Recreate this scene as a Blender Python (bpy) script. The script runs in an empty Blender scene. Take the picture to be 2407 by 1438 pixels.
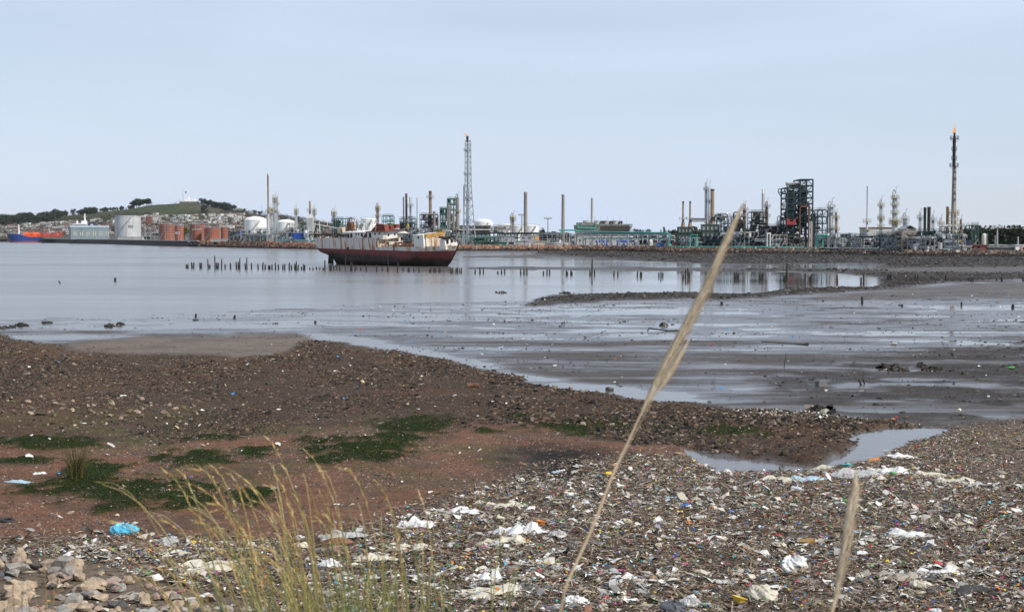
import bpy, math, random
import numpy as np
from mathutils import Vector, Matrix

S = bpy.context.scene
COL = S.collection
PI = math.pi

# ------------------------------------------------------------------ camera, sky, sun, exposure
F = 3343.0            # focal length in photo pixels (50 mm on a 36 mm sensor, photo 2407 px wide)
CX, CY, CAMZ = 1203.5, 719.0, 7.0
TH = math.atan(162.0 / F)
cam_d = bpy.data.cameras.new('camera')
cam = bpy.data.objects.new('camera', cam_d)
COL.objects.link(cam)
cam.location = (0, 0, CAMZ)
cam.rotation_euler = (PI / 2 - TH, 0, 0)
cam_d.sensor_fit = 'HORIZONTAL'
cam_d.sensor_width = 36.0
cam_d.lens = F / 2407.0 * 36.0
cam_d.clip_start = 0.1
cam_d.clip_end = 30000
cam_d.dof.use_dof = True
cam_d.dof.focus_distance = 120.0
cam_d.dof.aperture_fstop = 9.0
S.camera = cam

SUN_EL, SUN_AZ = math.radians(40), math.radians(122)      # azimuth clockwise from +Y
sun_dir = Vector((math.sin(SUN_AZ) * math.cos(SUN_EL), math.cos(SUN_AZ) * math.cos(SUN_EL), math.sin(SUN_EL)))
W = bpy.data.worlds.new('World')
S.world = W
W.use_nodes = True
nt = W.node_tree
nt.nodes.clear()
n_out = nt.nodes.new('ShaderNodeOutputWorld')
n_bg = nt.nodes.new('ShaderNodeBackground')
n_sky = nt.nodes.new('ShaderNodeTexSky')
n_sky.sky_type = 'NISHITA'
n_sky.sun_disc = False
n_sky.sun_elevation = SUN_EL
n_sky.sun_rotation = SUN_AZ
n_sky.altitude = 10
n_sky.air_density = 1.0
n_sky.dust_density = 0.2
n_sky.ozone_density = 1.0
# thin high cloud veil in front of the blue, in long faint streaks over the whole dome
n_tc = nt.nodes.new('ShaderNodeTexCoord')
n_mp = nt.nodes.new('ShaderNodeMapping')
n_mp.inputs['Scale'].default_value = (1.0, 1.6, 5.5)
n_mp.inputs['Rotation'].default_value = (0.16, 0.10, 0.3)
n_no = nt.nodes.new('ShaderNodeTexNoise')
n_no.inputs['Scale'].default_value = 1.7
n_no.inputs['Detail'].default_value = 5
n_no.inputs['Roughness'].default_value = 0.5
n_no.inputs['Distortion'].default_value = 0.5
n_rp = nt.nodes.new('ShaderNodeMapRange')
n_rp.inputs['From Min'].default_value = 0.32
n_rp.inputs['From Max'].default_value = 0.70
n_rp.inputs['To Min'].default_value = 0.56
n_rp.inputs['To Max'].default_value = 1.0
n_mix = nt.nodes.new('ShaderNodeMix')
n_mix.data_type = 'RGBA'
VEIL = (6.75, 7.75, 9.6, 1)
n_mix.inputs['B'].default_value = VEIL
L = nt.links.new
L(n_tc.outputs['Generated'], n_mp.inputs['Vector'])
L(n_mp.outputs['Vector'], n_no.inputs['Vector'])
L(n_no.outputs['Fac'], n_rp.inputs['Value'])
L(n_rp.outputs['Result'], n_mix.inputs['Factor'])
L(n_sky.outputs['Color'], n_mix.inputs['A'])
L(n_mix.outputs['Result'], n_bg.inputs['Color'])
n_bg.inputs['Strength'].default_value = 0.10
L(n_bg.outputs['Background'], n_out.inputs['Surface'])

sun_d = bpy.data.lights.new('sun', 'SUN')
sun_d.energy = 4.2
sun_d.angle = math.radians(1.0)
sun_d.color = (1.0, 0.95, 0.87)
sun = bpy.data.objects.new('sun', sun_d)
COL.objects.link(sun)
sun.rotation_euler = (-sun_dir).to_track_quat('-Z', 'Y').to_euler()
sun.location = (60, -40, 200)

S.view_settings.view_transform = 'Standard'
S.view_settings.look = 'None'
S.view_settings.exposure = 0.0
S.view_settings.gamma = 1.0
S.view_settings.use_curve_mapping = False
S.cycles.max_bounces = 6
S.cycles.diffuse_bounces = 2
S.cycles.glossy_bounces = 3
S.cycles.transparent_max_bounces = 6
S.cycles.volume_bounces = 0

# ------------------------------------------------------------------ measuring: photo pixel <-> metres
ct, st = math.cos(TH), math.sin(TH)
def pix(X, Y, Z):
    d = Y * ct - (Z - CAMZ) * st
    u = Y * st + (Z - CAMZ) * ct
    return CX + F * X / d, CY - F * u / d
def ground(px, py, z=0.0):
    v = (CY - py) / F
    t = (z - CAMZ) / (-st + v * ct)
    return t * (px - CX) / F, t * (ct + v * st)
def X_at(px, D): return (px - CX) / F * D * ct
def Z_at(py, D):
    v = (CY - py) / F
    return CAMZ + D / (ct + v * st) * (-st + v * ct)
def ppm(D): return F / (D * ct)

# ------------------------------------------------------------------ noise
def _h(a, b, s):
    n = (a * 374761393 + b * 668265263 + s * 974711 + 12345) & 0x7fffffff
    n = ((n ^ (n >> 13)) * 1274126177) & 0x7fffffff
    n = ((n ^ (n >> 15)) * 1103515245) & 0x7fffffff
    return ((n ^ (n >> 16)) & 0xffff) / 65535.0
def vnoise(x, y, s=0):
    xi = np.floor(x).astype(np.int64); yi = np.floor(y).astype(np.int64)
    xf = x - xi; yf = y - yi
    u = xf * xf * (3 - 2 * xf); v = yf * yf * (3 - 2 * yf)
    a = _h(xi, yi, s); b = _h(xi + 1, yi, s); c = _h(xi, yi + 1, s); d = _h(xi + 1, yi + 1, s)
    return (a * (1 - u) + b * u) * (1 - v) + (c * (1 - u) + d * u) * v
def fbm(x, y, s=0, o=4, g=0.5):
    t = 0; a = 1; m = 0
    for k in range(o):
        t = t + a * vnoise(x * 2 ** k + 17.3 * k, y * 2 ** k - 9.1 * k, s + k); m += a; a *= g
    return t / m
def sstep(a, b, x):
    t = np.clip((x - a) / (b - a), 0, 1)
    return t * t * (3 - 2 * t)
def inpoly(px, py, poly):
    r = np.zeros(px.shape, bool)
    n = len(poly)
    for i in range(n):
        x0, y0 = poly[i]; x1, y1 = poly[(i + 1) % n]
        if y0 == y1: continue
        c = ((y0 > py) != (y1 > py)) & (px < (x1 - x0) * (py - y0) / (y1 - y0) + x0)
        r ^= c
    return r
def blur(a, kx, ky):
    def b1(a, k, ax):
        if k < 1: return a
        p = [(0, 0), (0, 0)]; p[ax] = (k, k)
        c = np.cumsum(np.pad(a, p, mode='edge'), axis=ax)
        z = np.zeros_like(np.take(c, [0], axis=ax))
        c = np.concatenate([z, c], axis=ax)
        n = a.shape[ax]; w = 2 * k + 1
        return (np.take(c, range(w, w + n), axis=ax) - np.take(c, range(0, n), axis=ax)) / w
    for _ in range(2):
        a = b1(b1(a, kx, 1), ky, 0)
    return a

# ------------------------------------------------------------------ materials
MATS = {}
def newmat(name):
    m = bpy.data.materials.new(name); m.use_nodes = True
    t = m.node_tree
    b = t.nodes['Principled BSDF']
    return m, t, b
def nnode(t, kind, **kw):
    n = t.nodes.new(kind)
    for k, v in kw.items():
        if k in n.inputs: n.inputs[k].default_value = v
        else: setattr(n, k, v)
    return n
def ramp(t, stops, interp='LINEAR'):
    r = t.nodes.new('ShaderNodeValToRGB'); r.color_ramp.interpolation = interp
    e = r.color_ramp.elements
    while len(e) < len(stops): e.new(0.5)
    for k, (p, c) in enumerate(stops):
        e[k].position = p; e[k].color = tuple(c) + ((1,) if len(c) == 3 else ())
    return r
def M(name, col, rough=0.6, metal=0.0, var=0.22, scale=0.35, dirt=None, dirt_amt=0.0, streak=False, coat=0.0):
    """painted / weathered surface: colour with broad mottling and optional dirt or rust in vertical runs"""
    if name in MATS: return MATS[name]
    m, t, b = newmat(name)
    tc = nnode(t, 'ShaderNodeTexCoord')
    mp = nnode(t, 'ShaderNodeMapping')
    no = nnode(t, 'ShaderNodeTexNoise', Scale=scale, Detail=5.0, Roughness=0.6)
    c = np.array(col)
    lo = tuple(np.clip(c * (1 - var), 0, 1)); hi = tuple(np.clip(c * (1 + var), 0, 1))
    r = ramp(t, [(0.3, lo), (0.7, hi)])
    t.links.new(tc.outputs['Object'], no.inputs['Vector'])
    t.links.new(no.outputs['Fac'], r.inputs['Fac'])
    out = r.outputs['Color']
    if dirt is not None:
        mp.inputs['Scale'].default_value = (1.0, 1.0, 0.12 if streak else 0.6)
        n2 = nnode(t, 'ShaderNodeTexNoise', Scale=scale * 3.0, Detail=6.0, Roughness=0.65)
        t.links.new(tc.outputs['Object'], mp.inputs['Vector'])
        t.links.new(mp.outputs['Vector'], n2.inputs['Vector'])
        k = 0.62 - 0.28 * dirt_amt
        r2 = ramp(t, [(k, (0, 0, 0)), (k + 0.13, (1, 1, 1))])
        t.links.new(n2.outputs['Fac'], r2.inputs['Fac'])
        mx = nnode(t, 'ShaderNodeMix', data_type='RGBA')
        t.links.new(r2.outputs['Color'], mx.inputs['Factor'])
        t.links.new(out, mx.inputs['A'])
        mx.inputs['B'].default_value = tuple(dirt) + (1,)
        out = mx.outputs['Result']
    t.links.new(out, b.inputs['Base Color'])
    b.inputs['Roughness'].default_value = rough
    b.inputs['Metallic'].default_value = metal
    b.inputs['Coat Weight'].default_value = coat
    MATS[name] = m
    return m
RUST = (0.16, 0.055, 0.022)
GRIME = (0.07, 0.055, 0.045)
def VC(name, rough=0.8, bump=0.0, bscale=8.0, trans=0.0, spec=0.08, var=0.25, vscale=6.0):
    """surface whose own colour comes from the mesh's colour attribute, with fine mottling"""
    if name in MATS: return MATS[name]
    m, t, b = newmat(name)
    a = nnode(t, 'ShaderNodeAttribute', attribute_name='Col')
    tc = nnode(t, 'ShaderNodeTexCoord')
    no = nnode(t, 'ShaderNodeTexNoise', Scale=vscale, Detail=4.0, Roughness=0.65)
    t.links.new(tc.outputs['Object'], no.inputs['Vector'])
    mr = nnode(t, 'ShaderNodeMapRange')
    mr.inputs['From Min'].default_value = 0.25; mr.inputs['From Max'].default_value = 0.75
    mr.inputs['To Min'].default_value = 1 - var; mr.inputs['To Max'].default_value = 1 + var
    t.links.new(no.outputs['Fac'], mr.inputs['Value'])
    vm = nnode(t, 'ShaderNodeVectorMath', operation='SCALE')
    t.links.new(a.outputs['Color'], vm.inputs[0])
    t.links.new(mr.outputs['Result'], vm.inputs['Scale'])
    t.links.new(vm.outputs['Vector'], b.inputs['Base Color'])
    b.inputs['Roughness'].default_value = rough
    b.inputs['Specular IOR Level'].default_value = spec
    if bump:
        bn = nnode(t, 'ShaderNodeBump', Strength=bump, Distance=0.05)
        n2 = nnode(t, 'ShaderNodeTexNoise', Scale=bscale, Detail=4.0)
        t.links.new(tc.outputs['Object'], n2.inputs['Vector'])
        t.links.new(n2.outputs['Fac'], bn.inputs['Height'])
        t.links.new(bn.outputs['Normal'], b.inputs['Normal'])
    MATS[name] = m
    return m

# ------------------------------------------------------------------ mesh building
def np_mesh(name, V, Fc, col=None, smooth=False, extra=None):
    me = bpy.data.meshes.new(name)
    V = np.ascontiguousarray(V, np.float32); Fc = np.ascontiguousarray(Fc, np.int32)
    k = Fc.shape[1]
    me.vertices.add(len(V)); me.vertices.foreach_set('co', V.ravel())
    me.loops.add(Fc.size); me.loops.foreach_set('vertex_index', Fc.ravel())
    me.polygons.add(len(Fc))
    me.polygons.foreach_set('loop_start', np.arange(0, Fc.size, k, dtype=np.int32))
    me.polygons.foreach_set('use_smooth', np.full(len(Fc), smooth, bool))
    if col is not None:
        a = me.attributes.new('Col', 'FLOAT_COLOR', 'POINT')
        c4 = np.ones((len(V), 4), np.float32); c4[:, :3] = col
        a.data.foreach_set('color', c4.ravel())
    if extra:
        for nm, arr in extra.items():
            a = me.attributes.new(nm, 'FLOAT', 'POINT')
            a.data.foreach_set('value', np.ascontiguousarray(arr, np.float32).ravel())
    me.update(calc_edges=True)
    return me
def link(name, me, mat=None, parent=None, loc=None):
    o = bpy.data.objects.new(name, me)
    if mat is not None and me is not None and len(me.materials) == 0:
        me.materials.append(mat)
    COL.objects.link(o)
    if parent is not None: o.parent = parent
    if loc is not None: o.location = loc
    return o
def tag(o, label=None, cat=None, group=None, kind=None):
    if label: o['label'] = label
    if cat: o['category'] = cat
    if group: o['group'] = group
    if kind: o['kind'] = kind
    return o
def thing(name, label, cat, loc, rz=0.0, group=None):
    o = bpy.data.objects.new(name, None)
    o.empty_display_size = 0.5
    COL.objects.link(o)
    o.location = loc; o.rotation_euler = (0, 0, rz)
    return tag(o, label, cat, group)

class MB:
    def __init__(s): s.v = []; s.f = []; s.sm = False
    def add(s, vs, fs):
        k = len(s.v); s.v += [tuple(v) for v in vs]; s.f += [tuple(i + k for i in f) for f in fs]; return s
    def box(s, c, d, rz=0.0, taper=1.0):
        hx, hy, hz = d[0] / 2, d[1] / 2, d[2] / 2
        cr, sr = math.cos(rz), math.sin(rz)
        vs = []
        for z, k in ((-hz, 1.0), (hz, taper)):
            for x, y in ((-hx, -hy), (hx, -hy), (hx, hy), (-hx, hy)):
                x *= k; y *= k
                vs.append((c[0] + x * cr - y * sr, c[1] + x * sr + y * cr, c[2] + z))
        return s.add(vs, [(3, 2, 1, 0), (4, 5, 6, 7), (0, 1, 5, 4), (1, 2, 6, 5), (2, 3, 7, 6), (3, 0, 4, 7)])
    def cyl(s, a, b, r, r2=None, n=8, cap=True):
        a = Vector(a); b = Vector(b); r2 = r if r2 is None else r2
        w = (b - a).normalized()
        u = w.orthogonal().normalized(); v = w.cross(u)
        vs = []
        for p, q in ((a, r), (b, r2)):
            for i in range(n):
                t = 2 * PI * i / n
                vs.append(p + q * (math.cos(t) * u + math.sin(t) * v))
        fs = [(i, (i + 1) % n, n + (i + 1) % n, n + i) for i in range(n)]
        if cap: fs += [tuple(range(n - 1, -1, -1)), tuple(range(n, 2 * n))]
        return s.add(vs, fs)
    def tube(s, pts, r, n=6):
        for a, b in zip(pts[:-1], pts[1:]):
            if (Vector(a) - Vector(b)).length > 1e-5: s.cyl(a, b, r, n=n)
        return s
    def lathe(s, prof, n=16, c=(0, 0), caps=True):
        vs = []; m = len(prof)
        for r, z in prof:
            for i in range(n):
                t = 2 * PI * i / n
                vs.append((c[0] + r * math.cos(t), c[1] + r * math.sin(t), z))
        fs = []
        for k in range(m - 1):
            for i in range(n):
                j = (i + 1) % n
                fs.append((k * n + i, k * n + j, (k + 1) * n + j, (k + 1) * n + i))
        if caps: fs += [tuple(range(n - 1, -1, -1)), tuple(range((m - 1) * n, m * n))]
        return s.add(vs, fs)
    def prism(s, poly, y0, y1):
        """polygon in x-z pushed along y"""
        n = len(poly)
        vs = [(x, y0, z) for x, z in poly] + [(x, y1, z) for x, z in poly]
        fs = [tuple(range(n)), tuple(range(2 * n - 1, n - 1, -1))]
        fs += [(i, n + i, n + (i + 1) % n, (i + 1) % n) for i in range(n)]
        return s.add(vs, fs)
    def mesh(s, name, smooth=False):
        me = bpy.data.meshes.new(name)
        me.from_pydata([tuple(v) for v in s.v], [], s.f)
        if smooth:
            me.polygons.foreach_set('use_smooth', [True] * len(me.polygons))
            try: me.set_sharp_from_angle(angle=math.radians(40))
            except Exception: pass
        me.update()
        return me
    def build(s, name, mat, parent=None, smooth=False, loc=None, label=None):
        o = link(name, s.mesh(name, smooth), mat, parent, loc)
        if label: o['label'] = label
        return o
def copy_tree(o, parent=None):
    c = o.copy(); COL.objects.link(c)
    if parent is not None: c.parent = parent
    for ch in list(o.children): copy_tree(ch, c)
    return c
def text_obj(txt, size, mat, parent, loc, rz, name='lettering', vertical=False):
    cu = bpy.data.curves.new(name, 'FONT')
    cu.body = txt; cu.size = size; cu.align_x = 'CENTER'; cu.align_y = 'CENTER'; cu.extrude = 0.02
    cu.offset = size * 0.02
    tmp = bpy.data.objects.new(name + '_tmp', cu)
    COL.objects.link(tmp)
    bpy.context.view_layer.update()
    me = bpy.data.meshes.new_from_object(tmp)
    bpy.data.objects.remove(tmp)
    bpy.data.curves.remove(cu)
    me.materials.clear()
    o = link(name, me, mat, parent, loc)
    o.rotation_euler = (PI / 2, 0, rz)
    return o

# ================================================================== the setting: tidal flat and beach
pyr = np.concatenate([np.arange(1640, 720, -2.2), np.arange(720, 575, -1.35)])
pxc = np.linspace(-380, 2790, 560)
GPX, GPY = np.meshgrid(pxc, pyr)
GX, GY = ground(GPX, GPY, 0.0)
def zbase(Y): return 0.50 * sstep(52.0, 25.0, Y)
ZB = zbase(GY)
QX, QY = pix(GX, GY, ZB)                 # where each ground point shows in the photo
rel = (QY - 557.0)
wx = QX + 46 * (fbm(GX / 3.5, GY / 3.5, 3) - 0.5) + 20 * (fbm(GX / 0.8, GY / 0.9, 5) - 0.5)
wy = QY + rel * 0.10 * (fbm(GX / 4.5, GY / 6.0, 4) - 0.5) + rel * 0.05 * (fbm(GX / 0.9, GY / 1.0, 6) - 0.5)
W1 = [(-3500, 560), (1080, 560), (1080, 591), (1240, 594), (1285, 597), (1180, 600), (1082, 602), (1086, 606), (1330, 608.5),
      (1480, 613), (1620, 619), (1700, 622), (2060, 621), (2070, 631), (1760, 630.5), (1600, 629), (1450, 627), (1300, 626), (1090, 627),
      (1095, 633), (1300, 635), (1600, 637), (1850, 640), (1960, 643), (2060, 652), (2070, 672), (1860, 678), (1800, 687), (1700, 691),
      (1600, 686), (1440, 691), (1300, 691), (1250, 705), (1150, 707), (1050, 709), (800, 717), (400, 739), (0, 749), (-300, 757), (-3500, 790)]
GRAV = [(-3000, 740), (-200, 780), (0, 790), (60, 802), (180, 822), (330, 835), (480, 838), (560, 848), (640, 840), (690, 818), (740, 801),
        (850, 812), (960, 832), (1080, 857), (1130, 880), (1250, 906), (1330, 916), (1480, 937), (1600, 947), (1750, 957), (1900, 967),
        (2050, 985), (2170, 998), (2100, 1006), (2010, 1020), (1985, 1033), (2025, 1050), (1930, 1083), (1800, 1073), (1700, 1068),
        (1600, 1045), (1480, 1040), (1300, 1010), (1150, 1010), (1000, 1015), (850, 1010), (700, 1030), (400, 1050), (0, 1030), (-3000, 1020)]
LITT = [(-3000, 1300), (0, 1282), (300, 1268), (700, 1262), (860, 1240), (960, 1195), (1080, 1160), (1200, 1135), (1300, 1105), (1420, 1085),
        (1580, 1075), (1640, 1095), (1700, 1112), (1900, 1108), (2060, 1080), (2150, 1040), (2230, 1022), (2300, 1000), (2407, 985),
        (4500, 930), (4500, 1700), (-3000, 1700)]
POOL = [(1590, 1043), (1650, 1060), (1700, 1070), (1800, 1073), (1930, 1085), (2020, 1050), (1985, 1031), (2010, 1019), (2100, 1005),
        (2235, 1008), (2215, 1022), (2150, 1037), (2060, 1076), (1960, 1092), (1900, 1107), (1700, 1111), (1655, 1096), (1620, 1070)]
STREAM = [(690, 778), (850, 795), (1000, 825), (1130, 850), (1250, 880), (1400, 903), (1640, 928), (1660, 947), (1480, 937), (1330, 917),
          (1250, 907), (1130, 880), (960, 832), (850, 812), (740, 800)]
INLET = [(150, 806), (400, 792), (730, 786), (745, 800), (690, 820), (640, 842), (560, 850), (480, 840), (330, 836), (180, 824)]
BAR = [(1242, 717), (1300, 714), (1430, 706), (1600, 700), (1700, 703), (1860, 691), (2060, 682), (2200, 664), (2407, 655), (3500, 650),
       (3500, 590), (2000, 590), (1300, 590), (1260, 596), (1500, 612), (1700, 620), (2080, 620), (2080, 634), (1780, 633), (1640, 638),
       (1850, 637), (1965, 640), (2075, 650), (2080, 674), (1860, 676), (1700, 690), (1600, 682), (1430, 690), (1300, 698)]
FLAT1 = [(1980, 634), (2200, 629), (3500, 622), (3500, 643), (2407, 641), (2150, 640)]
FLAT2 = [(1900, 706), (2000, 690), (2150, 675), (2407, 663), (3500, 650), (3500, 700), (2407, 697), (2250, 700), (2100, 704)]
def mask(poly, x, y, bx, by): return blur(inpoly(x, y, poly).astype(np.float64), bx, by)
m_w = mask(W1, QX + 14 * (fbm(GX / 6, GY / 9, 8) - .5), QY + rel * 0.05 * (fbm(GX / 5, GY / 8, 9) - .5), 2, 1)
m_w = sstep(.45, .95, m_w)
m_g = mask(GRAV, wx, wy, 1, 1)
m_l = mask(LITT, wx, wy, 4, 4)
m_p = mask(POOL, QX + 12 * (fbm(GX / .5, GY / .5, 11) - .5), QY + 8 * (fbm(GX / .5, GY / .6, 12) - .5), 1, 1)
m_s = mask(STREAM, wx, QY, 3, 2)
m_i = mask(INLET, wx, wy, 3, 2)
m_b = mask(BAR, wx, wy * 0.5 + QY * 0.5, 2, 1)
m_f = np.maximum(mask(FLAT1, wx, QY, 4, 1), mask(FLAT2, wx, QY, 5, 2))
DARKMUD = [(1750, 900), (1900, 850), (2100, 830), (2407, 800), (3500, 780), (3500, 1000), (2407, 985), (2230, 1005), (2160, 998), (2050, 982), (1900, 962)]
m_d = mask(DARKMUD, wx, wy, 6, 5) * sstep(.36, .52, fbm(GX / 3.2, GY / 2.4, 27, 4))
m_b = m_b * (1 - m_f)
MOSS = [(985, 1006, 100, 20), (840, 1060, 130, 26), (930, 1035, 60, 20), (1390, 1010, 120, 17), (1700, 1019, 95, 12), (1580, 1010, 60, 10), 
        (460, 1085, 85, 19), (600, 1068, 50, 15), (290, 1167, 200, 32), (235, 1118, 70, 22), (590, 1172, 55, 18), (110, 1050, 130, 15), (410, 1178, 85, 24),
        (1230, 985, 42, 9), (1140, 1022, 34, 6), (500, 1035, 60, 8), (760, 1095, 34, 7), (60, 1092, 60, 10)]
m_m = np.zeros_like(QX)
for cx, cy, rx, ry in MOSS:
    d = np.sqrt(((QX - cx) / (rx * 1.15)) ** 2 + ((QY - cy) / (ry * 1.15)) ** 2)
    d = d + 1.0 * (fbm(GX / 0.9, GY / 1.6, 21) - 0.5) + 1.1 * (fbm(GX / 0.35, GY / 0.5, 22) - 0.5)
    m_m = np.maximum(m_m, sstep(1.28, 0.62, d) * sstep(.28, .46, fbm(GX / .55, GY / .8, 23, 4) + .12 * sstep(.8, .3, d)))
m_dark = sstep(1.3, 0.5, np.sqrt(((QX - 1290) / 165) ** 2 + ((QY - 1090) / 46) ** 2) + 0.8 * (fbm(GX / 1.2, GY / 1.2, 25) - .5))
beach = np.clip(np.maximum(m_g, np.maximum(m_l, (QY > 1000) * (QX < 1650) * 1.0)), 0, 1)
beach = blur(beach, 1, 1)
sandy = np.clip(beach - m_g - m_l, 0, 1)
mudm = np.clip(1 - beach - m_w, 0, 1)

# heights: low film of water at z = 0 fills whatever dips below it
dist_near = sstep(950, 780, QY)
mud_h = 0.0160 + 0.046 * (fbm(GX / 15, GY / 5.2, 31, 4) - 0.5) + 0.046 * (fbm(GX / 4.6 + GY / 10, GY / 1.1, 35, 5, .62) - 0.5)
mud_h = mud_h - 0.012 * sstep(860, 770, QY) * sstep(690, 720, QY) + 0.050 * sstep(660, 640, QY)
mud_h = mud_h + m_f * 0.016 + m_i * 0.03 - m_s * 0.032
rub = 0.075 + 0.22 * (fbm(GX / 5, GY / 7, 41, 4) - 0.42)
mud_h = mud_h * (1 - m_b) + m_b * rub
mud_h = mud_h + m_d * (.012 + .05 * (fbm(GX / .9, GY / .9, 28, 4) - .45))
g_h = 0.085 + 0.22 * (fbm(GX / 4.0, GY / 4.0, 51, 4) - 0.5) + 0.10 * (fbm(GX / .8, GY / .8, 52, 3) - 0.5)
g_h = g_h + .14 * sstep(1150, 1500, QX) * (fbm(GX / 1.1, GY / 1.1, 53, 4) - .35)
g_h = np.maximum(g_h, 0.02)
s_h = 0.10 + 0.16 * (fbm(GX / 3.0, GY / 3.0, 61, 4) - 0.5) + 0.07 * (fbm(GX / .4, GY / .4, 62, 3) - 0.5)
l_h = 0.05 + 0.11 * (fbm(GX / 2.6, GY / 2.0, 71, 4) - 0.45) + 0.06 * (fbm(GX / .45, GY / .45, 72, 3) - 0.5)
l_h = np.maximum(l_h, 0.015)
GZ = mud_h * (1 - beach) + beach * (m_g * g_h + m_l * (1 - m_g) * l_h + np.clip(1 - m_g - m_l * (1 - m_g), 0, 1) * s_h)
GZ = GZ + ZB
GZ = GZ * (1 - m_w) + m_w * (-0.45)
GZ = GZ * (1 - m_p) + m_p * (-0.07 + 0.05 * (fbm(GX / .5, GY / .5, 81) - 0.5))
GZ = GZ + m_m * (0.015 + 0.08 * fbm(GX / .35, GY / .35, 82, 3)) * (1 - m_p)
# shores of the mud toward the plant dip beneath the revetment

def C3(r, g, b): return np.array([r, g, b])
def blend(c, col, m): return c * (1 - m[..., None]) + np.asarray(col) * m[..., None]
n1 = fbm(GX / 2.0, GY / 2.0, 91, 4)[..., None]; n2 = fbm(GX / .35, GY / .35, 92, 3)[..., None]
col = np.ones(GX.shape + (3,)) * C3(.070, .060, .053)
col = blend(col, C3(.048, .042, .037), m_b)
col = blend(col, C3(.046, .040, .036), m_d)
col = blend(col, C3(.108, .098, .092), m_f)
col = blend(col, C3(.135, .108, .086), m_i)
col = blend(col, C3(.060, .042, .029), m_g)
redg = sstep(.50, .62, fbm(GX / 5, GY / 9, 95, 3)) * m_g
col = blend(col, C3(.105, .056, .034), redg * .45)
col = blend(col, C3(.135, .070, .044), sandy)
col = blend(col, C3(.120, .092, .068), m_l)
col = blend(col, C3(.026, .022, .020), m_dark)
olive = sstep(.44, .60, fbm(GX / 1.8, GY / 2.4, 97, 4)) * sstep(940, 1000, QY) * sstep(1210, 1120, QY) * sstep(1300, 1100, QX) * (.4 + .6 * sstep(.4, .6, fbm(GX / .3, GY / .3, 98, 3)))
col = blend(col, C3(.075, .066, .030), olive * .8)
patch = sstep(.5, .66, fbm(GX / 1.3, GY / 1.1, 99, 4)) * sandy
col = blend(col, C3(.085, .060, .045), patch * .6)
col = blend(col, C3(.017, .026, .006), m_m ** .8)
col = col * (0.75 + 0.5 * n1) * (0.8 + 0.4 * n2)
sheen = sstep(.40, .80, fbm(GX / 11 + GY / 26, GY / 1.9, 45, 5, .66)) * .75 + .25 * sstep(830, 730, QY)
wet = np.clip(sstep(0.030, 0.0, GZ - ZB) * (1 - beach) * .8 + mudm * (.14 + .76 * sheen) * (1 - m_f * .6) * (1 - m_b * .8) * (1 - m_d * .6) * (1 - m_i * .5), 0, 1)
wet = np.clip(wet + 0.5 * sstep(0.05, 0.0, GZ) * beach * (1 - m_l) * (QX > 900), 0, 1)
nr, nc = GX.shape
idx = np.arange(nr * nc).reshape(nr, nc)
quads = np.stack([idx[:-1, :-1], idx[:-1, 1:], idx[1:, 1:], idx[1:, :-1]], -1).reshape(-1, 4)
beach_me = np_mesh('tidal_flat', np.stack([GX, GY, GZ], -1).reshape(-1, 3), quads, col.reshape(-1, 3), True, {'wet': wet.reshape(-1)})

m, t, b = newmat('tidal_ground')
a = nnode(t, 'ShaderNodeAttribute', attribute_name='Col'); aw = nnode(t, 'ShaderNodeAttribute', attribute_name='wet')
tc = nnode(t, 'ShaderNodeTexCoord')
no = nnode(t, 'ShaderNodeTexNoise', Scale=9.0, Detail=5.0, Roughness=0.7)
nb = nnode(t, 'ShaderNodeTexNoise', Scale=3.0, Detail=6.0, Roughness=0.65)
for n in (no, nb): t.links.new(tc.outputs['Object'], n.inputs['Vector'])
mr = nnode(t, 'ShaderNodeMapRange')
for k, v in (('From Min', .3), ('From Max', .7), ('To Min', .55), ('To Max', 1.5)): mr.inputs[k].default_value = v
t.links.new(no.outputs['Fac'], mr.inputs['Value'])
vm = nnode(t, 'ShaderNodeVectorMath', operation='SCALE')
t.links.new(a.outputs['Color'], vm.inputs[0]); t.links.new(mr.outputs['Result'], vm.inputs['Scale'])
t.links.new(vm.outputs['Vector'], b.inputs['Base Color'])
rr = nnode(t, 'ShaderNodeMapRange')
for k, v in (('To Min', .85), ('To Max', .25)): rr.inputs[k].default_value = v
t.links.new(aw.outputs['Fac'], rr.inputs['Value']); t.links.new(rr.outputs['Result'], b.inputs['Roughness'])
bn = nnode(t, 'ShaderNodeBump', Strength=0.5, Distance=0.04)
t.links.new(nb.outputs['Fac'], bn.inputs['Height']); t.links.new(bn.outputs['Normal'], b.inputs['Normal'])
sq = nnode(t, 'ShaderNodeMapRange')
for k, v in (('To Min', .05), ('To Max', .5)): sq.inputs[k].default_value = v
t.links.new(aw.outputs['Fac'], sq.inputs['Value']); t.links.new(sq.outputs['Result'], b.inputs['Specular IOR Level'])
tidal_flat = tag(link('tidal_flat', beach_me, m), kind='structure')

# bank under the photographer, falling to the beach
bx_, by_ = np.meshgrid(np.linspace(-70, 70, 90), np.linspace(-25, 27, 60))
bz_ = np.interp(by_, [-25, -6, 2, 24.5, 27], [5.3, 5.35, 5.25, 0.36, 0.0]) + 0.16 * (fbm(bx_ / 2, by_ / 2, 13) - 0.6) * sstep(26, 20, by_)
i2 = np.arange(bx_.size).reshape(bx_.shape)
q2 = np.stack([i2[:-1, :-1], i2[:-1, 1:], i2[1:, 1:], i2[1:, :-1]], -1).reshape(-1, 4)
bank_me = np_mesh('shore_bank', np.stack([bx_, by_, bz_], -1).reshape(-1, 3), q2, np.ones((bx_.size, 3)) * C3(.13, .10, .075), True)
tag(link('shore_bank', bank_me, VC('bank_soil', bump=.5)), kind='structure')

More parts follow.
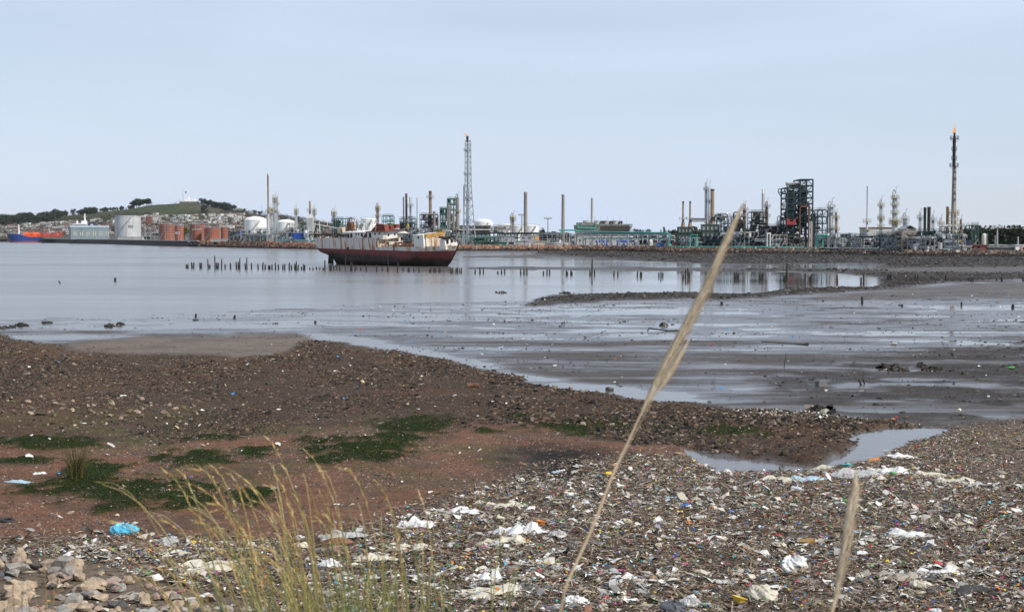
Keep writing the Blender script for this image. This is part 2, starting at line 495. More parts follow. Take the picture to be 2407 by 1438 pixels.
# water: one sheet at z = 0
m, t, b = newmat('bay_water')
tc = nnode(t, 'ShaderNodeTexCoord'); mp = nnode(t, 'ShaderNodeMapping'); mp.inputs['Scale'].default_value = (0.55, 1.5, 1)
w1 = nnode(t, 'ShaderNodeTexNoise', Scale=0.9, Detail=4.0, Roughness=0.6)
w2 = nnode(t, 'ShaderNodeTexNoise', Scale=0.012, Detail=4.0, Roughness=0.55)
mp2 = nnode(t, 'ShaderNodeMapping'); mp2.inputs['Scale'].default_value = (0.5, 1.6, 1)
t.links.new(tc.outputs['Object'], mp.inputs['Vector']); t.links.new(mp.outputs['Vector'], w1.inputs['Vector'])
t.links.new(tc.outputs['Object'], mp2.inputs['Vector']); t.links.new(mp2.outputs['Vector'], w2.inputs['Vector'])
# the open bay to the left is ruffled by the breeze, the shallows behind the posts lie calm
sep = nnode(t, 'ShaderNodeSeparateXYZ'); t.links.new(tc.outputs['Object'], sep.inputs['Vector'])
ro = nnode(t, 'ShaderNodeMapRange')
for k, v in (('From Min', 25.0), ('From Max', -25.0), ('To Min', 0.0), ('To Max', 1.0)): ro.inputs[k].default_value = v
t.links.new(sep.outputs['X'], ro.inputs['Value'])
bs = nnode(t, 'ShaderNodeMapRange')
for k, v in (('To Min', .04), ('To Max', .20)): bs.inputs[k].default_value = v
t.links.new(ro.outputs['Result'], bs.inputs['Value'])
bn = nnode(t, 'ShaderNodeBump', Distance=0.08)
t.links.new(bs.outputs['Result'], bn.inputs['Strength'])
t.links.new(w1.outputs['Fac'], bn.inputs['Height']); t.links.new(bn.outputs['Normal'], b.inputs['Normal'])
rr = nnode(t, 'ShaderNodeMapRange')
for k, v in (('From Min', .35), ('From Max', .65), ('To Min', .0), ('To Max', .09)): rr.inputs[k].default_value = v
t.links.new(w2.outputs['Fac'], rr.inputs['Value'])
r2 = nnode(t, 'ShaderNodeMath', operation='MULTIPLY_ADD'); r2.inputs[1].default_value = .13
t.links.new(ro.outputs['Result'], r2.inputs[0]); t.links.new(rr.outputs['Result'], r2.inputs[2])
r3 = nnode(t, 'ShaderNodeMath', operation='ADD'); r3.inputs[1].default_value = .025
t.links.new(r2.outputs[0], r3.inputs[0]); t.links.new(r3.outputs[0], b.inputs['Roughness'])
b.inputs['Base Color'].default_value = (.115, .105, .095, 1); b.inputs['IOR'].default_value = 1.33
wme = bpy.data.meshes.new('bay_water')
wme.from_pydata([(-9000, 20, 0), (9000, 20, 0), (9000, 9000, 0), (-9000, 9000, 0)], [], [(0, 1, 2, 3)])
tag(link('bay_water', wme, m), kind='structure')

# ================================================================== far shore, plant ground and the hill
SHX = [-2600, 96, 97, 250, 380, 629, 745, 900, 1100, 1450, 1600, 1750, 1950, 2150, 2407, 3000, 5000]
SHP = [568, 568, 570.5, 573.6, 578, 583.4, 585.5, 588, 589.5, 590.5, 594, 596, 597.5, 602, 603.5, 607, 614]
SHZ = [3.5, 3.5, 4.4, 4.2, 3.9, 3.6, 3.3, 2.8, 2.5, 2.4, 2.2, 2.1, 2.0, 1.9, 1.8, 1.8, 1.8]
def shoreY(px): return F * 7.0 / (np.interp(px, SHX, SHP) - 557.0)
def shoreZ(px): return np.interp(px, SHX, SHZ)
HILL = [(-2600, 530), (-600, 528), (-200, 524), (0, 518), (90, 513), (140, 505), (190, 500), (230, 495), (310, 488), (350, 480), (400, 476), (430, 473.5),
        (468, 475), (500, 482), (550, 492), (600, 500), (660, 506), (720, 515), (790, 529), (900, 545), (1000, 552), (1200, 553), (5000, 553)]
hx_, hy_ = [p[0] for p in HILL], [p[1] for p in HILL]
def land_z(px, Y):
    top = Z_at(np.interp(px, hx_, hy_), 2800.0) - 3.5
    s = 0.25 * sstep(1650, 2150, Y) + 0.75 * sstep(2050, 2800, Y)
    base = shoreZ(px)
    return base + np.maximum(top - base, 0) * s * (1 - 0.5 * sstep(2900, 4200, Y))
lpx = np.unique(np.concatenate([np.arange(-2600, 90, 40), [90, 96, 97], np.arange(110, 1000, 11), np.arange(1000, 5000, 35)]).astype(float))
def land_rows(px):
    sy = shoreY(px); zt = shoreZ(px)
    rows = [(sy - 4, -0.8), (sy, 0.0), (sy + np.where(px < 380, 1.5, 8.0), zt)]
    return rows
rows = land_rows(lpx)
Ys = [r[0] for r in rows]; Zs = [np.broadcast_to(r[1], lpx.shape) for r in rows]
for Yv in list(np.linspace(0.06, 1, 8)):
    yv = Ys[2] + (1650 - Ys[2]) * Yv
    yv = np.where(lpx <= 96, Ys[2] + 20 * Yv, yv)
    Ys.append(yv); Zs.append(shoreZ(lpx))
last = Ys[-1]
for k in np.linspace(0.03, 1, 46):
    yv = last + (4600 - last) * k
    Ys.append(yv)
    Zs.append(land_z(lpx, yv) + 3.0 * (fbm(X_at(lpx, yv) / 90, yv / 90, 15) - .5) * sstep(1900, 2300, yv))
LY = np.stack(Ys); LZ = np.stack(Zs); LPX = np.broadcast_to(lpx, LY.shape)
LX = X_at(LPX, LY)
lc = np.ones(LX.shape + (3,)) * C3(.085, .080, .065)
hillm = sstep(1950, 2150, LY) * sstep(1000, 800, LPX)
grass = fbm(LX / 160, LY / 160, 18, 4)
lc = blend(lc, C3(.066, .060, .034), hillm)
lc = blend(lc, C3(.052, .062, .025), hillm * sstep(.45, .6, grass))
lc = blend(lc, C3(.095, .078, .048), hillm * sstep(.52, .4, grass) * .8)
lc[0:3] = C3(.045, .038, .032)
i2 = np.arange(LX.size).reshape(LX.shape)
q2 = np.stack([i2[:-1, :-1], i2[:-1, 1:], i2[1:, 1:], i2[1:, :-1]], -1).reshape(-1, 4)
land_me = np_mesh('land', np.stack([LX, LY, LZ], -1).reshape(-1, 3), q2, lc.reshape(-1, 3), True)
tag(link('far_shore_land', land_me, VC('land_soil', bump=.3, bscale=.4, vscale=.06)), kind='structure')

# ------------------------------------------------------------------ scatter helpers (stones, clods, scraps)
CELL_A = np.abs((GX[:-1, 1:] - GX[:-1, :-1]) * (GY[1:, :-1] - GY[:-1, :-1]))
def sample(mask_, n, rng, p=1.0, inframe=True):
    w = mask_[:-1, :-1] * CELL_A ** p
    if inframe: w = w * ((GPX[:-1, :-1] > -260) & (GPX[:-1, :-1] < 2660))
    c = np.cumsum(w.ravel()); c /= c[-1]
    k = np.searchsorted(c, rng.random(n))
    i, j = np.unravel_index(np.clip(k, 0, w.size - 1), w.shape)
    a, b_ = rng.random(n), rng.random(n)
    def bl(A): return (A[i, j] * (1 - a) * (1 - b_) + A[i, j + 1] * (1 - a) * b_ + A[i + 1, j] * a * (1 - b_) + A[i + 1, j + 1] * a * b_)
    return bl(GX), bl(GY), bl(GZ)
def ground_z(X, Y):
    """height of the modelled flat under a world point"""
    px, py = pix(X, Y, 0.0)
    j = np.interp(px, pxc, np.arange(nc)); i = np.interp(-py, -pyr, np.arange(nr))
    i0 = np.clip(np.floor(i).astype(int), 0, nr - 2); j0 = np.clip(np.floor(j).astype(int), 0, nc - 2)
    a, b_ = i - i0, j - j0
    return GZ[i0, j0] * (1 - a) * (1 - b_) + GZ[i0, j0 + 1] * (1 - a) * b_ + GZ[i0 + 1, j0] * a * (1 - b_) + GZ[i0 + 1, j0 + 1] * a * b_
def on_ground(px, py):
    """world point of the flat that shows at a photo pixel"""
    X, Y = ground(px, py, 0.0)
    for _ in range(12):
        z = float(ground_z(np.array(X), np.array(Y)))
        z = max(z, 0.0)
        X, Y = ground(px, py, z)
    return X, Y, float(ground_z(np.array(X), np.array(Y)))
CUBE = np.array([(-1, -1, -1), (1, -1, -1), (1, 1, -1), (-1, 1, -1), (-1, -1, 1), (1, -1, 1), (1, 1, 1), (-1, 1, 1)], float)
CUBEF = np.array([(3, 2, 1, 0), (4, 5, 6, 7), (0, 1, 5, 4), (1, 2, 6, 5), (2, 3, 7, 6), (3, 0, 4, 7)])
def stones_mesh(name, X, Y, Z, r, cols, rng, flat=0.55, sink=0.15):
    n = len(X)
    k = np.where(CUBE[None, :, 2:3] > 0, 0.62, 1.0)
    V = CUBE[None] * k * (0.72 + 0.5 * rng.random((n, 8, 3))) * 0.62
    V = V * (0.65 + 0.7 * rng.random((n, 1, 3)))
    V[..., 2] *= flat * (0.7 + 0.6 * rng.random((n, 1)))
    a = rng.random(n) * 2 * PI
    tx, ty = rng.normal(0, .25, n), rng.normal(0, .25, n)
    x = V[..., 0] * np.cos(a)[:, None] - V[..., 1] * np.sin(a)[:, None]
    y = V[..., 0] * np.sin(a)[:, None] + V[..., 1] * np.cos(a)[:, None]
    z = V[..., 2] + tx[:, None] * x + ty[:, None] * y
    P = np.stack([x, y, z], -1) * r[:, None, None]
    P[..., 0] += X[:, None]; P[..., 1] += Y[:, None]; P[..., 2] += (Z + r * flat * (0.5 - sink))[:, None]
    Fc = (CUBEF[1:][None] + (np.arange(n) * 8)[:, None, None]).reshape(-1, 4)
    C = np.repeat(cols[:, None, :], 8, 1) * (0.9 + 0.2 * rng.random((n, 8, 1)))
    return np_mesh(name, P.reshape(-1, 3), Fc, C.reshape(-1, 3))
def chips_mesh(name, X, Y, Z, r, cols, rng):
    """small angular pebbles, half sunk: four-sided caps"""
    n = len(X); P = np.zeros((n, 5, 3)); a = rng.random(n) * 2 * PI
    for k in range(4):
        q = r * (0.6 + 0.6 * rng.random(n)); t_ = a + k * PI / 2 + rng.normal(0, .25, n)
        P[:, k, 0] = X + q * np.cos(t_); P[:, k, 1] = Y + q * np.sin(t_); P[:, k, 2] = Z - r * .1
    P[:, 4, 0] = X + rng.normal(0, .3, n) * r; P[:, 4, 1] = Y + rng.normal(0, .3, n) * r; P[:, 4, 2] = Z + r * (.35 + .5 * rng.random(n))
    Fc = (np.array([(0, 1, 4), (1, 2, 4), (2, 3, 4), (3, 0, 4)])[None] + (np.arange(n) * 5)[:, None, None]).reshape(-1, 3)
    return np_mesh(name, P.reshape(-1, 3), Fc, np.repeat(cols, 5, 0))
def pick(rng, n, pal):
    w = np.array([p[1] for p in pal], float); w /= w.sum()
    k = rng.choice(len(pal), n, p=w)
    c = np.array([p[0] for p in pal])[k]
    return c * (0.7 + 0.6 * rng.random((n, 1)))

# ================================================================== the refinery along the far shore
TEAL = M('teal_pipe', (.05, .40, .31), .45, var=.15)
DGREEN = M('dark_green_steel', (.020, .056, .050), .6, var=.3, dirt=RUST, dirt_amt=.15)
GREEN = M('green_steel', (.03, .145, .10), .55, var=.25)
GALV = M('galvanised_steel', (.36, .37, .38), .5, var=.2, dirt=GRIME, dirt_amt=.25, streak=True)
SILVER = M('aluminium_cladding', (.55, .56, .56), .38, metal=.45, var=.15, scale=.2, dirt=(.16, .15, .13), dirt_amt=.25, streak=True)
PALE = M('pale_grey_paint', (.52, .52, .50), .5, var=.15, dirt=GRIME, dirt_amt=.15, streak=True)
WHITE = M('white_paint', (.80, .80, .78), .5, var=.06, scale=.1, dirt=(.45, .42, .38), dirt_amt=.12, streak=True)
CONC = M('weathered_concrete', (.27, .24, .205), .85, var=.25, scale=.25, dirt=(.12, .10, .085), dirt_amt=.35, streak=True)
PCONC = M('pale_concrete', (.42, .41, .39), .85, var=.15, scale=.25, dirt=(.2, .18, .16), dirt_amt=.25, streak=True)
RUSTM = M('rusted_steel', (.20, .085, .042), .85, var=.4, scale=.5, dirt=(.07, .035, .025), dirt_amt=.5, streak=True)
ORUST = M('ochre_rusted_stack', (.29, .205, .13), .75, var=.3, dirt=(.12, .06, .035), dirt_amt=.45, streak=True)
BLACK = M('sooty_steel', (.018, .016, .015), .7, var=.4, dirt=(.06, .035, .025), dirt_amt=.3, streak=True)
DARK = M('dark_process_steel', (.045, .045, .042), .65, var=.5, scale=.6, dirt=RUST, dirt_amt=.25)
YEL = M('yellow_handrail_paint', (.36, .29, .10), .6, var=.3, scale=.8, dirt=GRIME, dirt_amt=.3)
REDT = M('red_oxide_tank', (.29, .085, .045), .6, var=.16, scale=.12, dirt=(.20, .05, .028), dirt_amt=.3, streak=True)
BRICKT = M('brown_oxide_tank', (.25, .085, .05), .6, var=.2, scale=.12, dirt=(.11, .05, .035), dirt_amt=.35, streak=True)
BLUE = M('blue_paint', (.025, .075, .42), .5, var=.2)
ORANGE = M('orange_panel', (.62, .33, .12), .6, var=.1)
REDP = M('red_paint', (.30, .03, .03), .55, var=.2)
GLASS = M('dark_window', (.02, .024, .03), .12, var=.2)
RIB = M('pale_tank_rib', (.42, .30, .25), .6, var=.2)
RIB2 = M('faded_red_rib', (.36, .15, .09), .6, var=.2)
LETTER = M('black_lettering', (.02, .02, .022), .6, var=.1)
LETTERW = M('white_lettering', (.75, .74, .70), .6, var=.1)

def Dz(px, off):
    """depth and ground height of a spot 'off' metres behind the shore line"""
    return float(shoreY(px)) + off, float(shoreZ(px))
def T(name, label, cat, px, D, group=None, z=None):
    z = float(shoreZ(px)) if z is None else z
    return thing(name, label, cat, (X_at(px, D), D, z), 0, group)

def chimney(px, pyt, wt, wb, off, mat, label, name='chimney', cap=None, plat=(), ladder=True, pyb=None, group=None, rings=0, cap_h=2.0):
    D, z0 = Dz(px, off); k = 1 / ppm(D)
    H = Z_at(pyt, D) - z0
    zb = 0 if pyb is None else Z_at(pyb, D) - z0
    o = T(name, label, 'chimney', px, D, group)
    rt, rb = wt * k / 2, wb * k / 2
    MB().lathe([(rb, zb), (rb * .5 + rt * .5, (H + zb) * .5), (rt, H - .3), (rt * 1.04, H - .25), (rt * 1.04, H)], 16).build('shaft', mat, o, True)
    MB().lathe([(rt * 1.07, H - cap_h), (rt * 1.09, H + .05), (rt * .8, H + .06)], 16).build('rim', cap or mat, o, True)
    for q in range(rings):
        zz = zb + (H - zb) * (q + 1) / (rings + 1); r = rb + (rt - rb) * (zz - zb) / (H - zb)
        MB().lathe([(r * 1.01, zz), (r * 1.05, zz), (r * 1.05, zz + .35), (r * 1.01, zz + .35)], 16).build('band', mat, o)
    for pp in plat:
        platform(o, rt * 1.05, Z_at(pp, D) - z0, GALV)
    if ladder:
        f = MB()
        for s in (-.25, .25): f.tube([(rb * 1.08, s, zb), (rt * 1.1 + .1, s, H)], .06, 4)
        n = int((H - zb) / 1.5)
        for q in range(n):
            u = (q + .5) / n; x = rb * 1.08 + (rt * 1.1 + .1 - rb * 1.08) * u
            f.box((x, 0, zb + (H - zb) * u), (.07, .5, .07))
        f.build('ladder', GALV, o)
    return o
def platform(o, r, z, mat=YEL, w=1.3, n=12, half=False):
    f = MB()
    f.lathe([(r, z - .12), (r + w, z - .12), (r + w, z + .06), (r, z + .06)], n)
    ring = [((r + w) * math.cos(2 * PI * i / n), (r + w) * math.sin(2 * PI * i / n)) for i in range(n + 1)]
    for hh in (.55, 1.1): f.tube([(x, y, z + hh) for x, y in ring], .05, 4)
    for x, y in ring[:-1]: f.box((x, y, z + .55), (.09, .09, 1.1))
    for x, y in ring[::3]: f.tube([(x * r / (r + w), y * r / (r + w), z - 1.2), (x, y, z - .1)], .07, 4)
    f.build('platform', mat, o)
def column(px, pyt, w, off, mat, label, plats=(), pyb=None, name='process_column', cone=None, pipe=True, group=None, pmat=YEL, w2=None, split=None, davit=True):
    """tall vessel: skirt, shell with domed head, ring platforms, caged ladder, overhead pipe"""
    D, z0 = Dz(px, off); k = 1 / ppm(D)
    H = Z_at(pyt, D) - z0; r = w * k / 2
    o = T(name, label, 'tower', px, D, group)
    zb = 0 if pyb is None else max(0, Z_at(pyb, D) - z0)
    prof = [(r * 1.25, zb), (r * 1.02, zb + (H - zb) * .08), (r, zb + (H - zb) * .08)]
    if w2:
        zs = Z_at(split, D) - z0; r2 = w2 * k / 2
        prof = [(r2 * 1.05, zb), (r2, zs - 1.5), (r, zs + 1.2)]
    prof += [(r, H - r * .9), (r * .86, H - r * .45), (r * .5, H - r * .12), (r * .12, H)]
    MB().lathe(prof, 14).build('shell', mat, o, True)
    for q in range(int(3 + (H - zb) / 9)):
        zz = zb + (H - zb) * (.15 + .8 * q / (3 + (H - zb) / 9))
        rr_ = r if not w2 or zz > zs else r2
        MB().lathe([(rr_ * 1.0, zz), (rr_ * 1.05, zz + .05), (rr_ * 1.05, zz + .3), (rr_ * 1.0, zz + .35)], 14).build('band', mat, o)
    for pp in plats: platform(o, r * 1.04, Z_at(pp, D) - z0, pmat, w=max(1.0, .6 * r))
    f = MB()
    for s in (-.3, .3): f.box((r * 1.3 * .7 + s * .7, -r * 1.3 * .75, (zb + H) / 2), (.1, .1, H - zb))
    n = int((H - zb) / 1.2)
    for q in range(n): f.box((r * 1.3 * .7, -r * 1.3 * .75, zb + (H - zb) * (q + .5) / n), (.6, .08, .1))
    f.build('ladder', GALV, o)
    if pipe:
        pr = max(.22, r * .16); xx = -r * 1.5
        MB().tube([(0, 0, H - .2), (0, 0, H + 1.2), (xx * .6, -.3, H + 1.7), (xx, -.4, H + .6), (xx, -.4, zb + 1)], pr, 6).build('overhead_pipe', mat, o, True)
    if davit:
        MB().tube([(r * .5, 0, H - .3), (r * .5, 0, H + 2.4), (r * .7, 0, H + 3.0), (r * 1.8, 0, H + 3.1)], .11, 5).build('davit', GALV, o)
    return o
def tank(px, w, pyt, pyb, off, mat, label, dome=0.0, rings=0, name='storage_tank', group=None, D=None, vert=0, stair=True, rmat=None, n=40, ribmat=None):
    if D is None: D, z0 = Dz(px, off)
    else: z0 = float(shoreZ(px))
    k = 1 / ppm(D); r = w * k / 2
    zt = Z_at(pyt, D) - z0; zb = max(0, Z_at(pyb, D) - z0) * 0
    o = T(name, label, 'tank', px, D + r, group)
    MB().lathe([(r, zb), (r, zt)], n, caps=False).build('shell', mat, o, True)
    rf = [(r * 1.01, zt - .25), (r * 1.015, zt + .12)]
    if dome: rf += [(r * math.cos(a), zt + .12 + dome * k * math.sin(a)) for a in np.linspace(.25, 1.5, 7)] + [(.02, zt + .13 + dome * k)]
    else: rf += [(r * .97, zt + .15), (.02, zt + .15 + r * .06)]
    MB().lathe(rf, n, caps=False).build('roof', rmat or mat, o, True)
    for q in range(rings):
        zz = zt * (q + .6) / (rings + .25)
        MB().lathe([(r, zz), (r * 1.012, zz), (r * 1.012, zz + .2), (r, zz + .2)], n, caps=False).build('stiffening_ring', ribmat or RIB2, o)
    for q in range(vert):
        a = -PI / 2 + (q - (vert - 1) / 2) * .75
        MB().box((r * 1.02 * math.cos(a), r * 1.02 * math.sin(a), zt * .5), (.3, .3, zt), rz=a).build('down_pipe', ribmat or RIB2, o)
    if stair:
        f = MB(); m_ = 26
        for q in range(m_):
            a = -PI / 2 - .9 + 1.5 * q / m_
            f.box((r * 1.04 * math.cos(a), r * 1.04 * math.sin(a), zt * (q + .5) / m_), (.9, .9, .14), rz=a)
            f.box((r * 1.07 * math.cos(a), r * 1.07 * math.sin(a), zt * (q + .5) / m_ + .9), (.1, .8, .09), rz=a)
        tag(f.build('stair', GALV, o), kind='stuff')
    f = MB()
    ring = [(r * math.cos(2 * PI * i / 24), r * math.sin(2 * PI * i / 24), zt + 1.1) for i in range(25)]
    f.tube(ring, .07, 4)
    for p in ring[:-1]: f.box((p[0], p[1], zt + .55), (.1, .1, 1.1))
    f.build('handrail', GALV, o)
    return o
def frame(px0, px1, pyt, pyb, off, depth, nb, nl, mat, label, name='steel_structure', fill=0, seed=1, brace=.5, th=.32, deck=True, group=None, pal=None, rails=True):
    """open steel structure: each post a part, beams and deck of each floor a part, bracing, then vessels and pipes inside"""
    rg = random.Random(seed)
    D, z0 = Dz((px0 + px1) / 2, off); k = 1 / ppm(D)
    Wd = (px1 - px0) * k; H = Z_at(pyt, D) - z0; zb = max(0.0, Z_at(pyb, D) - z0)
    o = T(name, label, 'steel structure', (px0 + px1) / 2, D, group)
    xs = [-Wd / 2 + Wd * i / nb for i in range(nb + 1)]; ys = [0, depth]
    zs = [zb + (H - zb) * (i + 1) / nl for i in range(nl)]
    if px1 - px0 > 50:                       # long structures run with the shore line
        a0, a1 = float(shoreY(px0)), float(shoreY(px1))
        o.rotation_euler.z = math.atan2(a1 - a0, X_at(px1, a1) - X_at(px0, a0))
    post = MB().box((0, 0, (H + zb) / 2), (th, th, H - zb)).mesh('post')
    for x in xs:
        for y in ys: link('post', post, mat, o, (x, y, 0))
    for q, z in enumerate(zs):
        f = MB()
        for y in ys: f.box((0, y, z), (Wd, th * .8, th))
        for x in xs: f.box((x, depth / 2, z), (th * .8, depth, th * .9))
        if rails:
            for y in ys:
                for hh in (.6, 1.15): f.box((0, y, z + hh), (Wd, .09, .09))
            for e in range(nb * 3 + 1): f.box((-Wd / 2 + Wd * e / (nb * 3), 0, z + .6), (.09, .09, 1.1))
        f.build('floor_beam', mat, o)
        if deck and rg.random() < .8:
            MB().box((0, depth / 2, z + .25), (Wd * .96, depth * .94, .08)).build('deck', GALV if rg.random() < .4 else DARK, o)
    f = MB(); zz = [zb] + zs; any_ = False
    for i in range(nb):
        for q in range(nl):
            if rg.random() < brace:
                any_ = True
                a, b_ = (xs[i], xs[i + 1]) if rg.random() < .5 else (xs[i + 1], xs[i])
                f.tube([(a, -.05, zz[q]), (b_, -.05, zz[q + 1])], th * .33, 4)
                if rg.random() < .4: f.tube([(b_, -.05, zz[q]), (a, -.05, zz[q + 1])], th * .33, 4)
    if any_: tag(f.build('bracing', mat, o), kind='stuff')
    pal = pal or [GALV, SILVER, DARK, RUSTM, PALE, DGREEN, YEL]
    for q in range(fill):
        m_ = rg.choice(pal); lv = rg.randrange(nl); z = zz[lv] + .3; hh = (zz[lv + 1] - zz[lv])
        x = rg.uniform(-Wd * .46, Wd * .46); y = rg.uniform(.3, depth * .9); u = rg.random()
        if u < .28:
            r = min(hh * .33, rg.uniform(.5, 1.4)); ln = rg.uniform(1.5, min(6, Wd * .6))
            MB().cyl((x - ln / 2, y, z + r + .2), (x + ln / 2, y, z + r + .2), r, n=10).build('horizontal_drum', m_, o, True)
        elif u < .5:
            r = rg.uniform(.5, 1.3); h2 = min(H - z, rg.uniform(.7, 1.5) * hh)
            MB().lathe([(r, z), (r, z + h2 * .85), (r * .7, z + h2 * .96), (.05, z + h2)], 10, (x, y)).build('vessel', m_, o, True)
        elif u < .85:
            x2 = min(max(x + rg.uniform(-6, 6), -Wd / 2), Wd / 2); z2 = min(H + 1, z + rg.uniform(0, 1.6) * hh)
            MB().tube([(x, y, z), (x, y, (z + z2) / 2 + hh * .4), (x2, y - .3, (z + z2) / 2 + hh * .4), (x2, y - .3, z2)], rg.uniform(.12, .32), 6).build('pipe', m_, o, True)
        else:
            f = MB(); x = x - Wd * .1
            for s in (0, .1): f.tube([(x, -.3 - s * 6, z), (x + hh * .8, -.3 - s * 6, z + hh)], .12, 4)
            for e in range(6): f.box((x + hh * .8 * e / 6, -.6, z + hh * e / 6), (.4, .7, .1))
            tag(f.build('stair', GALV, o), kind='stuff')
    return o
def rack(px0, px1, py, off, n, label, npipe=5, mat=GALV, pmats=None, seed=3, pyb=None, depth=5.0, name='pipe_rack', two=False):
    """pipe bridge: each trestle a part, each pipe a part"""
    rg = random.Random(seed)
    D, z0 = Dz((px0 + px1) / 2, off); k = 1 / ppm(D)
    Wd = (px1 - px0) * k; H = Z_at(py, D) - z0
    o = T(name, label, 'pipe rack', (px0 + px1) / 2, D)
    a0, a1 = float(shoreY(px0)), float(shoreY(px1))
    o.rotation_euler.z = math.atan2(a1 - a0, X_at(px1, a1) - X_at(px0, a0))
    Wd = math.hypot(a1 - a0, X_at(px1, a1 + off) - X_at(px0, a0 + off)); o.location = ((X_at(px0, a0 + off) + X_at(px1, a1 + off)) / 2, (a0 + a1) / 2 + off, z0)
    tr = MB()
    for y in (0, depth): tr.box((0, y, H / 2), (.4, .4, H))
    tr.box((0, depth / 2, H - .25), (.35, depth, .45))
    if two: tr.box((0, depth / 2, H * .6), (.3, depth, .35))
    me = tr.mesh('trestle')
    for i in range(n + 1): link('trestle', me, mat, o, (-Wd / 2 + Wd * i / n, 0, 0))
    MB().box((0, 0, H - .2), (Wd, .3, .35)).build('beam', mat, o)
    pmats = pmats or [GALV, PALE, DGREEN, TEAL, DARK, RUSTM]
    for q in range(npipe):
        r = rg.uniform(.14, .34); y = depth * (q + .3) / npipe; lv = H + r + (0 if not two or rg.random() < .6 else -H * .38)
        a = -Wd / 2 + rg.uniform(0, Wd * .12); b_ = Wd / 2 - rg.uniform(0, Wd * .12)
        pts = [(a, y, lv - rg.uniform(0, H * .6)), (a, y, lv), (b_, y, lv)]
        if rg.random() < .5: pts.append((b_, y, lv + rg.uniform(-H * .6, H * .5)))
        MB().tube(pts, r, 6).build('pipe', rg.choice(pmats), o, True)
    return o
def building(px0, px1, pyt, off, depth, mat, label, name='plant_building', windows=(), doors=(), roofmat=None, gable=0.0, pyb=None, panel=None, cat='building', z=None, D=None, rz=0.0):
    if D is None: D, z0 = Dz((px0 + px1) / 2, off)
    else: z0 = float(shoreZ((px0 + px1) / 2))
    k = 1 / ppm(D); Wd = (px1 - px0) * k; H = Z_at(pyt, D) - z0
    o = T(name, label, cat, (px0 + px1) / 2, D)
    zb = 0 if pyb is None else Z_at(pyb, D) - z0
    MB().box((0, depth / 2, (H + zb) / 2), (Wd, depth, H - zb)).build('wall', mat, o)
    if gable:
        MB().prism([(-Wd / 2 - .4, H), (0, H + gable), (Wd / 2 + .4, H), (Wd / 2 + .4, H + .3), (0, H + gable + .3), (-Wd / 2 - .4, H + .3)], -.4, depth + .4).build('roof', roofmat or mat, o)
    else:
        MB().box((0, depth / 2, H + .15), (Wd + .6, depth + .6, .36)).build('roof', roofmat or mat, o)
    for (a, b_, c, d) in windows:
        w = MB().box((((a + b_) / 2 - (px0 + px1) / 2) * k, -.03, Z_at((c + d) / 2, D) - z0), ((b_ - a) * k, .1, (d - c) * k)).build('window', GLASS, o)
        MB().box((((a + b_) / 2 - (px0 + px1) / 2) * k, -.08, Z_at(d, D) - z0 - .08), ((b_ - a) * k + .3, .25, .16)).build('sill', PCONC, w)
    for (a, b_, c) in doors:
        h = Z_at(c, D) - z0
        MB().box((((a + b_) / 2 - (px0 + px1) / 2) * k, -.05, h / 2), ((b_ - a) * k, .14, h)).build('door', WHITE, o)
    if panel:
        a, b_, c, d, pm = panel
        MB().box((((a + b_) / 2 - (px0 + px1) / 2) * k, -.06, Z_at((c + d) / 2, D) - z0), ((b_ - a) * k, .18, (d - c) * k)).build('wall_panel', pm, o)
    return o
def mast(px, pyt, off, label, lamps=True):
    D, z0 = Dz(px, off); H = Z_at(pyt, D) - z0
    o = T('light_mast', label, 'light mast', px, D)
    MB().lathe([(.45, 0), (.28, H)], 8).build('pole', GALV, o, True)
    if lamps:
        MB().box((0, 0, H), (4.2, .3, .3)).build('crossbar', GALV, o)
        for x in (-1.9, -.7, .7, 1.9): MB().box((x, -.4, H + .5), (.9, .6, .8)).build('floodlight', PALE, o)
    return o
def flame(o, z, pts, mat):
    """tapering tongues of fire"""
    for path in pts:
        vs = []; fs = []; n = 8
        for (x, y, zz, r) in [(a * .72, b * .72, c * .72, d * .72) for a, b, c, d in path]:
            for i in range(n):
                t_ = 2 * PI * i / n
                vs.append((x + r * math.cos(t_) * (1 + .25 * math.sin(3 * t_ + zz)), y + r * math.sin(t_), z + zz + .3 * r * math.sin(2 * t_)))
        for q in range(len(path) - 1):
            for i in range(n):
                j = (i + 1) % n; fs.append((q * n + i, q * n + j, (q + 1) * n + j, (q + 1) * n + i))
        MB().add(vs, fs).build('flame', mat, o, True)
fm, t, b = newmat('fire')
lw = nnode(t, 'ShaderNodeLayerWeight', Blend=0.35)
rp = ramp(t, [(0.0, (1.0, .55, .16)), (.5, (1.0, .33, .07)), (1.0, (.9, .12, .02))])
em = nnode(t, 'ShaderNodeEmission', Strength=.95)
t.links.new(lw.outputs['Facing'], rp.inputs['Fac']); t.links.new(rp.outputs['Color'], em.inputs['Color'])
t.links.new(em.outputs['Emission'], t.nodes['Material Output'].inputs['Surface'])
FIRE = fm

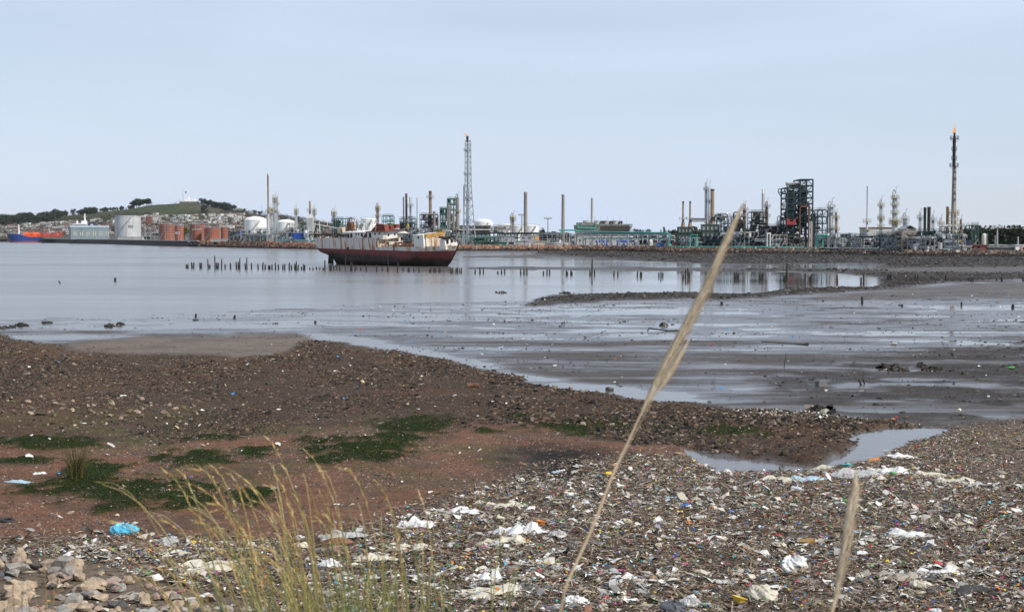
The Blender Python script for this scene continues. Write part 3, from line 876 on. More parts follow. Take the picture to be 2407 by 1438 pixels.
# ---- quay, sheds and tanks on the left
qx = np.arange(97, 470, 9.0)
wall = thing('stone_quay', 'long dark stone quay wall along the water at left', 'quay', (X_at(97, shoreY(97)), float(shoreY(97)), 0))
rg = random.Random(5)
prev = None
f = MB()
for p in qx:
    y = float(shoreY(p)); x = X_at(p, y); z = float(shoreZ(p))
    if prev:
        x0, y0, z0 = prev; ox, oy = wall.location.x, wall.location.y
        MB().add([(x0 - ox, y0 - oy - .6, -.5), (x - ox, y - oy - .6, -.5), (x - ox, y - oy - .1, z), (x0 - ox, y0 - oy - .1, z),
                  (x0 - ox, y0 - oy + 3, z + .05), (x - ox, y - oy + 3, z + .05)], [(0, 1, 2, 3), (3, 2, 5, 4)]).build(
            'wall_panel', M('quay_stone', (.05, .042, .034), .9, var=.6, scale=.5, dirt=(.17, .14, .10), dirt_amt=.25), wall)
        f.box(((x0 + x) / 2 - ox, (y0 + y) / 2 - oy + .2, (z + z0) / 2 + .3), (math.hypot(x - x0, y - y0) * 1.02, 1.4, .55), rz=math.atan2(y - y0, x - x0))
    prev = (x, y, z)
f.build('coping', PCONC, wall)

D0 = 1540.0; k0 = 1 / ppm(D0)
sh = thing('warehouse', 'pale blue-grey metal warehouse with low gable on the quay', 'warehouse', (X_at(167, D0), D0, 4.2), math.radians(24))
Ln, Wd = 80 * k0 / math.cos(math.radians(24)), 30 * k0 / math.sin(math.radians(24)) * .5
Hh = Z_at(535, D0) - 4.2
WARE = M('blue_grey_sheeting', (.20, .255, .275), .55, var=.1, scale=.05, dirt=(.15, .19, .20), dirt_amt=.3, streak=True)
MB().box((Ln / 2, Wd / 2, Hh / 2), (Ln, Wd, Hh)).build('wall', WARE, sh)
MB().add([(-.4, -.5, Hh), (Ln + .4, -.5, Hh), (Ln + .4, Wd / 2, Hh + 2.4), (-.4, Wd / 2, Hh + 2.4), (-.4, Wd + .5, Hh), (Ln + .4, Wd + .5, Hh)],
         [(0, 1, 2, 3), (3, 2, 5, 4), (0, 3, 4), (1, 5, 2)]).build('roof', M('pale_sheet_roof', (.30, .34, .36), .5, var=.1), sh)
wm = MB().box((0, 0, 0), (.95, .12, 4.0)).mesh('window')
WCREAM = M('cream_window', (.48, .44, .33), .5, var=.1)
for g in range(6):
    for q in (-1.8, 0.3):
        link('window', wm, WCREAM, sh, (Ln * (.075 + .168 * g) + q + 2, -.05, Hh * .50))
MB().box((Ln * .5, -.12, Hh * .27), (Ln * .98, .1, .25)).build('rail', GALV, sh)
for q in range(9): MB().box((Ln * (q + .5) / 9, -.08, Hh * .5), (.2, .12, Hh)).build('seam_rib', WARE, sh)
tk = tank(301, 60, 508.5, 561, 0, M('grey_tank_920', (.47, .48, .48), .5, var=.13, scale=.10, dirt=(.36, .37, .37), dirt_amt=.45, streak=True),
          'big pale grey cylindrical tank numbered 920 on the quay', D=1490.0, rings=0)
r9 = 60 / ppm(1490.0) / 2; a9 = -PI / 2 + .46
text_obj('920', 3.4, LETTER, tk, (r9 * 1.006 * math.cos(a9), r9 * 1.006 * math.sin(a9), Z_at(533, 1490) - 4.1), a9 + PI / 2, 'number')
building(276, 334, 557.5, 10, 12, PCONC, 'long low pale pipe shelter at the foot of the grey tank', D=1455.0)
frame(334, 374, 548, 563, 40, 8, 4, 2, GALV, 'grey pipe trestle between the grey tank and the red tanks', fill=5, seed=3)
mast(341, 527, 60, 'dark leaning pole beside the grey tank', lamps=False)
tank(393, 39, 528, 566, 60, BRICKT, 'wide brown tank with pale rings, leftmost of the red tanks', ribmat=RIB, rings=6, vert=1)
t17 = tank(421.5, 21, 531, 566, 30, REDT, ribmat=RIB, label='narrow red tank with white rings numbered 917', rings=6, vert=1, stair=False)
D17, z17 = Dz(421.5, 30); r17 = 21 / ppm(D17) / 2; a = -PI / 2 - .12
text_obj('917', 2.5, LETTERW, t17, (r17 * 1.02 * math.cos(a), r17 * 1.02 * math.sin(a), Z_at(548, D17) - z17), a + PI / 2, 'number')
tank(463.5, 36, 527.5, 567, 90, BRICKT, 'tall brown tank with pale rings behind the small red tank', ribmat=RIB, rings=6, vert=1)
tank(463, 22, 541.5, 567, 25, REDT, 'small plain red tank standing in front of the tall brown tank', rings=5, vert=1, stair=False)
tank(498.5, 36, 536, 567, 50, REDT, 'broad red oxide tank with a shallow conical roof', rings=5, vert=1, dome=1.5)
tank(527, 17, 535.5, 560, 110, REDT, 'small red tank at the right end of the red tanks', rings=4, vert=1, dome=1.5, stair=False)
chimney(517.5, 529, 1.6, 1.8, 14, GALV, 'thin pale pole in front of the red tanks', name='pole', ladder=False)
building(495, 534, 562, 8, 5, PCONC, 'low sand-coloured wall block beneath the red tanks', windows=())
tank(601, 52, 518.5, 540, 330, WHITE, 'white domed tank left of the slim tall chimney', dome=9.5, name='domed_tank')
tank(672, 44, 523, 540, 420, WHITE, 'white domed tank behind the dark steel deck', dome=7, name='domed_tank')

# ---- unit at the slim chimney
D, z0 = Dz(631, 16); k = 1 / ppm(D)
def zz(py): return Z_at(py, D) - z0
o = T('slim_chimney', 'tallest slim pale chimney with a bulging base at left', 'chimney', 631, D)
MB().lathe([(4.7 * k, 0), (4.6 * k, zz(545)), (2.9 * k, zz(529)), (2.7 * k, zz(500))], 18).build('base_shaft', SILVER, o, True)
MB().lathe([(2.8 * k, zz(500)), (3.0 * k, zz(495)), (1.9 * k, zz(486)), (2.1 * k, zz(450)), (2.0 * k, zz(408))], 18).build('upper_shaft', ORUST, o, True)
MB().lathe([(2.1 * k, zz(412)), (2.2 * k, zz(408)), (1.6 * k, zz(407.6))], 18).build('rim', PALE, o, True)
platform(o, 2.8 * k, zz(498), YEL)
for q in range(22):
    z_ = zz(484 - q * 3.3); MB().lathe([(2.0 * k, z_), (2.22 * k, z_ + .1), (2.0 * k, z_ + .3)], 12).build('strake', ORUST, o)
column(647.5, 463, 6.2, 40, SILVER, 'tall silver column with ringed platforms right of the slim chimney', plats=(467, 474, 496), pyb=548)
column(651.5, 470, 4.0, 52, SILVER, 'slim silver column close behind the tall silver column', plats=(480, 500), pyb=548)
column(639, 488, 4.6, 60, PALE, 'shorter grey column between slim chimney and tall silver column', plats=(492, 502), pyb=548)
column(697, 489, 4.0, 60, PALE, 'isolated pale column with two platforms near its top', plats=(495, 502), pyb=555)
# square heater with stack
D, z0 = Dz(729, 45); k = 1 / ppm(D)
o = T('heater_stack', 'pale box heater with a short brown-topped stack', 'heater', 729, D)
MB().lathe([(2.4 * k, zz(511)), (2.1 * k, zz(472.5))], 14).build('stack', ORUST, o, True)
platform(o, 2.4 * k, zz(495), GALV)
MB().box((0, 0, (zz(512) + zz(545)) / 2), (15 * k, 15 * k, zz(512) - zz(545))).build('box', PALE, o)
MB().add([(-7.5 * k, -7.5 * k, zz(512)), (7.5 * k, -7.5 * k, zz(512)), (7.5 * k, 7.5 * k, zz(512)), (-7.5 * k, 7.5 * k, zz(512)), (-3 * k, -3 * k, zz(504)), (3 * k, -3 * k, zz(504)), (3 * k, 3 * k, zz(504)), (-3 * k, 3 * k, zz(504))],
         [(0, 1, 5, 4), (1, 2, 6, 5), (2, 3, 7, 6), (3, 0, 4, 7)]).build('hood', PALE, o)
MB().lathe([(6.5 * k, 0), (6.5 * k, zz(545))], 14).build('radiant_section', SILVER, o, True)
for q in range(5): MB().box((0, -7.7 * k, zz(515 + q * 5)), (15 * k, .2, .25)).build('girder', GALV, o)
for q in range(4): MB().box(((-6 + q * 4) * k, -7.75 * k, (zz(512) + zz(545)) / 2), (.25, .2, zz(512) - zz(545))).build('stiffener', GALV, o)
column(739.5, 490, 3.8, 70, PALE, 'pale ringed column just right of the box heater', plats=(495, 503, 520), pyb=550)
frame(636, 762, 527, 548, 75, 10, 8, 2, DGREEN, 'long dark green steel deck behind the blue container', fill=22, seed=11, brace=.35)
frame(636, 690, 545, 572, 30, 8, 5, 2, GALV, 'grey lower pipe structure right of the slim chimney base', fill=16, seed=12, brace=.2)
o = frame(680, 716, 561.5, 572, 18, 7, 3, 1, DGREEN, 'green legs frame under the blue container', fill=3, seed=13, rails=False)
building(686, 712, 549.5, 20, 9, BLUE, 'blue container-like cabin raised on green legs', name='blue_cabin', pyb=561.2, windows=((688, 691, 552, 559),))
building(682, 696, 541.5, 62, 6, TEAL, 'small bright green canopy beyond the blue cabin', name='green_canopy', pyb=545)
building(727, 740, 566, 14, 5, WHITE, 'little white hut left of the wreck stern', windows=((729, 732, 568, 571),))
for i, (a_, b_, top, sd, lb) in enumerate([(537, 574, 545, 21, 'tangled green pipe structure next to the last red tank'),
                                           (566, 612, 541, 22, 'green and grey pipe structure below the white domed tank'),
                                           (604, 640, 539, 23, 'teal railed pipe structure at the left foot of the slim chimney')]):
    frame(a_, b_, top, 571, 22 + 5 * i, 10, 4, 3, [DGREEN, GALV, DGREEN][i], lb, fill=20, seed=sd, brace=.25, pal=[GALV, SILVER, DGREEN, PALE, DARK, YEL])
rack(536, 640, 553, 14, 8, 'pale pipe rack running along the shore at left', npipe=6, seed=4)
rack(640, 745, 566, 12, 8, 'low pale pipe rack at the shore left of the wreck', npipe=4, seed=6)
chimney(536.5, 548, 2.2, 2.4, 12, GALV, 'pale square post at the left end of the pipe structures', name='pole', ladder=False)
building(563, 569, 545.5, 15, 3, M('sign_blue', (.02, .10, .55), .5, var=.05), 'small blue sign board on the green pipe structure', name='sign_board', cat='sign', pyb=550)
column(676, 540, 6.0, 26, SILVER, 'short silver vessel with yellow top ring left of the blue cabin', plats=(541,), pipe=False, davit=False, name='process_vessel')
column(660, 548, 6.0, 30, SILVER, 'squat silver vessel right of the slim chimney base', plats=(549,), pipe=False, davit=False, name='process_vessel')

# ---- behind the wreck
column(785.5, 496, 6.0, 60, PALE, 'pale column with hooped overhead pipe behind the wreck stern', plats=(500, 506, 520), pyb=555)
frame(765, 822, 514, 560, 55, 9, 5, 3, GREEN, 'light green pipe structure behind the wreck stern', fill=18, seed=31, brace=.2)
tank(866, 37, 515, 540, 120, WHITE, 'white cone-roofed tank directly behind the wreck funnel', dome=3)
column(888.5, 484, 4.6, 80, ORUST, 'thin brownish column right of the white tank behind the wreck', plats=(489, 494, 508), pyb=560)
frame(898, 924, 508, 560, 60, 9, 3, 4, GREEN, 'narrow green frame behind the wreck wheelhouse', fill=12, seed=32)
for px_, pt, w_, mt, lb, pl in ((948.5, 463, 2.9, PALE, 'thin pale stack, left of the row of four stacks', ()), (955.2, 455, 4.6, RUSTM, 'rust brown stack, tallest of the row of four stacks', ()),
                                (964.7, 464, 4.4, PALE, 'pale stack with a ring platform, third of the four stacks', (484,)), (980.3, 465, 2.2, PALE, 'slender lone stack, right end of the four stacks', ())):
    chimney(px_, pt, w_, w_ * 1.15, 70, mt, lb, plat=pl, rings=6)
frame(940, 976, 514, 565, 62, 10, 4, 4, DGREEN, 'dark green furnace structure under the row of four stacks', fill=24, seed=33)
building(960, 968, 509, 66, 5, GALV, 'grey louvred box at the base of the third stack')
chimney(1011.5, 449, 6.4, 7.4, 60, ORUST, 'thick ochre stack with one ring platform behind the wreck', plat=(464,), cap=RUSTM, rings=3)
frame(987, 1028, 505, 575, 50, 12, 4, 6, DARK, 'dense dark unit wrapped round the thick ochre stack', fill=46, seed=34, pal=[DARK, DARK, RUSTM, GALV, SILVER, BLACK])
chimney(1021, 497, 5.8, 6.2, 36, CONC, 'plain tan stub stack right of the thick ochre stack', ladder=False)
frame(1034, 1052, 491, 560, 46, 9, 3, 5, GREEN, 'bright green open frame, lower of the two stepped frames', fill=16, seed=35, brace=.15)
frame(1051, 1073, 468, 560, 48, 9, 3, 7, GREEN, 'bright green open frame, taller of the two stepped frames', fill=22, seed=36, brace=.2)
column(1055.5, 484, 5.0, 40, CONC, 'tan column in front of the taller green frame', plats=(), pyb=560, davit=False)
column(1076, 463, 5.4, 44, CONC, 'tall grey twin column beside the flare lattice', plats=(498,), pyb=560, w2=8.0, split=498)
chimney(1066.5, 500, 4.8, 5.2, 30, CONC, 'smooth tan pipe stack in front of the long shed', ladder=False)
o = building(1035, 1152, 531, 70, 24, CONC, 'long concrete shed with dark clerestory behind the flare lattice', name='concrete_shed',
             windows=tuple((1037 + i * 9.5, 1045 + i * 9.5, 543, 548) for i in range(12)))
D, z0 = Dz(1093.5, 70); k = 1 / ppm(D)
for a_, b_, mt in ((531, 536, DARK), (541, 548, DARK)):
    MB().box((0, -.35, (zz(a_) + zz(b_)) / 2), (117 * k, .5, (b_ - a_) * k)).build('clerestory', mt, o)
MB().add([(-60 * k, -1.2, zz(541)), (60 * k, -1.2, zz(541)), (57 * k, 1, zz(536)), (-57 * k, 1, zz(536))], [(0, 1, 2, 3)]).build('canopy', PCONC, o)
rack(1010, 1180, 556, 34, 11, 'long grey pipe rack at the foot of the flare lattice', npipe=7, seed=41, two=True, pmats=[GALV, PALE, TEAL, DGREEN])
rack(1020, 1190, 548, 46, 9, 'high green pipe rack crossing behind the flare lattice', npipe=6, seed=42, two=True, mat=DGREEN)
frame(1105, 1165, 560, 577, 20, 6, 6, 2, GREEN, 'low pale green pipe stand right of the flare lattice foot', fill=12, seed=43, rails=False)

# ---- lattice flare
D, z0 = Dz(1100, 24); k = 1 / ppm(D)
o = T('flare_tower', 'tall grey lattice flare tower with flame blown left', 'flare tower', 1099, D)
def hw(py): return np.interp(py, [321, 440, 577], [6.2, 7.4, 15.5]) * k
def cxp(py): return (np.interp(py, [321, 440, 577], [1100.4, 1100.8, 1103]) - 1099) * k
levels = [577, 556, 537, 520, 502, 484, 467, 452, 438, 424, 410, 396, 382, 368, 354, 341, 331]
LAT = M('grey_lattice_steel', (.30, .33, .36), .5, var=.2)
for sx_ in (-1, 1):
    for sy_ in (-1, 1):
        f = MB()
        for a_, b_ in zip(levels[:-1], levels[1:]):
            f.tube([(cxp(a_) + sx_ * hw(a_), sy_ * hw(a_), zz(a_)), (cxp(b_) + sx_ * hw(b_), sy_ * hw(b_), zz(b_))], .22, 6)
        f.build('leg', LAT, o)
for q, (a_, b_) in enumerate(zip(levels[:-1], levels[1:])):
    f = MB()
    ca = [(cxp(a_) + s * hw(a_), u * hw(a_), zz(a_)) for s, u in ((-1, -1), (1, -1), (1, 1), (-1, 1))]
    cb = [(cxp(b_) + s * hw(b_), u * hw(b_), zz(b_)) for s, u in ((-1, -1), (1, -1), (1, 1), (-1, 1))]
    for i in range(4):
        j = (i + 1) % 4
        f.tube([cb[i], cb[j]], .14, 4)
        f.tube([ca[i], cb[j]] if (q + i) % 2 else [ca[j], cb[i]], .13, 4)
        if q < 7: f.tube([ca[j], cb[i]] if (q + i) % 2 else [ca[i], cb[j]], .11, 4)
    tag(f.build('bracing', LAT, o), kind='stuff')
MB().lathe([(3.6 * k, 0), (3.4 * k, zz(452)), (1.9 * k, zz(440)), (1.7 * k, zz(331))], 12).build('riser', SILVER, o, True)
MB().lathe([(1.7 * k, zz(335)), (2.7 * k, zz(330)), (2.7 * k, zz(326)), (3.0 * k, zz(324)), (2.8 * k, zz(320.5))], 12).build('burner_tip', BLACK, o, True)
MB().tube([(-8.5 * k, 0, 0), (-8.5 * k, 0, zz(437)), (-6 * k, 0, zz(434)), (-3 * k, 0, zz(438))], 1.5 * k, 8).build('seal_pipe', LAT, o, True)
for py in (354, 410, 467, 520): platform(o, 3.2 * k, zz(py), LAT, w=1.2)
f = MB()
for s in (-.3, .3): f.box((4.2 * k + s, -2.0 * k, zz(331) / 2), (.1, .1, zz(331)))
for q in range(48): f.box((4.2 * k, -2.0 * k, zz(331) * (q + .5) / 48), (.6, .08, .1))
f.build('ladder', LAT, o)
flame(o, zz(320.5), [[(0, 0, -.3, .5), (-.2, 0, .5, .7), (-.8, 0, 1.0, .55), (-1.7, 0, 1.5, .35), (-2.6, 0, 1.7, .06)],
                     [(-.6, .1, .3, .4), (-1.3, .1, .9, .42), (-1.9, .1, 1.7, .2), (-2.2, .1, 2.3, .04)]], FIRE)

# ---- middle: white tanks, chimneys, low buildings
tank(1136, 46, 523, 540, 210, WHITE, 'white domed tank just right of the flare lattice', dome=8, name='domed_tank')
tank(1190, 40, 531, 548, 240, WHITE, 'white domed tank between flare lattice and tan chimney', dome=5, name='domed_tank')
tank(1219, 34, 532, 550, 170, WHITE, 'white flat-roofed tank left of the tan chimney', dome=1.5)
tank(1249, 37, 531.5, 550, 190, WHITE, 'white tank with dark stair right of the tan chimney', dome=3)
building(1160, 1178, 533, 120, 8, DARK, 'dark louvred cooler bank on the roof line right of the flare', name='cooler_bank', pyb=540)
frame(1150, 1200, 533, 548, 110, 8, 5, 2, GALV, 'grey pipe deck in front of the white domed tank', fill=10, seed=44)
column(1205.5, 508, 6.4, 90, CONC, 'solitary grey column with top platform amid the white tanks', plats=(512, 517), pyb=550)
mast(1227, 506, 90, 'floodlight mast just left of the tan chimney')
chimney(1235.3, 451.5, 7.4, 10.0, 50, CONC, 'tan brick-like chimney right of the flare lattice', ladder=False, rings=4)
mast(1288, 514, 90, 'floodlight mast between the two tan chimneys')
chimney(1323.4, 457.5, 6.2, 9.6, 30, CONC, 'darker tan chimney left of the teal pipe start', ladder=False, rings=4)
building(1179, 1211, 556, 20, 10, GALV, 'grey flat-roofed control block with a dark doorway', windows=((1187, 1193, 562, 564), (1196, 1208, 569, 575)))
building(1170, 1191, 570, 12, 3, GREEN, 'small green skip-like shed at the shore', name='green_shed')
building(1223, 1267, 554, 22, 12, M('grey_blockwork', (.34, .34, .36), .8, var=.1), 'grey two-storey block with an orange end panel', name='office_block',
         windows=((1228, 1234, 558, 560), (1242, 1249, 558, 560), (1231, 1236, 565, 567)), doors=((1236, 1240, 572), (1243, 1247, 572)), panel=(1257.3, 1266.7, 554.3, 565, ORANGE))
building(1212, 1240, 567, 12, 6, GALV, 'low grey annex in front of the two-storey block')
building(1257, 1291, 568, 14, 7, M('cream_render', (.48, .44, .36), .8, var=.1), 'low cream annex right of the orange panel')
tank(1313, 56, 571.5, 580, 10, PCONC, 'low round concrete basin at the shore', name='round_basin', stair=False)
frame(1262, 1345, 549, 575, 34, 8, 7, 2, GALV, 'grey pipe trestle behind the low concrete basin', fill=14, seed=45, brace=.1, rails=False)
building(1290, 1330, 552, 60, 10, PCONC, 'pale low shed behind the pipe trestle')
chimney(1391.5, 465.5, 5.2, 7.2, 130, PCONC, 'pale whitish chimney rising behind the cooling tower', ladder=False, rings=0)
rack(1180, 1330, 549, 44, 10, 'green pipe rack passing behind the low grey buildings', npipe=6, seed=46, mat=DGREEN, two=True)

# cooling tower
D, z0 = Dz(1418, 70); k = 1 / ppm(D)
o = T('cooling_tower', 'long louvred cooling tower with a row of fan cylinders', 'cooling tower', 1418, D)
LOUV = M('weathered_louvre', (.22, .205, .19), .85, var=.25, scale=.4, dirt=(.09, .08, .07), dirt_amt=.4)
MB().box((0, 6, zz(546) / 2), (128 * k, 12, zz(546))).build('basin', PCONC, o)
MB().box((0, 7, (zz(529) + zz(546)) / 2), (126 * k, 9, zz(529) - zz(546))).build('wall', LOUV, o)
for q in range(8):
    py = 531 + q * 2.0; a_ = q * .25
    MB().add([((-10 + 2) * k, .2 + a_, zz(py)), (69 * k - a_, .2 + a_, zz(py)), (69 * k - a_, 1.2 + a_, zz(py + 1.5)), (-8 * k, 1.2 + a_, zz(py + 1.5)),
              (-8 * k, .5 + a_, zz(py) - .1), (69 * k - a_, .5 + a_, zz(py) - .1)], [(0, 1, 2, 3), (3, 2, 5, 4), (0, 4, 5, 1)]).build('louvre', LOUV, o)
MB().add([(-69 * k, -.4, zz(529)), (-12 * k, -.4, zz(529)), (-14 * k, 1.8, zz(545)), (-66 * k, 1.8, zz(545)), (-66 * k, 6, zz(545)), (-69 * k, 6, zz(529))],
         [(0, 1, 2, 3), (0, 3, 4, 5)]).build('end_wall', PCONC, o)
MB().box((-40 * k, 4, (zz(523) + zz(530)) / 2), (44 * k, 9, 7 * k)).build('fan_deck', LOUV, o)
MB().box((28 * k, 7, (zz(526.5) + zz(529)) / 2), (84 * k, 9, 2.5 * k)).build('fan_deck', LOUV, o)
for x_ in (-38, -12, 10, 31):
    c = (x_ * k, 6)
    MB().lathe([(9.5 * k, zz(527)), (8.0 * k, zz(522)), (8.6 * k, zz(518.5)), (8.2 * k, zz(518.5)), (7.6 * k, zz(522))], 20, c).build('fan_cylinder', PCONC, o, True)
for x_ in (-1, 21, 43):
    f = MB(); f.box((x_ * k, 5, zz(522.5)), (7 * k, 3, 7 * k)); f.build('motor_house', DARK, o)
for x_ in range(-50, 56, 15): MB().tube([(x_ * k, 2, zz(528)), (x_ * k, 2, zz(508 + (x_ * 7) % 5))], .09, 4).build('antenna', GALV, o)
MB().tube([(-60 * k, -.8, zz(525)), (-60 * k, -.8, zz(535)), (-18 * k, -.8, zz(536.5)), (-18 * k, -.8, zz(525))], 1.3 * k, 8).build('header_pipe', TEAL, o, True)

# teal pipeline
D, z0 = Dz(1560, 9)
o = T('teal_pipeline', 'thick teal pipeline stepping down to the shore and looping up', 'pipeline', 1560, D)
def P3(px, py, off=9):
    d = float(shoreY(px)) + off
    return (X_at(px, d) - o.location.x, d - o.location.y, Z_at(py, d) - o.location.z)
runs = [[(1314, 541), (1349, 541), (1362, 544.5), (1566, 547.5), (1573, 549.5), (1576, 555), (1574.5, 572), (1577, 578.5), (1583, 580), (1760, 580.5), (1915, 583), (1921, 582), (1922, 576), (1921, 557), (1923, 553.2), (1945, 553)],
        [(1930, 583.5), (1934, 580), (1934, 558), (1936, 555), (1948, 554.5)],
        [(1622, 580), (1622, 554.5), (1624, 552.5), (1640, 552.5)], [(1636, 580), (1636, 555)]]
for q, rn in enumerate(runs):
    MB().tube([P3(*p) for p in rn], (2.6 if q == 0 else 2.0) / 2 / ppm(D) * 1.5, 10).build('pipe', TEAL, o, True)
for px_ in (1615, 1629, 1663, 1735, 1777, 1820, 1863, 1908):
    p = P3(px_, 583); MB().box((p[0], p[1], p[2] - .5), (.9, 1.2, 1.8)).build('pipe_support', PCONC, o)
MB().tube([P3(1318, 545, 12), P3(1318, 551, 12)], .4, 6).build('stub_pipe', TEAL, o)
rack(1350, 1574, 549.5, 14, 10, 'long grey pipe rack carrying the teal pipeline', npipe=6, seed=51, two=True, pmats=[TEAL, GALV, PALE, DGREEN])
rack(1335, 1570, 553, 30, 13, 'second grey pipe rack behind the teal pipeline rack', npipe=6, seed=52, two=True, pmats=[TEAL, GALV, DARK, DGREEN])
for px_, w_, lb in ((1414, 28, 'blue pump set under the teal pipeline, left one'), (1466, 34, 'blue pump set under the teal pipeline, right one')):
    D, z0 = Dz(px_, 26); k = 1 / ppm(D)
    o = T('pump_set', lb, 'pump', px_, D)
    MB().cyl((-w_ * k / 2, 0, zz(567)), (w_ * k / 2, 0, zz(567)), 2.6 * k, n=12).build('casing', BLUE, o, True)
    for s in (-.4, 0, .4): MB().box((s * w_ * k, 0, zz(572) / 2), (1.2, 2.5, zz(570))).build('pedestal', BLUE, o)
    MB().cyl((w_ * k * .5, 0, zz(567)), (w_ * k * .68, 0, zz(567)), 1.6 * k, n=10).build('motor', DARK, o, True)
for px_, pt, w_, lb in ((1317, 564, 5.5, 'white upright tank beside the concrete basin'), (1497, 563.5, 7, 'white upright tank under the pipe rack, middle'), (1399, 572, 6, 'small white tank under the pipe rack, left'), (1530, 563, 9, 'round white drum under the pipe rack, right')):
    column(px_, pt, w_, 16, WHITE, lb, pipe=False, davit=False, name='upright_tank')
building(1545, 1562, 571, 10, 4, M('blue_container', (.06, .16, .36), .5, var=.15), 'blue-grey shipping container at the shore by the teal pipe', name='container', cat='container')
building(1479, 1494, 571, 12, 4, WHITE, 'white cabin with a blue door under the pipe rack', doors=((1488, 1490.5, 573),))
building(1582, 1592, 570, 20, 4, M('orange_brown_cabin', (.35, .15, .08), .6), 'small orange-brown cabin right of the teal pipe bend')

# ---- furnaces
def furnace(px, w, tops, body, neck, off, label, panelpy):
    D, z0 = Dz(px, off); k = 1 / ppm(D)
    Z = lambda py: Z_at(py, D) - z0
    o = T('furnace', label, 'furnace', px, D)
    Wd = w * k; dp = Wd * .6
    PAN = M('furnace_panel', (.33, .31, .28), .75, var=.2, scale=.5, dirt=RUST, dirt_amt=.2, streak=True)
    MB().box((0, dp / 2, Z(body) / 2), (Wd * .9, dp * .9, Z(body))).build('casing', DARK, o)
    nb = 4
    for i in range(nb):
        for j, (a_, b_) in enumerate(panelpy):
            MB().box((-Wd / 2 + Wd * (i + .5) / nb, -.06 + dp * .03, (Z(a_) + Z(b_)) / 2), (Wd / nb * .8, .2, (b_ - a_) * k)).build('panel', PAN, o)
    pm = MB().box((0, 0, Z(body) / 2), (.45, .45, Z(body))).mesh('post')
    for i in range(nb + 1):
        link('post', pm, DGREEN, o, (-Wd / 2 + Wd * i / nb, -.2, 0)); link('post', pm, DGREEN, o, (-Wd / 2 + Wd * i / nb, dp, 0))
    for a_, b_ in panelpy:
        for py in (a_ - .6, b_ + .6): MB().box((0, -.25, Z(py)), (Wd, .4, .4)).build('girder', DGREEN, o)
    for x_, pt, wt, mt, nw in tops:
        xx = (x_ - px) * k
        MB().lathe([(nw * k / 2, Z(body)), (nw * k / 2 * .8, Z(body - 3)), (wt * k / 2 * 1.05, Z(neck)), (wt * k / 2, Z(pt))], 14, (xx, dp / 2)).build('stack', mt, o, True)
        MB().lathe([(wt * k / 2 * 1.05, Z(pt + 4)), (wt * k / 2 * 1.08, Z(pt)), (wt * k / 2 * .8, Z(pt) + .05)], 14, (xx, dp / 2)).build('stack_rim', BLACK, o, True)
        f = MB(); f.lathe([(wt * k / 2, Z(neck)), (wt * k / 2 + 1.4, Z(neck)), (wt * k / 2 + 1.4, Z(neck) + .15), (wt * k / 2, Z(neck) + .15)], 12, (xx, dp / 2))
        for q in range(12):
            a_ = 2 * PI * q / 12; f.box((xx + (wt * k / 2 + 1.4) * math.cos(a_), dp / 2 + (wt * k / 2 + 1.4) * math.sin(a_), Z(neck) + .6), (.1, .1, 1.2))
        f.build('platform', GALV, o)
    return o
furnace(1611, 32, [(1606.5, 473, 4.2, ORUST, 12), (1623, 473, 4.2, ORUST, 12)], 533, 516, 26, 'furnace with two slim brown stacks left of the silver columns', [(535, 546), (552, 561), (563, 572)])
building(1627, 1659, 514, 34, 4, GALV, 'grey overhead duct joining the two furnaces', name='overhead_duct', cat='duct', pyb=521.5)
furnace(1670, 38, [(1676, 444.5, 8.2, ORUST, 16)], 527, 510, 22, 'broad grey-panelled furnace with a thick rusty stack', [(529, 541), (545, 565), (567, 576)])
column(1660, 436.5, 4.6, 46, SILVER, 'left of two tall silver columns behind the rusty stack', plats=(446,), pyb=530, pmat=GALV)
column(1666.5, 441, 6.6, 46, SILVER, 'right and thicker of two tall silver columns behind the rusty stack', plats=(472,), pyb=530, pmat=GALV, pipe=False)
frame(1684, 1700, 507, 560, 40, 9, 2, 4, DGREEN, 'tall dark green frame right of the panelled furnace', fill=8, seed=61, brace=.1)
frame(1703, 1718, 509, 578, 30, 9, 2, 4, DGREEN, 'dark green frame under the silver elbow duct', fill=8, seed=62, brace=.5)
D, z0 = Dz(1700, 28); k = 1 / ppm(D)
o = T('elbow_duct', 'shiny silver elbow duct between furnace and green frame', 'duct', 1700, D)
MB().tube([(-14 * k, 0, zz(502)), (7 * k, 0, zz(502)), (10 * k, 0, zz(503.5)), (11.3 * k, 0, zz(508)), (11.3 * k, 0, zz(556))], 2.6 * k, 12).build('duct', SILVER, o, True)
MB().tube([(11.3 * k, 0, zz(556)), (11.3 * k, 0, 0)], 1.6 * k, 10).build('leg', GALV, o, True)
D, z0 = Dz(1731, 30); k = 1 / ppm(D)
o = T('arch_pipe', 'black arched pipe joining a pale vessel and a dark unit', 'pipe', 1731, D)
MB().tube([(-7 * k, 0, zz(512)), (-7 * k, 0, zz(502)), (-5 * k, 0, zz(499)), (4 * k, 0, zz(499)), (6.5 * k, 0, zz(502)), (6.5 * k, 0, 0)], 1.4 * k, 8).build('pipe', BLACK, o, True)
MB().lathe([(5.0 * k, 0), (5.0 * k, zz(523)), (3.8 * k, zz(515)), (2.6 * k, zz(505)), (.4, zz(503))], 14, (-6 * k, 1)).build('vessel', PALE, o, True)
frame(1726, 1746, 510, 578, 30, 9, 3, 5, DARK, 'dark piping tower below the black arched pipe', fill=26, seed=63, pal=[DARK, BLACK, RUSTM, GALV])
column(1750.5, 489, 5.6, 34, ORUST, 'brownish column with two platforms right of the black arch', plats=(494, 508), pmat=GALV)
chimney(1792.5, 444.5, 5.2, 7.0, 60, PALE, 'clean pale chimney with a flared rim left of the black tower', cap=WHITE)
column(1802.5, 482, 5.0, 44, ORUST, 'tan column with antenna top just right of the pale chimney', plats=(486, 509), pmat=GALV)
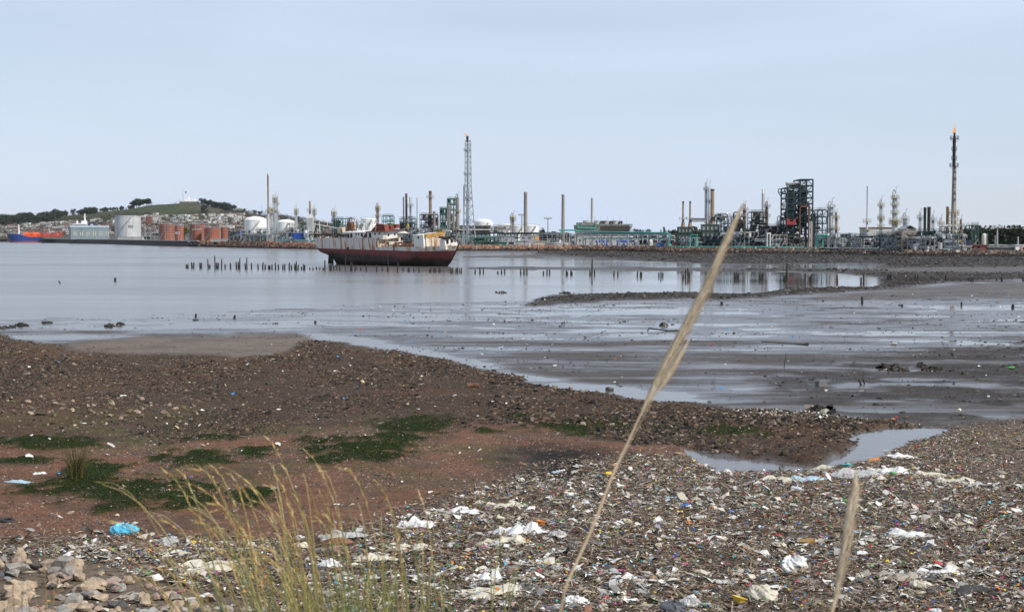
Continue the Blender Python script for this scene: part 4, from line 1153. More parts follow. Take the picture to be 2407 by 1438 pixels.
frame(1766, 1804, 499, 578, 40, 10, 4, 6, DARK, 'cluttered dark unit around the pale chimney base', fill=44, seed=64, pal=[DARK, BLACK, RUSTM, GALV, YEL, SILVER])
column(1833, 516, 8.5, 40, SILVER, 'small shiny domed vessel left of the black tower', plats=(527,), davit=True, pmat=GALV)
frame(1805, 1846, 533, 578, 36, 10, 4, 4, DARK, 'black pipe clutter between pale chimney and black tower', fill=34, seed=65, pal=[DARK, BLACK, DGREEN, RUSTM, GALV])
frame(1640, 1725, 556, 580, 16, 8, 7, 3, DGREEN, 'dark green lower pipework in front of the furnaces', fill=30, seed=66, pal=[DARK, GALV, DGREEN, PALE, BLACK])
frame(1720, 1850, 556, 580, 16, 8, 10, 3, DARK, 'long dark lower pipework left of the black tower foot', fill=44, seed=67, pal=[DARK, BLACK, DGREEN, GALV, PALE])
frame(1576, 1660, 565, 580, 18, 7, 7, 2, DGREEN, 'low dark green pipework in front of the twin-stack furnace', fill=18, seed=68, pal=[DARK, GALV, DGREEN, TEAL])
building(1776, 1797, 563, 12, 4, GALV, 'small grey roofed box venting steam', name='steam_box', pyb=567.5)
D, z0 = Dz(1807, 10); k = 1 / ppm(D)
o = T('white_goalpost', 'white goalpost-shaped pipe frame near the shore', 'pipe frame', 1807, D)
for s in (-3.6, 3.6): MB().box((s * k, 0, zz(549.5) / 2), (1.5 * k, 1.2, zz(549.5))).build('post', WHITE, o)
MB().box((0, 0, zz(549) + .1), (9.4 * k, 1.3, .5)).build('crossbar', WHITE, o)

# ---- black coke tower
D, z0 = Dz(1876, 26); k = 1 / ppm(D)
o = T('coke_tower', 'massive black drum tower in dark green steel, tallest block of the plant', 'tower', 1876, D)
dp = 14.0
TGREEN = M('tower_green_steel', (.008, .032, .034), .55, var=.3)
for x_, top, r_ in ((-10, 446, 12.0), (16.5, 437, 10.5)):
    MB().lathe([(r_ * .45 * k, zz(535)), (r_ * k, zz(508)), (r_ * k, zz(top + 8)), (r_ * .6 * k, zz(top))], 18, (x_ * k, dp / 2)).build('coke_drum', BLACK, o, True)
    for q in range(5):
        z_ = zz(top + 12 + q * 12); MB().lathe([(r_ * k, z_), (r_ * 1.12 * k, z_ + .1), (r_ * 1.12 * k, z_ + .4), (r_ * k, z_ + .5)], 18, (x_ * k, dp / 2)).build('drum_platform', DARK, o)
sections = [(-26, 4, 441), (4, 33.5, 422)]
for xa, xb, top in sections:
    H_ = zz(top)
    pm = MB().box((0, 0, H_ / 2), (.55, .55, H_)).mesh('post')
    for x_ in (xa, (xa + xb) / 2, xb):
        for y_ in (0, dp): link('post', pm, TGREEN, o, (x_ * k, y_, 0))
    lv = [580 - (580 - top) * i / 11 for i in range(1, 12)]
    prev_ = 0
    for q, py in enumerate(lv):
        z_ = zz(py); f = MB()
        for y_ in (0, dp): f.box(((xa + xb) / 2 * k, y_, z_), ((xb - xa) * k, .45, .5))
        for x_ in (xa, (xa + xb) / 2, xb): f.box((x_ * k, dp / 2, z_), (.4, dp, .45))
        if q < 10:
            for hh in (.6, 1.2): f.box(((xa + xb) / 2 * k, 0, z_ + hh), ((xb - xa) * k, .12, .12))
        f.build('floor_beam', TGREEN, o)
        f = MB()
        for (a_, b_) in ((xa, (xa + xb) / 2), ((xa + xb) / 2, xb)):
            f.tube([(a_ * k, -.1, prev_), (b_ * k, -.1, z_)] if q % 2 else [(b_ * k, -.1, prev_), (a_ * k, -.1, z_)], .17, 4)
            f.tube([(a_ * k, dp, prev_), (b_ * k, dp, z_)], .17, 4)
        tag(f.build('bracing', TGREEN, o), kind='stuff')
        if q in (1, 3, 4, 6, 8) : MB().box(((xa + xb) / 2 * k, dp / 2, z_ + .3), ((xb - xa) * k * .92, dp * .9, .1)).build('deck', DARK, o)
        prev_ = z_
for q in range(30):
    xa = random.Random(q).uniform(-22, 24); py = 452 + (q % 10) * 12.8
    MB().box((xa * k, dp * .55, zz(py)), (random.Random(q + 50).uniform(6, 13) * k, dp * .6, random.Random(q + 90).uniform(6, 11) * k)).build('dark_infill', BLACK if q % 3 else DARK, o)  # boxes added to darken the tower's inside and close its sky gaps
# projecting stage at upper left, hung from a raking strut
f = MB()
for y_ in (0, dp):
    f.tube([(-33 * k, y_, zz(442)), (-26 * k, y_, zz(442))], .25, 4); f.tube([(-33 * k, y_, zz(450)), (-26 * k, y_, zz(450))], .25, 4)
    f.tube([(-33 * k, y_, zz(442)), (-33 * k, y_, zz(450)), (-26 * k, y_, zz(462))], .22, 4)
f.box((-29.5 * k, dp / 2, zz(450)), (7 * k, dp, .2)); f.build('side_stage', TGREEN, o)
MB().box((-4 * k, dp / 2, zz(435.5)), (20 * k, 8, 11 * k)).build('winch_house', BLACK, o)
MB().tube([(-28 * k, 2, zz(431.5)), (-8 * k, 2, zz(432)), (-4 * k, 2, zz(431))], .7, 6).build('jib', GALV, o)
MB().tube([(-26 * k, 2, zz(432)), (-20 * k, 2, zz(446))], .5, 6).build('jib_strut', GALV, o)
f = MB(); f.add([(-37 * k, 0, zz(486)), (-27 * k, 0, zz(486)), (-27 * k, 0, zz(477)), (-37 * k, 6, zz(486)), (-27 * k, 6, zz(486)), (-27 * k, 6, zz(477))], [(0, 1, 2), (3, 5, 4), (0, 2, 5, 3), (0, 3, 4, 1)]); f.build('chute_hood', GALV, o)
f = MB(); f.prism([(-28.5 * k, zz(528.5)), (-7.5 * k, zz(528.5)), (-7.5 * k, zz(514.5)), (-11 * k, zz(514.5)), (-14 * k, zz(521)), (-20 * k, zz(521)), (-24 * k, zz(514.5)), (-28.5 * k, zz(514.5))], -1.6, -.5)
f.build('red_shield', REDP, o)
for x_ in (2.5, 23):
    MB().box((x_ * k, -1.2, zz(482) / 2), (2.2 * k, 1.0, zz(482))).build('lift_shaft', RUSTM, o)
MB().box((12.5 * k, -1.2, zz(485)), (22 * k, 1.0, 4.5 * k)).build('lift_head', RUSTM, o)
f = MB()
for x_ in (25, 31): f.box((x_ * k, -.9, zz(520) / 2), (.35, .35, zz(520)))
for q in range(14): f.box((28 * k, -.9, zz(520) * (q + .5) / 14), (6 * k, .3, .3))
f.build('ladder_tower', PALE, o)
rg = random.Random(9)
for q in range(34):
    x_ = rg.uniform(-25, 31) * k; py = rg.uniform(500, 575); ln = rg.uniform(2, 9); y_ = rg.uniform(.5, dp)
    MB().tube([(x_, y_, zz(py)), (x_, y_, zz(py) + ln), (x_ + rg.uniform(-3, 3), y_, zz(py) + ln)], rg.uniform(.15, .5), 6).build('pipe', rg.choice([BLACK, DARK, GALV, RUSTM, DGREEN]), o, True)

# ---- right of the black tower
frame(1911, 1921, 504, 578, 36, 8, 2, 5, GALV, 'narrow pale frame right of the black tower', fill=8, seed=71, brace=.3)
column(1914, 505, 7, 40, SILVER, 'stubby silver vessel in the narrow pale frame', plats=(512,), pmat=GALV, davit=False)
frame(1922, 1944, 494, 575, 34, 10, 2, 5, TGREEN, 'tall open frame with diagonal braces and a blue-green tint', fill=8, seed=72, brace=1.0)
column(1953, 482, 9.5, 40, SILVER, 'silver column under a bowed overhead pipe', plats=(487, 500, 536), pyb=560, pmat=GALV)
column(1966, 508, 4.5, 44, ORUST, 'short yellow-brown column beside the bowed pipe column', plats=(512, 540))
column(1948, 553, 8.5, 12, GALV, 'grey bullet-shaped vessel by the right teal loops', pipe=False, davit=False, name='process_vessel')
column(1964, 550, 9.5, 16, PALE, 'pale wide vessel with a dark stripe right of the bullet vessel', pipe=False, davit=False, name='process_vessel')
column(1977, 550, 5.5, 18, CONC, 'tan slim vessel right of the pale wide vessel', pipe=False, davit=False, name='process_vessel')
tank(1990, 26, 554, 566, 90, WHITE, 'white low domed tank behind the pipe clutter, left one', dome=5, name='domed_tank')
tank(2004, 20, 553, 566, 110, WHITE, 'white low domed tank behind the pipe clutter, right one', dome=4, name='domed_tank')
D, z0 = Dz(2037.5, 40); k = 1 / ppm(D)
o = T('thin_stack', 'very slender pale stack on a conical base', 'chimney', 2037.5, D)
MB().lathe([(4.5 * k, 0), (4.5 * k, zz(545)), (3 * k, zz(538)), (1.9 * k, zz(522)), (1.5 * k, zz(500)), (1.4 * k, zz(441)), (1.8 * k, zz(440)), (1.8 * k, zz(437.5))], 12).build('shaft', SILVER, o, True)
for py in (521, 541, 570): platform(o, 2.3 * k, zz(py), YEL)
for q in range(16): MB().lathe([(1.5 * k, zz(515 - q * 4.5)), (1.75 * k, zz(515 - q * 4.5) + .1), (1.5 * k, zz(515 - q * 4.5) + .3)], 10).build('band', GALV, o)
column(2070.5, 478, 5.2, 40, SILVER, 'silver column with yellow platforms left of the grand column', plats=(484, 512, 516, 534))
column(2103, 456, 8.0, 32, SILVER, 'grand silver column with bulging yellow platforms, tallest on the right', plats=(466, 482, 501), w2=13.0, split=531)
D, z0 = Dz(2103, 32); k = 1 / ppm(D)
o = T('column_gallery', 'wide yellow gallery ring around the grand silver column', 'platform', 2103, D)
for py in (519, 523, 527, 549): platform(o, 4.6 * k if py < 540 else 6.6 * k, zz(py), YEL, w=2.0 if py > 540 else 1.6)
for q in range(10):
    a_ = 2 * PI * q / 10
    MB().tube([(6.5 * k * math.cos(a_), 6.5 * k * math.sin(a_), zz(529)), (6.5 * k * math.cos(a_), 6.5 * k * math.sin(a_), zz(517))], .3, 6).build('riser_pipe', SILVER, o)
column(2127.5, 509, 7.0, 50, SILVER, 'silver column with curled vent right of the grand column', plats=(514, 523), pmat=GALV)
building(2042, 2098, 536, 60, 16, PALE, 'pale ribbed metal shed behind the grand column', name='metal_shed', roofmat=RUSTM)
building(2126, 2152, 540, 44, 10, GALV, 'grey rounded-roof shed left of the twin black stacks', gable=1.5)
column(2163, 508, 5.0, 46, SILVER, 'slim silver column with a wide side platform', plats=(512,), pmat=GALV)
chimney(2173.5, 488, 6.4, 6.6, 36, BLACK, 'left of twin sooty black stacks', ladder=False)
chimney(2182.5, 486.5, 7.0, 7.4, 34, BLACK, 'right of twin sooty black stacks', cap=BLACK)
column(2193, 514, 4.6, 44, PALE, 'pale column close right of the twin black stacks', plats=(518,), pmat=GALV)
column(2211.5, 522, 5.4, 40, PALE, 'short column with a yellow ring left of the rust stack', plats=(527,))
chimney(2226, 486, 5.4, 5.8, 32, RUSTM, 'rust brown stack with a caged ladder left of the right flare', plat=())
mast(2221, 533, 24, 'thin post with crossbar before the rust stack')
frame(1972, 2060, 556, 588, 18, 9, 8, 4, DGREEN, 'dark pipe clutter left of the slender pale stack', fill=44, seed=73, pal=[DARK, BLACK, DGREEN, GALV, PALE])
frame(2040, 2130, 552, 588, 16, 9, 7, 4, DGREEN, 'yellow-railed pipework under the grand silver column', fill=46, seed=74, pal=[DARK, SILVER, DGREEN, GALV, YEL, YEL])
frame(2122, 2162, 545, 588, 16, 9, 3, 4, CONC, 'concrete table frame with dark bays left of the twin stacks', fill=20, seed=75, th=.9, pal=[DARK, BLACK, YEL, ORANGE])
frame(2158, 2228, 545, 588, 16, 10, 6, 4, DGREEN, 'green railed deck structure under the twin black stacks', fill=44, seed=76, pal=[DARK, SILVER, DGREEN, GALV, TEAL])
frame(2226, 2266, 556, 589, 18, 9, 4, 3, DGREEN, 'yellow and green pipework at the foot of the right flare', fill=26, seed=77, pal=[YEL, GALV, DGREEN, DARK, PALE])
frame(2284, 2300, 530, 575, 24, 7, 2, 4, DGREEN, 'small green stair tower with yellow rails near the trees', fill=6, seed=78)
column(2259, 525, 4.0, 44, RUSTM, 'short rusty column right of the right flare', plats=(532,), pmat=GALV)
rack(1925, 2240, 585.5, 8, 20, 'low green pipe sleeper rack along the shore at right', npipe=4, seed=79, mat=DGREEN, depth=3)
for px_, lb in ((2152, 'white drum at the shore, left of two'), (2182.5, 'white drum at the shore, right of two')):
    column(px_, 579.5, 4.2, 10, WHITE, lb, pipe=False, davit=False, name='upright_tank')

for i, (a_, b_, top, sd, lb) in enumerate([(1590, 1650, 560, 91, 'pale tangle of small pipes before the twin-stack furnace'), (1690, 1770, 545, 92, 'pale tangle of pipes right of the panelled furnace'), (1800, 1850, 552, 93, 'grey pipe tangle at the left foot of the black tower'),
                                           (1905, 1985, 548, 94, 'silvery pipe tangle around the right teal loops'), (1985, 2045, 560, 95, 'silvery pipe tangle left of the slender stack'), (2060, 2120, 560, 96, 'silvery pipe tangle under the grand column'),
                                           (2130, 2200, 556, 97, 'silvery pipe tangle below the twin black stacks'), (2200, 2262, 550, 98, 'silvery pipe tangle at the right flare foot'), (640, 760, 536, 99, 'silvery pipe tangle right of the slim chimney'), (540, 636, 548, 100, 'silvery pipe tangle left of the slim chimney'),
                                           (764, 900, 522, 101, 'silvery pipe tangle beyond the wreck stern'), (930, 1090, 535, 102, 'silvery pipe tangle beyond the wreck bow')]):
    frame(a_, b_, top, 588, 13 if a_ > 1500 else 26, 6, 6, 3, GALV, lb, name='pipework', fill=46, seed=sd, brace=.05, th=.2, deck=False, rails=False, pal=[SILVER, GALV, PALE, PALE, YEL, DGREEN, SILVER, DARK])
# ---- right flare stack
D, z0 = Dz(2240, 28); k = 1 / ppm(D)
o = T('flare_stack', 'tall lettered flare stack with a bright flame at right', 'flare stack', 2240, D)
MB().lathe([(5.8 * k, 0), (5.2 * k, zz(520)), (4.2 * k, zz(450)), (3.5 * k, zz(391))], 18).build('shaft', CONC, o, True)
MB().lathe([(2.6 * k, zz(391)), (2.4 * k, zz(330)), (1.9 * k, zz(327)), (1.9 * k, zz(318)), (2.9 * k, zz(315.5)), (2.6 * k, zz(312.5))], 14).build('burner_tip', BLACK, o, True)
for py in (391, 327): platform(o, 2.8 * k, zz(py), BLACK, w=1.2)
f = MB()
for q in range(3):
    a_ = 2 * PI * q / 3 + .4
    f.tube([(3.2 * k * math.cos(a_), 3.2 * k * math.sin(a_), zz(391)), (3.2 * k * math.cos(a_), 3.2 * k * math.sin(a_), zz(327))], .16, 5)
f.build('guide_rod', BLACK, o)
for py in (352, 374): platform(o, 2.5 * k, zz(py), BLACK, w=.6, n=8)
for py in (500, 505, 519, 532, 546): platform(o, 5.6 * k, zz(py), YEL, w=1.3)
f = MB()
for s in (-.35, .35): f.tube([(6.6 * k, s, 0), (4.3 * k, s, zz(391))], .08, 4)
for q in range(60): u = (q + .5) / 60; f.box((6.6 * k + (4.3 - 6.6) * k * u, 0, zz(391) * u), (.5, .8, .08))
f.build('caged_ladder', GALV, o)
for ch, py in zip('ANCAP', (405, 421, 438, 455, 471)):
    r_ = np.interp(py, [391, 450, 520], [3.5, 4.2, 5.2]) * k
    text_obj(ch, 1.9, LETTER, o, (r_ * .30, -r_ * 1.0, zz(py)), .3, 'letter')
for x_ in (-4.5, -6.5): MB().tube([(x_ * k, -3, 0), (x_ * k, -3, zz(502))], .8 * k, 8).build('riser_pipe', SILVER, o, True)
flame(o, zz(312.5), [[(0, 0, -.3, .45), (-.1, 0, .8, .62), (-.05, 0, 1.8, .5), (.25, 0, 2.8, .22), (.1, 0, 3.4, .03)],
                     [(-.4, .1, .4, .3), (-.55, .1, 1.3, .35), (-.35, .1, 2.3, .12), (-.3, .1, 2.6, .02)],
                     [(-.3, 0, 3.6, .03), (-.2, 0, 3.9, .26), (-.25, 0, 4.4, .18), (-.1, 0, 4.8, .02)]], FIRE)

# ---- low buildings at far right
BRK = M('red_brick_wall', (.17, .065, .05), .85, var=.2)
building(2263, 2322, 577, 30, 10, BRK, 'low dark red brick building at far right', windows=((2284, 2290, 580, 585), (2298, 2304, 580, 585)))
building(2264, 2284, 580, 18, 5, PCONC, 'small grey kiosk in front of the red brick building', windows=((2274, 2282, 583, 588),))
column(2313.5, 548.5, 11, 50, M('cream_tank', (.66, .62, .53), .5, var=.08, dirt=(.35, .3, .25), dirt_amt=.2, streak=True), 'tall cream capsule tank before the dark pines', pipe=False, davit=False, name='upright_tank')
building(2318, 2372, 577, 60, 12, GALV, 'long low grey roofed shed right of the red brick building', roofmat=PCONC)
building(2325, 2400, 583, 24, 3, M('dark_fence_panel', (.10, .10, .10), .8, var=.3), 'dark low wall fronting the sheds at far right', cat='wall', name='low_wall')
building(2388, 2440, 577, 26, 8, WHITE, 'white gate shed with orange post at the right edge', roofmat=PALE, panel=(2398, 2402, 580, 588, M('orange_paint', (.55, .15, .04), .6)), windows=((2404, 2412, 581, 587),))
building(2279, 2286, 566, 34, 4, BLUE, 'small blue tank box beside the stair tower', name='blue_box')
for px_, pt, lb in ((2293, 553, 'white flagpole-like post before the brick building'), (2344, 536, 'wooden utility pole with crossarm amid the pines'), (2340, 553, 'short grey pole left of the utility pole'), (2393, 556, 'grey lamp pole near the right edge')):
    mast(px_, pt, 40, lb, lamps=(pt == 536))

# ================================================================== grounded wreck
PHI = math.radians(38.0)
SO = Vector((X_at(757, 366.0) , 366.0, -0.35))            # stern, centre line
DX, DN = Vector((math.cos(PHI), -math.sin(PHI), 0)), Vector((math.sin(PHI), math.cos(PHI), 0))
wreck = thing('shipwreck', 'rusting red and white ship wreck stranded on the mud', 'shipwreck', SO, -PHI)
wreck.rotation_euler = (math.radians(5.0), 0, -PHI)
HB = 4.3
def s_x(px, y):          # local length position that shows at photo column px on the plane y
    q = (px - CX) / F
    return (q * (SO.y + y * DN.y) * ct - SO.x - y * DN.x) / (DX.x - q * DX.y * ct)
def s_z(py, x, y):       # local height that shows at photo row py (heel roughly undone)
    D = SO.y + x * DX.y + y * DN.y
    return Z_at(py, D) - math.tan(math.radians(5.0)) * (-y) * -1 * 0 - (-y) * math.sin(math.radians(-5.0)) * -1
LEN = s_x(1080, 0.0)
def wmat(name, base, red=True, k=0.0):
    """ship paint: white topsides, red band, black-brown bottom, with rust blooms and runs"""
    m, t, b = newmat(name)
    tc = nnode(t, 'ShaderNodeTexCoord'); sp = nnode(t, 'ShaderNodeSeparateXYZ'); t.links.new(tc.outputs['Object'], sp.inputs['Vector'])
    mp = nnode(t, 'ShaderNodeMapping'); mp.inputs['Scale'].default_value = (1.0, 1.0, .16); t.links.new(tc.outputs['Object'], mp.inputs['Vector'])
    ns = nnode(t, 'ShaderNodeTexNoise', Scale=.9, Detail=7.0, Roughness=.7); t.links.new(mp.outputs['Vector'], ns.inputs['Vector'])
    nb = nnode(t, 'ShaderNodeTexNoise', Scale=.45, Detail=6.0, Roughness=.65); t.links.new(tc.outputs['Object'], nb.inputs['Vector'])
    top = ramp(t, [(.0, base), (.50 - k, base), (.58 - k, (.42, .24, .12)), (.67 - k, (.26, .085, .03)), (.78 - k, (.08, .035, .02))]); t.links.new(ns.outputs['Fac'], top.inputs['Fac'])
    out = top.outputs['Color']
    if red:
        # wobble the paint lines a little
        add = nnode(t, 'ShaderNodeMath', operation='MULTIPLY_ADD'); add.inputs[1].default_value = 2.6; t.links.new(ns.outputs['Fac'], add.inputs[0])
        rdm = ramp(t, [(.30, (.21, .045, .045)), (.52, (.165, .040, .036)), (.66, (.09, .035, .025))]); t.links.new(nb.outputs['Fac'], rdm.inputs['Fac'])
        dkm = ramp(t, [(.35, (.014, .011, .010)), (.6, (.040, .022, .016)), (.72, (.10, .042, .025))]); t.links.new(ns.outputs['Fac'], dkm.inputs['Fac'])
        ln = nnode(t, 'ShaderNodeMath', operation='MULTIPLY_ADD'); ln.inputs[1].default_value = .016; t.links.new(sp.outputs['X'], ln.inputs[0]); t.links.new(sp.outputs['Z'], ln.inputs[2])
        g1 = nnode(t, 'ShaderNodeMath', operation='GREATER_THAN'); g1.inputs[1].default_value = 4.95; t.links.new(ln.outputs[0], g1.inputs[0])
        t.links.new(sp.outputs['Z'], add.inputs[2])
        # dark bottom rises toward the stern
        sl = nnode(t, 'ShaderNodeMath', operation='MULTIPLY_ADD'); sl.inputs[1].default_value = .045; t.links.new(sp.outputs['X'], sl.inputs[0]); t.links.new(add.outputs[0], sl.inputs[2])
        g2 = nnode(t, 'ShaderNodeMapRange'); g2.inputs['From Min'].default_value = 5.2; g2.inputs['From Max'].default_value = 6.1; t.links.new(sl.outputs[0], g2.inputs['Value'])
        m1 = nnode(t, 'ShaderNodeMix', data_type='RGBA'); t.links.new(g2.outputs['Result'], m1.inputs['Factor']); t.links.new(dkm.outputs['Color'], m1.inputs['A']); t.links.new(rdm.outputs['Color'], m1.inputs['B'])
        m2 = nnode(t, 'ShaderNodeMix', data_type='RGBA'); t.links.new(g1.outputs[0], m2.inputs['Factor']); t.links.new(m1.outputs['Result'], m2.inputs['A']); t.links.new(out, m2.inputs['B'])
        out = m2.outputs['Result']
    t.links.new(out, b.inputs['Base Color']); b.inputs['Roughness'].default_value = .7
    bp = nnode(t, 'ShaderNodeBump', Strength=.25, Distance=.05); t.links.new(nb.outputs['Fac'], bp.inputs['Height']); t.links.new(bp.outputs['Normal'], b.inputs['Normal'])
    return m
HULLM = wmat('wreck_hull_paint', (.62, .60, .57)); DECKM = wmat('wreck_white_paint', (.74, .72, .67), False, -.05)
WRUST = M('wreck_rust', (.16, .06, .03), .85, var=.5, scale=.8, dirt=(.05, .03, .02), dirt_amt=.5)
WDARK = M('wreck_dark_opening', (.008, .007, .006), .9, var=.2)
WORNG = wmat('wreck_orange_rust', (.68, .63, .52), False, .05)
WRED = M('wreck_red_funnel', (.20, .040, .026), .65, var=.3, scale=.7, dirt=(.08, .03, .02), dirt_amt=.35, streak=True)
WPLANK = M('wreck_charred_deck', (.030, .024, .018), .9, var=.5, scale=1.2)
x_br = s_x(889.5, -HB)                       # break of the raised after deck, near side
def stern_x(z): return float(np.interp(z, [0, .8, 2.6, 3.6, 4.5, 5.6, 6.6, 7.7], [5.2, 5.0, 4.2, 2.2, .9, .15, -.1, -.2]))
def bow_x(z): return LEN - 4.2 + 4.2 * (max(z, 0) / 5.4) ** .8
def half(u, z):
    zt = min(1.0, max(0.0, z / 3.9))
    fb = min(1.0, ((1 - u) / (.20 + .16 * (1 - zt))) ** .62) if u < 1 else 0
    fs = min(1.0, (max(u, 0) / (.06 + .26 * (1 - zt))) ** (.42 + .35 * (1 - zt)))
    bil = min(1.0, .42 + .58 * (z / 1.7) ** .5) if z < 1.7 else 1.0 + .03 * min(1, (z - 1.7) / 4)
    return HB * fb * fs * bil
def strake(z0f, z1f, nz, us, inner=0.0):
    f = MB()
    for side in (-1, 1):
        vs = []
        for u in us:
            xa = stern_x(4) + (bow_x(4) - stern_x(4)) * u
            za, zb_ = z0f(xa), z1f(xa)
            for q in range(nz + 1):
                z = za + (zb_ - za) * q / nz
                x = stern_x(z) + (bow_x(z) - stern_x(z)) * u
                vs.append((x, side * max(0.03, half(u, z) - inner), z))
        n = nz + 1; fs = []
        for i in range(len(us) - 1):
            for q in range(nz):
                a_ = (i * n + q, (i + 1) * n + q, (i + 1) * n + q + 1, i * n + q + 1)
                fs.append(a_ if side < 0 else a_[::-1])
        f.add(vs, fs)
    return f
us = [0, .004, .012, .025, .045, .07, .1, .14] + list(np.linspace(.18, .8, 26)) + [.83, .86, .885, .91, .93, .95, .965, .98, .99, .997, 1]
top_main = lambda x: float(np.interp(x, [0, x_br, s_x(976, -HB), LEN], [5.0, 5.35, 5.45, 5.35]))
strake(lambda x: 0.0, top_main, 18, us).build('hull', HULLM, wreck, True)
u_br = (x_br - stern_x(4)) / (bow_x(4) - stern_x(4))
ua = [u for u in us if u < u_br] + [u_br]
strake(lambda x: top_main(x) + .01, lambda x: 7.55, 5, ua, -.03).build('raised_side', HULLM, wreck, True)
f = MB(); ring = []
for z_, uu, nm, pl in ((6.9, ua, 'after_deck', WPLANK), (4.75, [u for u in us if u > u_br - .02], 'main_deck', WPLANK)):
    f = MB(); vs = []
    for u in uu:
        x = stern_x(z_) + (bow_x(z_) - stern_x(z_)) * u; h_ = max(.02, half(u, z_) - .06); vs += [(x, -h_, z_), (x, h_, z_)]
    f.add(vs, [(2 * i, 2 * i + 2, 2 * i + 3, 2 * i + 1) for i in range(len(uu) - 1)]); f.build(nm, pl, wreck)
MB().box((x_br, 0, (4.8 + 7.5) / 2), (.2, HB * 2 * .97, 2.7)).build('front_bulkhead', WORNG, wreck)
# rudder and stern post
MB().add([(2.3, -.18, .5), (4.0, -.18, .4), (4.1, -.18, 2.5), (2.7, -.18, 2.7), (2.3, .18, .5), (4.0, .18, .4), (4.1, .18, 2.5), (2.7, .18, 2.7)],
         [(0, 1, 2, 3), (7, 6, 5, 4), (0, 4, 5, 1), (1, 5, 6, 2), (2, 6, 7, 3), (3, 7, 4, 0)]).build('rudder', WPLANK, wreck)
MB().cyl((3.9, 0, 2.4), (4.3, 0, 3.2), .25, n=8).build('rudder_stock', WPLANK, wreck)
MB().tube([(LEN - 4.25, 0, 0), (bow_x(1.5) + .08, 0, 1.5), (bow_x(3.5) + .1, 0, 3.5), (bow_x(5.4) + .15, 0, 5.55)], .16, 6).build('stem_bar', WPLANK, wreck)
def wbox(pxa, pxb, pya, pyb, y0, y1, name, mat, lean=0.0):
    """block whose near side stands on y0 between two photo columns"""
    xa, xb = s_x(pxa, y0), s_x(pxb, y0)
    zt, zb_ = s_z(pya, (xa + xb) / 2, y0), s_z(pyb, (xa + xb) / 2, y0)
    MB().add([(xa, y0, zb_), (xb, y0, zb_), (xb, y1, zb_), (xa, y1, zb_), (xa, y0, zt), (xb + lean, y0, zt), (xb + lean, y1, zt), (xa, y1, zt)],
             [(3, 2, 1, 0), (4, 5, 6, 7), (0, 1, 5, 4), (1, 2, 6, 5), (2, 3, 7, 6), (3, 0, 4, 7)]).build(name, mat, wreck)
    return xa, xb, zb_, zt
wbox(809, 870, 537, 553, -3.2, 3.0, 'deckhouse', DECKM)
xa, xb, zb_, zt = wbox(868, 904, 535.5, 553.5, -3.6, 3.6, 'bridge', DECKM, lean=.3)
MB().box(((xa + xb) / 2 + .4, 0, zt + .06), (xb - xa + 1.6, 7.8, .14)).build('bridge_roof', WRUST, wreck)
MB().add([(xb + .3, 1.2, zt - .4), (xb + .3, 3.9, zt - .3), (xb + 2.2, 3.6, zt - .9), (xb + .3, 1.2, zt - .7), (xb + .3, 3.9, zt - .6), (xb + 2.2, 3.6, zt - 1.0)],
         [(0, 2, 1), (3, 4, 5), (0, 3, 5, 2), (1, 2, 5, 4)]).build('bent_awning', DECKM, wreck)
BX, BZ = xb, zt
# red funnel block on the bridge roof
xa, xb_ = s_x(877, -2.2), s_x(911, -2.2); z1 = BZ + .15; z2 = s_z(518.5, xa, -2.2)
f = MB(); f.add([(xa, -2.2, z1), (xb_, -2.2, z1), (xb_ - .4, -2.2, z2 - .2), (xa + (xb_ - xa) * .45, -2.2, z2), (xa, -.6, z1), (xb_, -.6, z1), (xb_ - .4, -.6, z2 - .4), (xa + (xb_ - xa) * .45, -.6, z2 - .2)],
                [(0, 1, 2, 3), (7, 6, 5, 4), (0, 3, 7, 4), (3, 2, 6, 7), (2, 1, 5, 6)]); f.build('red_funnel', WRED, wreck)
for a_, b_, c_, d_, y_ in ((908, 924, 526.5, 535, -.5), (929, 937, 527, 536, 1.8)):
    wbox(a_, b_, c_, d_, y_, y_ + 1.2, 'funnel_fragment', WRED)
MB().tube([(xa + 1.6, -2.25, z1), (xa + 1.9, -2.25, z2 - .6)], .14, 6).build('white_pipe', DECKM, wreck)
wbox(822, 832.5, 518.5, 537.5, -.7, .5, 'after_funnel', WRUST, lean=-.15)
wbox(799, 809, 528, 541, -2.2, -.4, 'orange_locker', WORNG)
wbox(807, 816, 530, 543, -1.0, 1.2, 'ochre_locker', WORNG)
# forward blocks
xa, xb, zb_, zt = wbox(976.5, 999, 541.5, 573, -HB + .25, HB - .6, 'hold_trunk', DECKM)
MB().box((xb + .08, 0, (zb_ + zt) / 2 - .3), (.18, (HB - .5) * 1.8, (zt - zb_) * .8)).build('trunk_front', WORNG, wreck)
for q in range(6): MB().box((xb + .22, -HB + 1.0 + q * 1.3, (zb_ + zt) / 2 - .3), (.14, .12, (zt - zb_) * .78)).build('stiffener', DECKM, wreck)
MB().box((xb + .15, 0, zt - .3), (.35, (HB - .5) * 1.9, .9)).build('trunk_cornice', M('wreck_ochre', (.42, .24, .06), .8, var=.4, scale=1.0, dirt=(.12, .05, .02), dirt_amt=.4), wreck)
xa, xb, zb_, zt = wbox(1036.5, 1049, 556, 578, -2.4, 1.0, 'forward_hut', DECKM)
MB().box((xb + .06, -.7, (zb_ + zt) / 2 - .7), (.12, 3.3, (zt - zb_) * .5)).build('rusted_front', WORNG, wreck)
for y_ in (-1.5, .1): MB().box((xb + .05, y_, (zb_ + zt) / 2 + .55), (.14, .75, .9)).build('window', WDARK, wreck)
f = MB(); rg = random.Random(3)
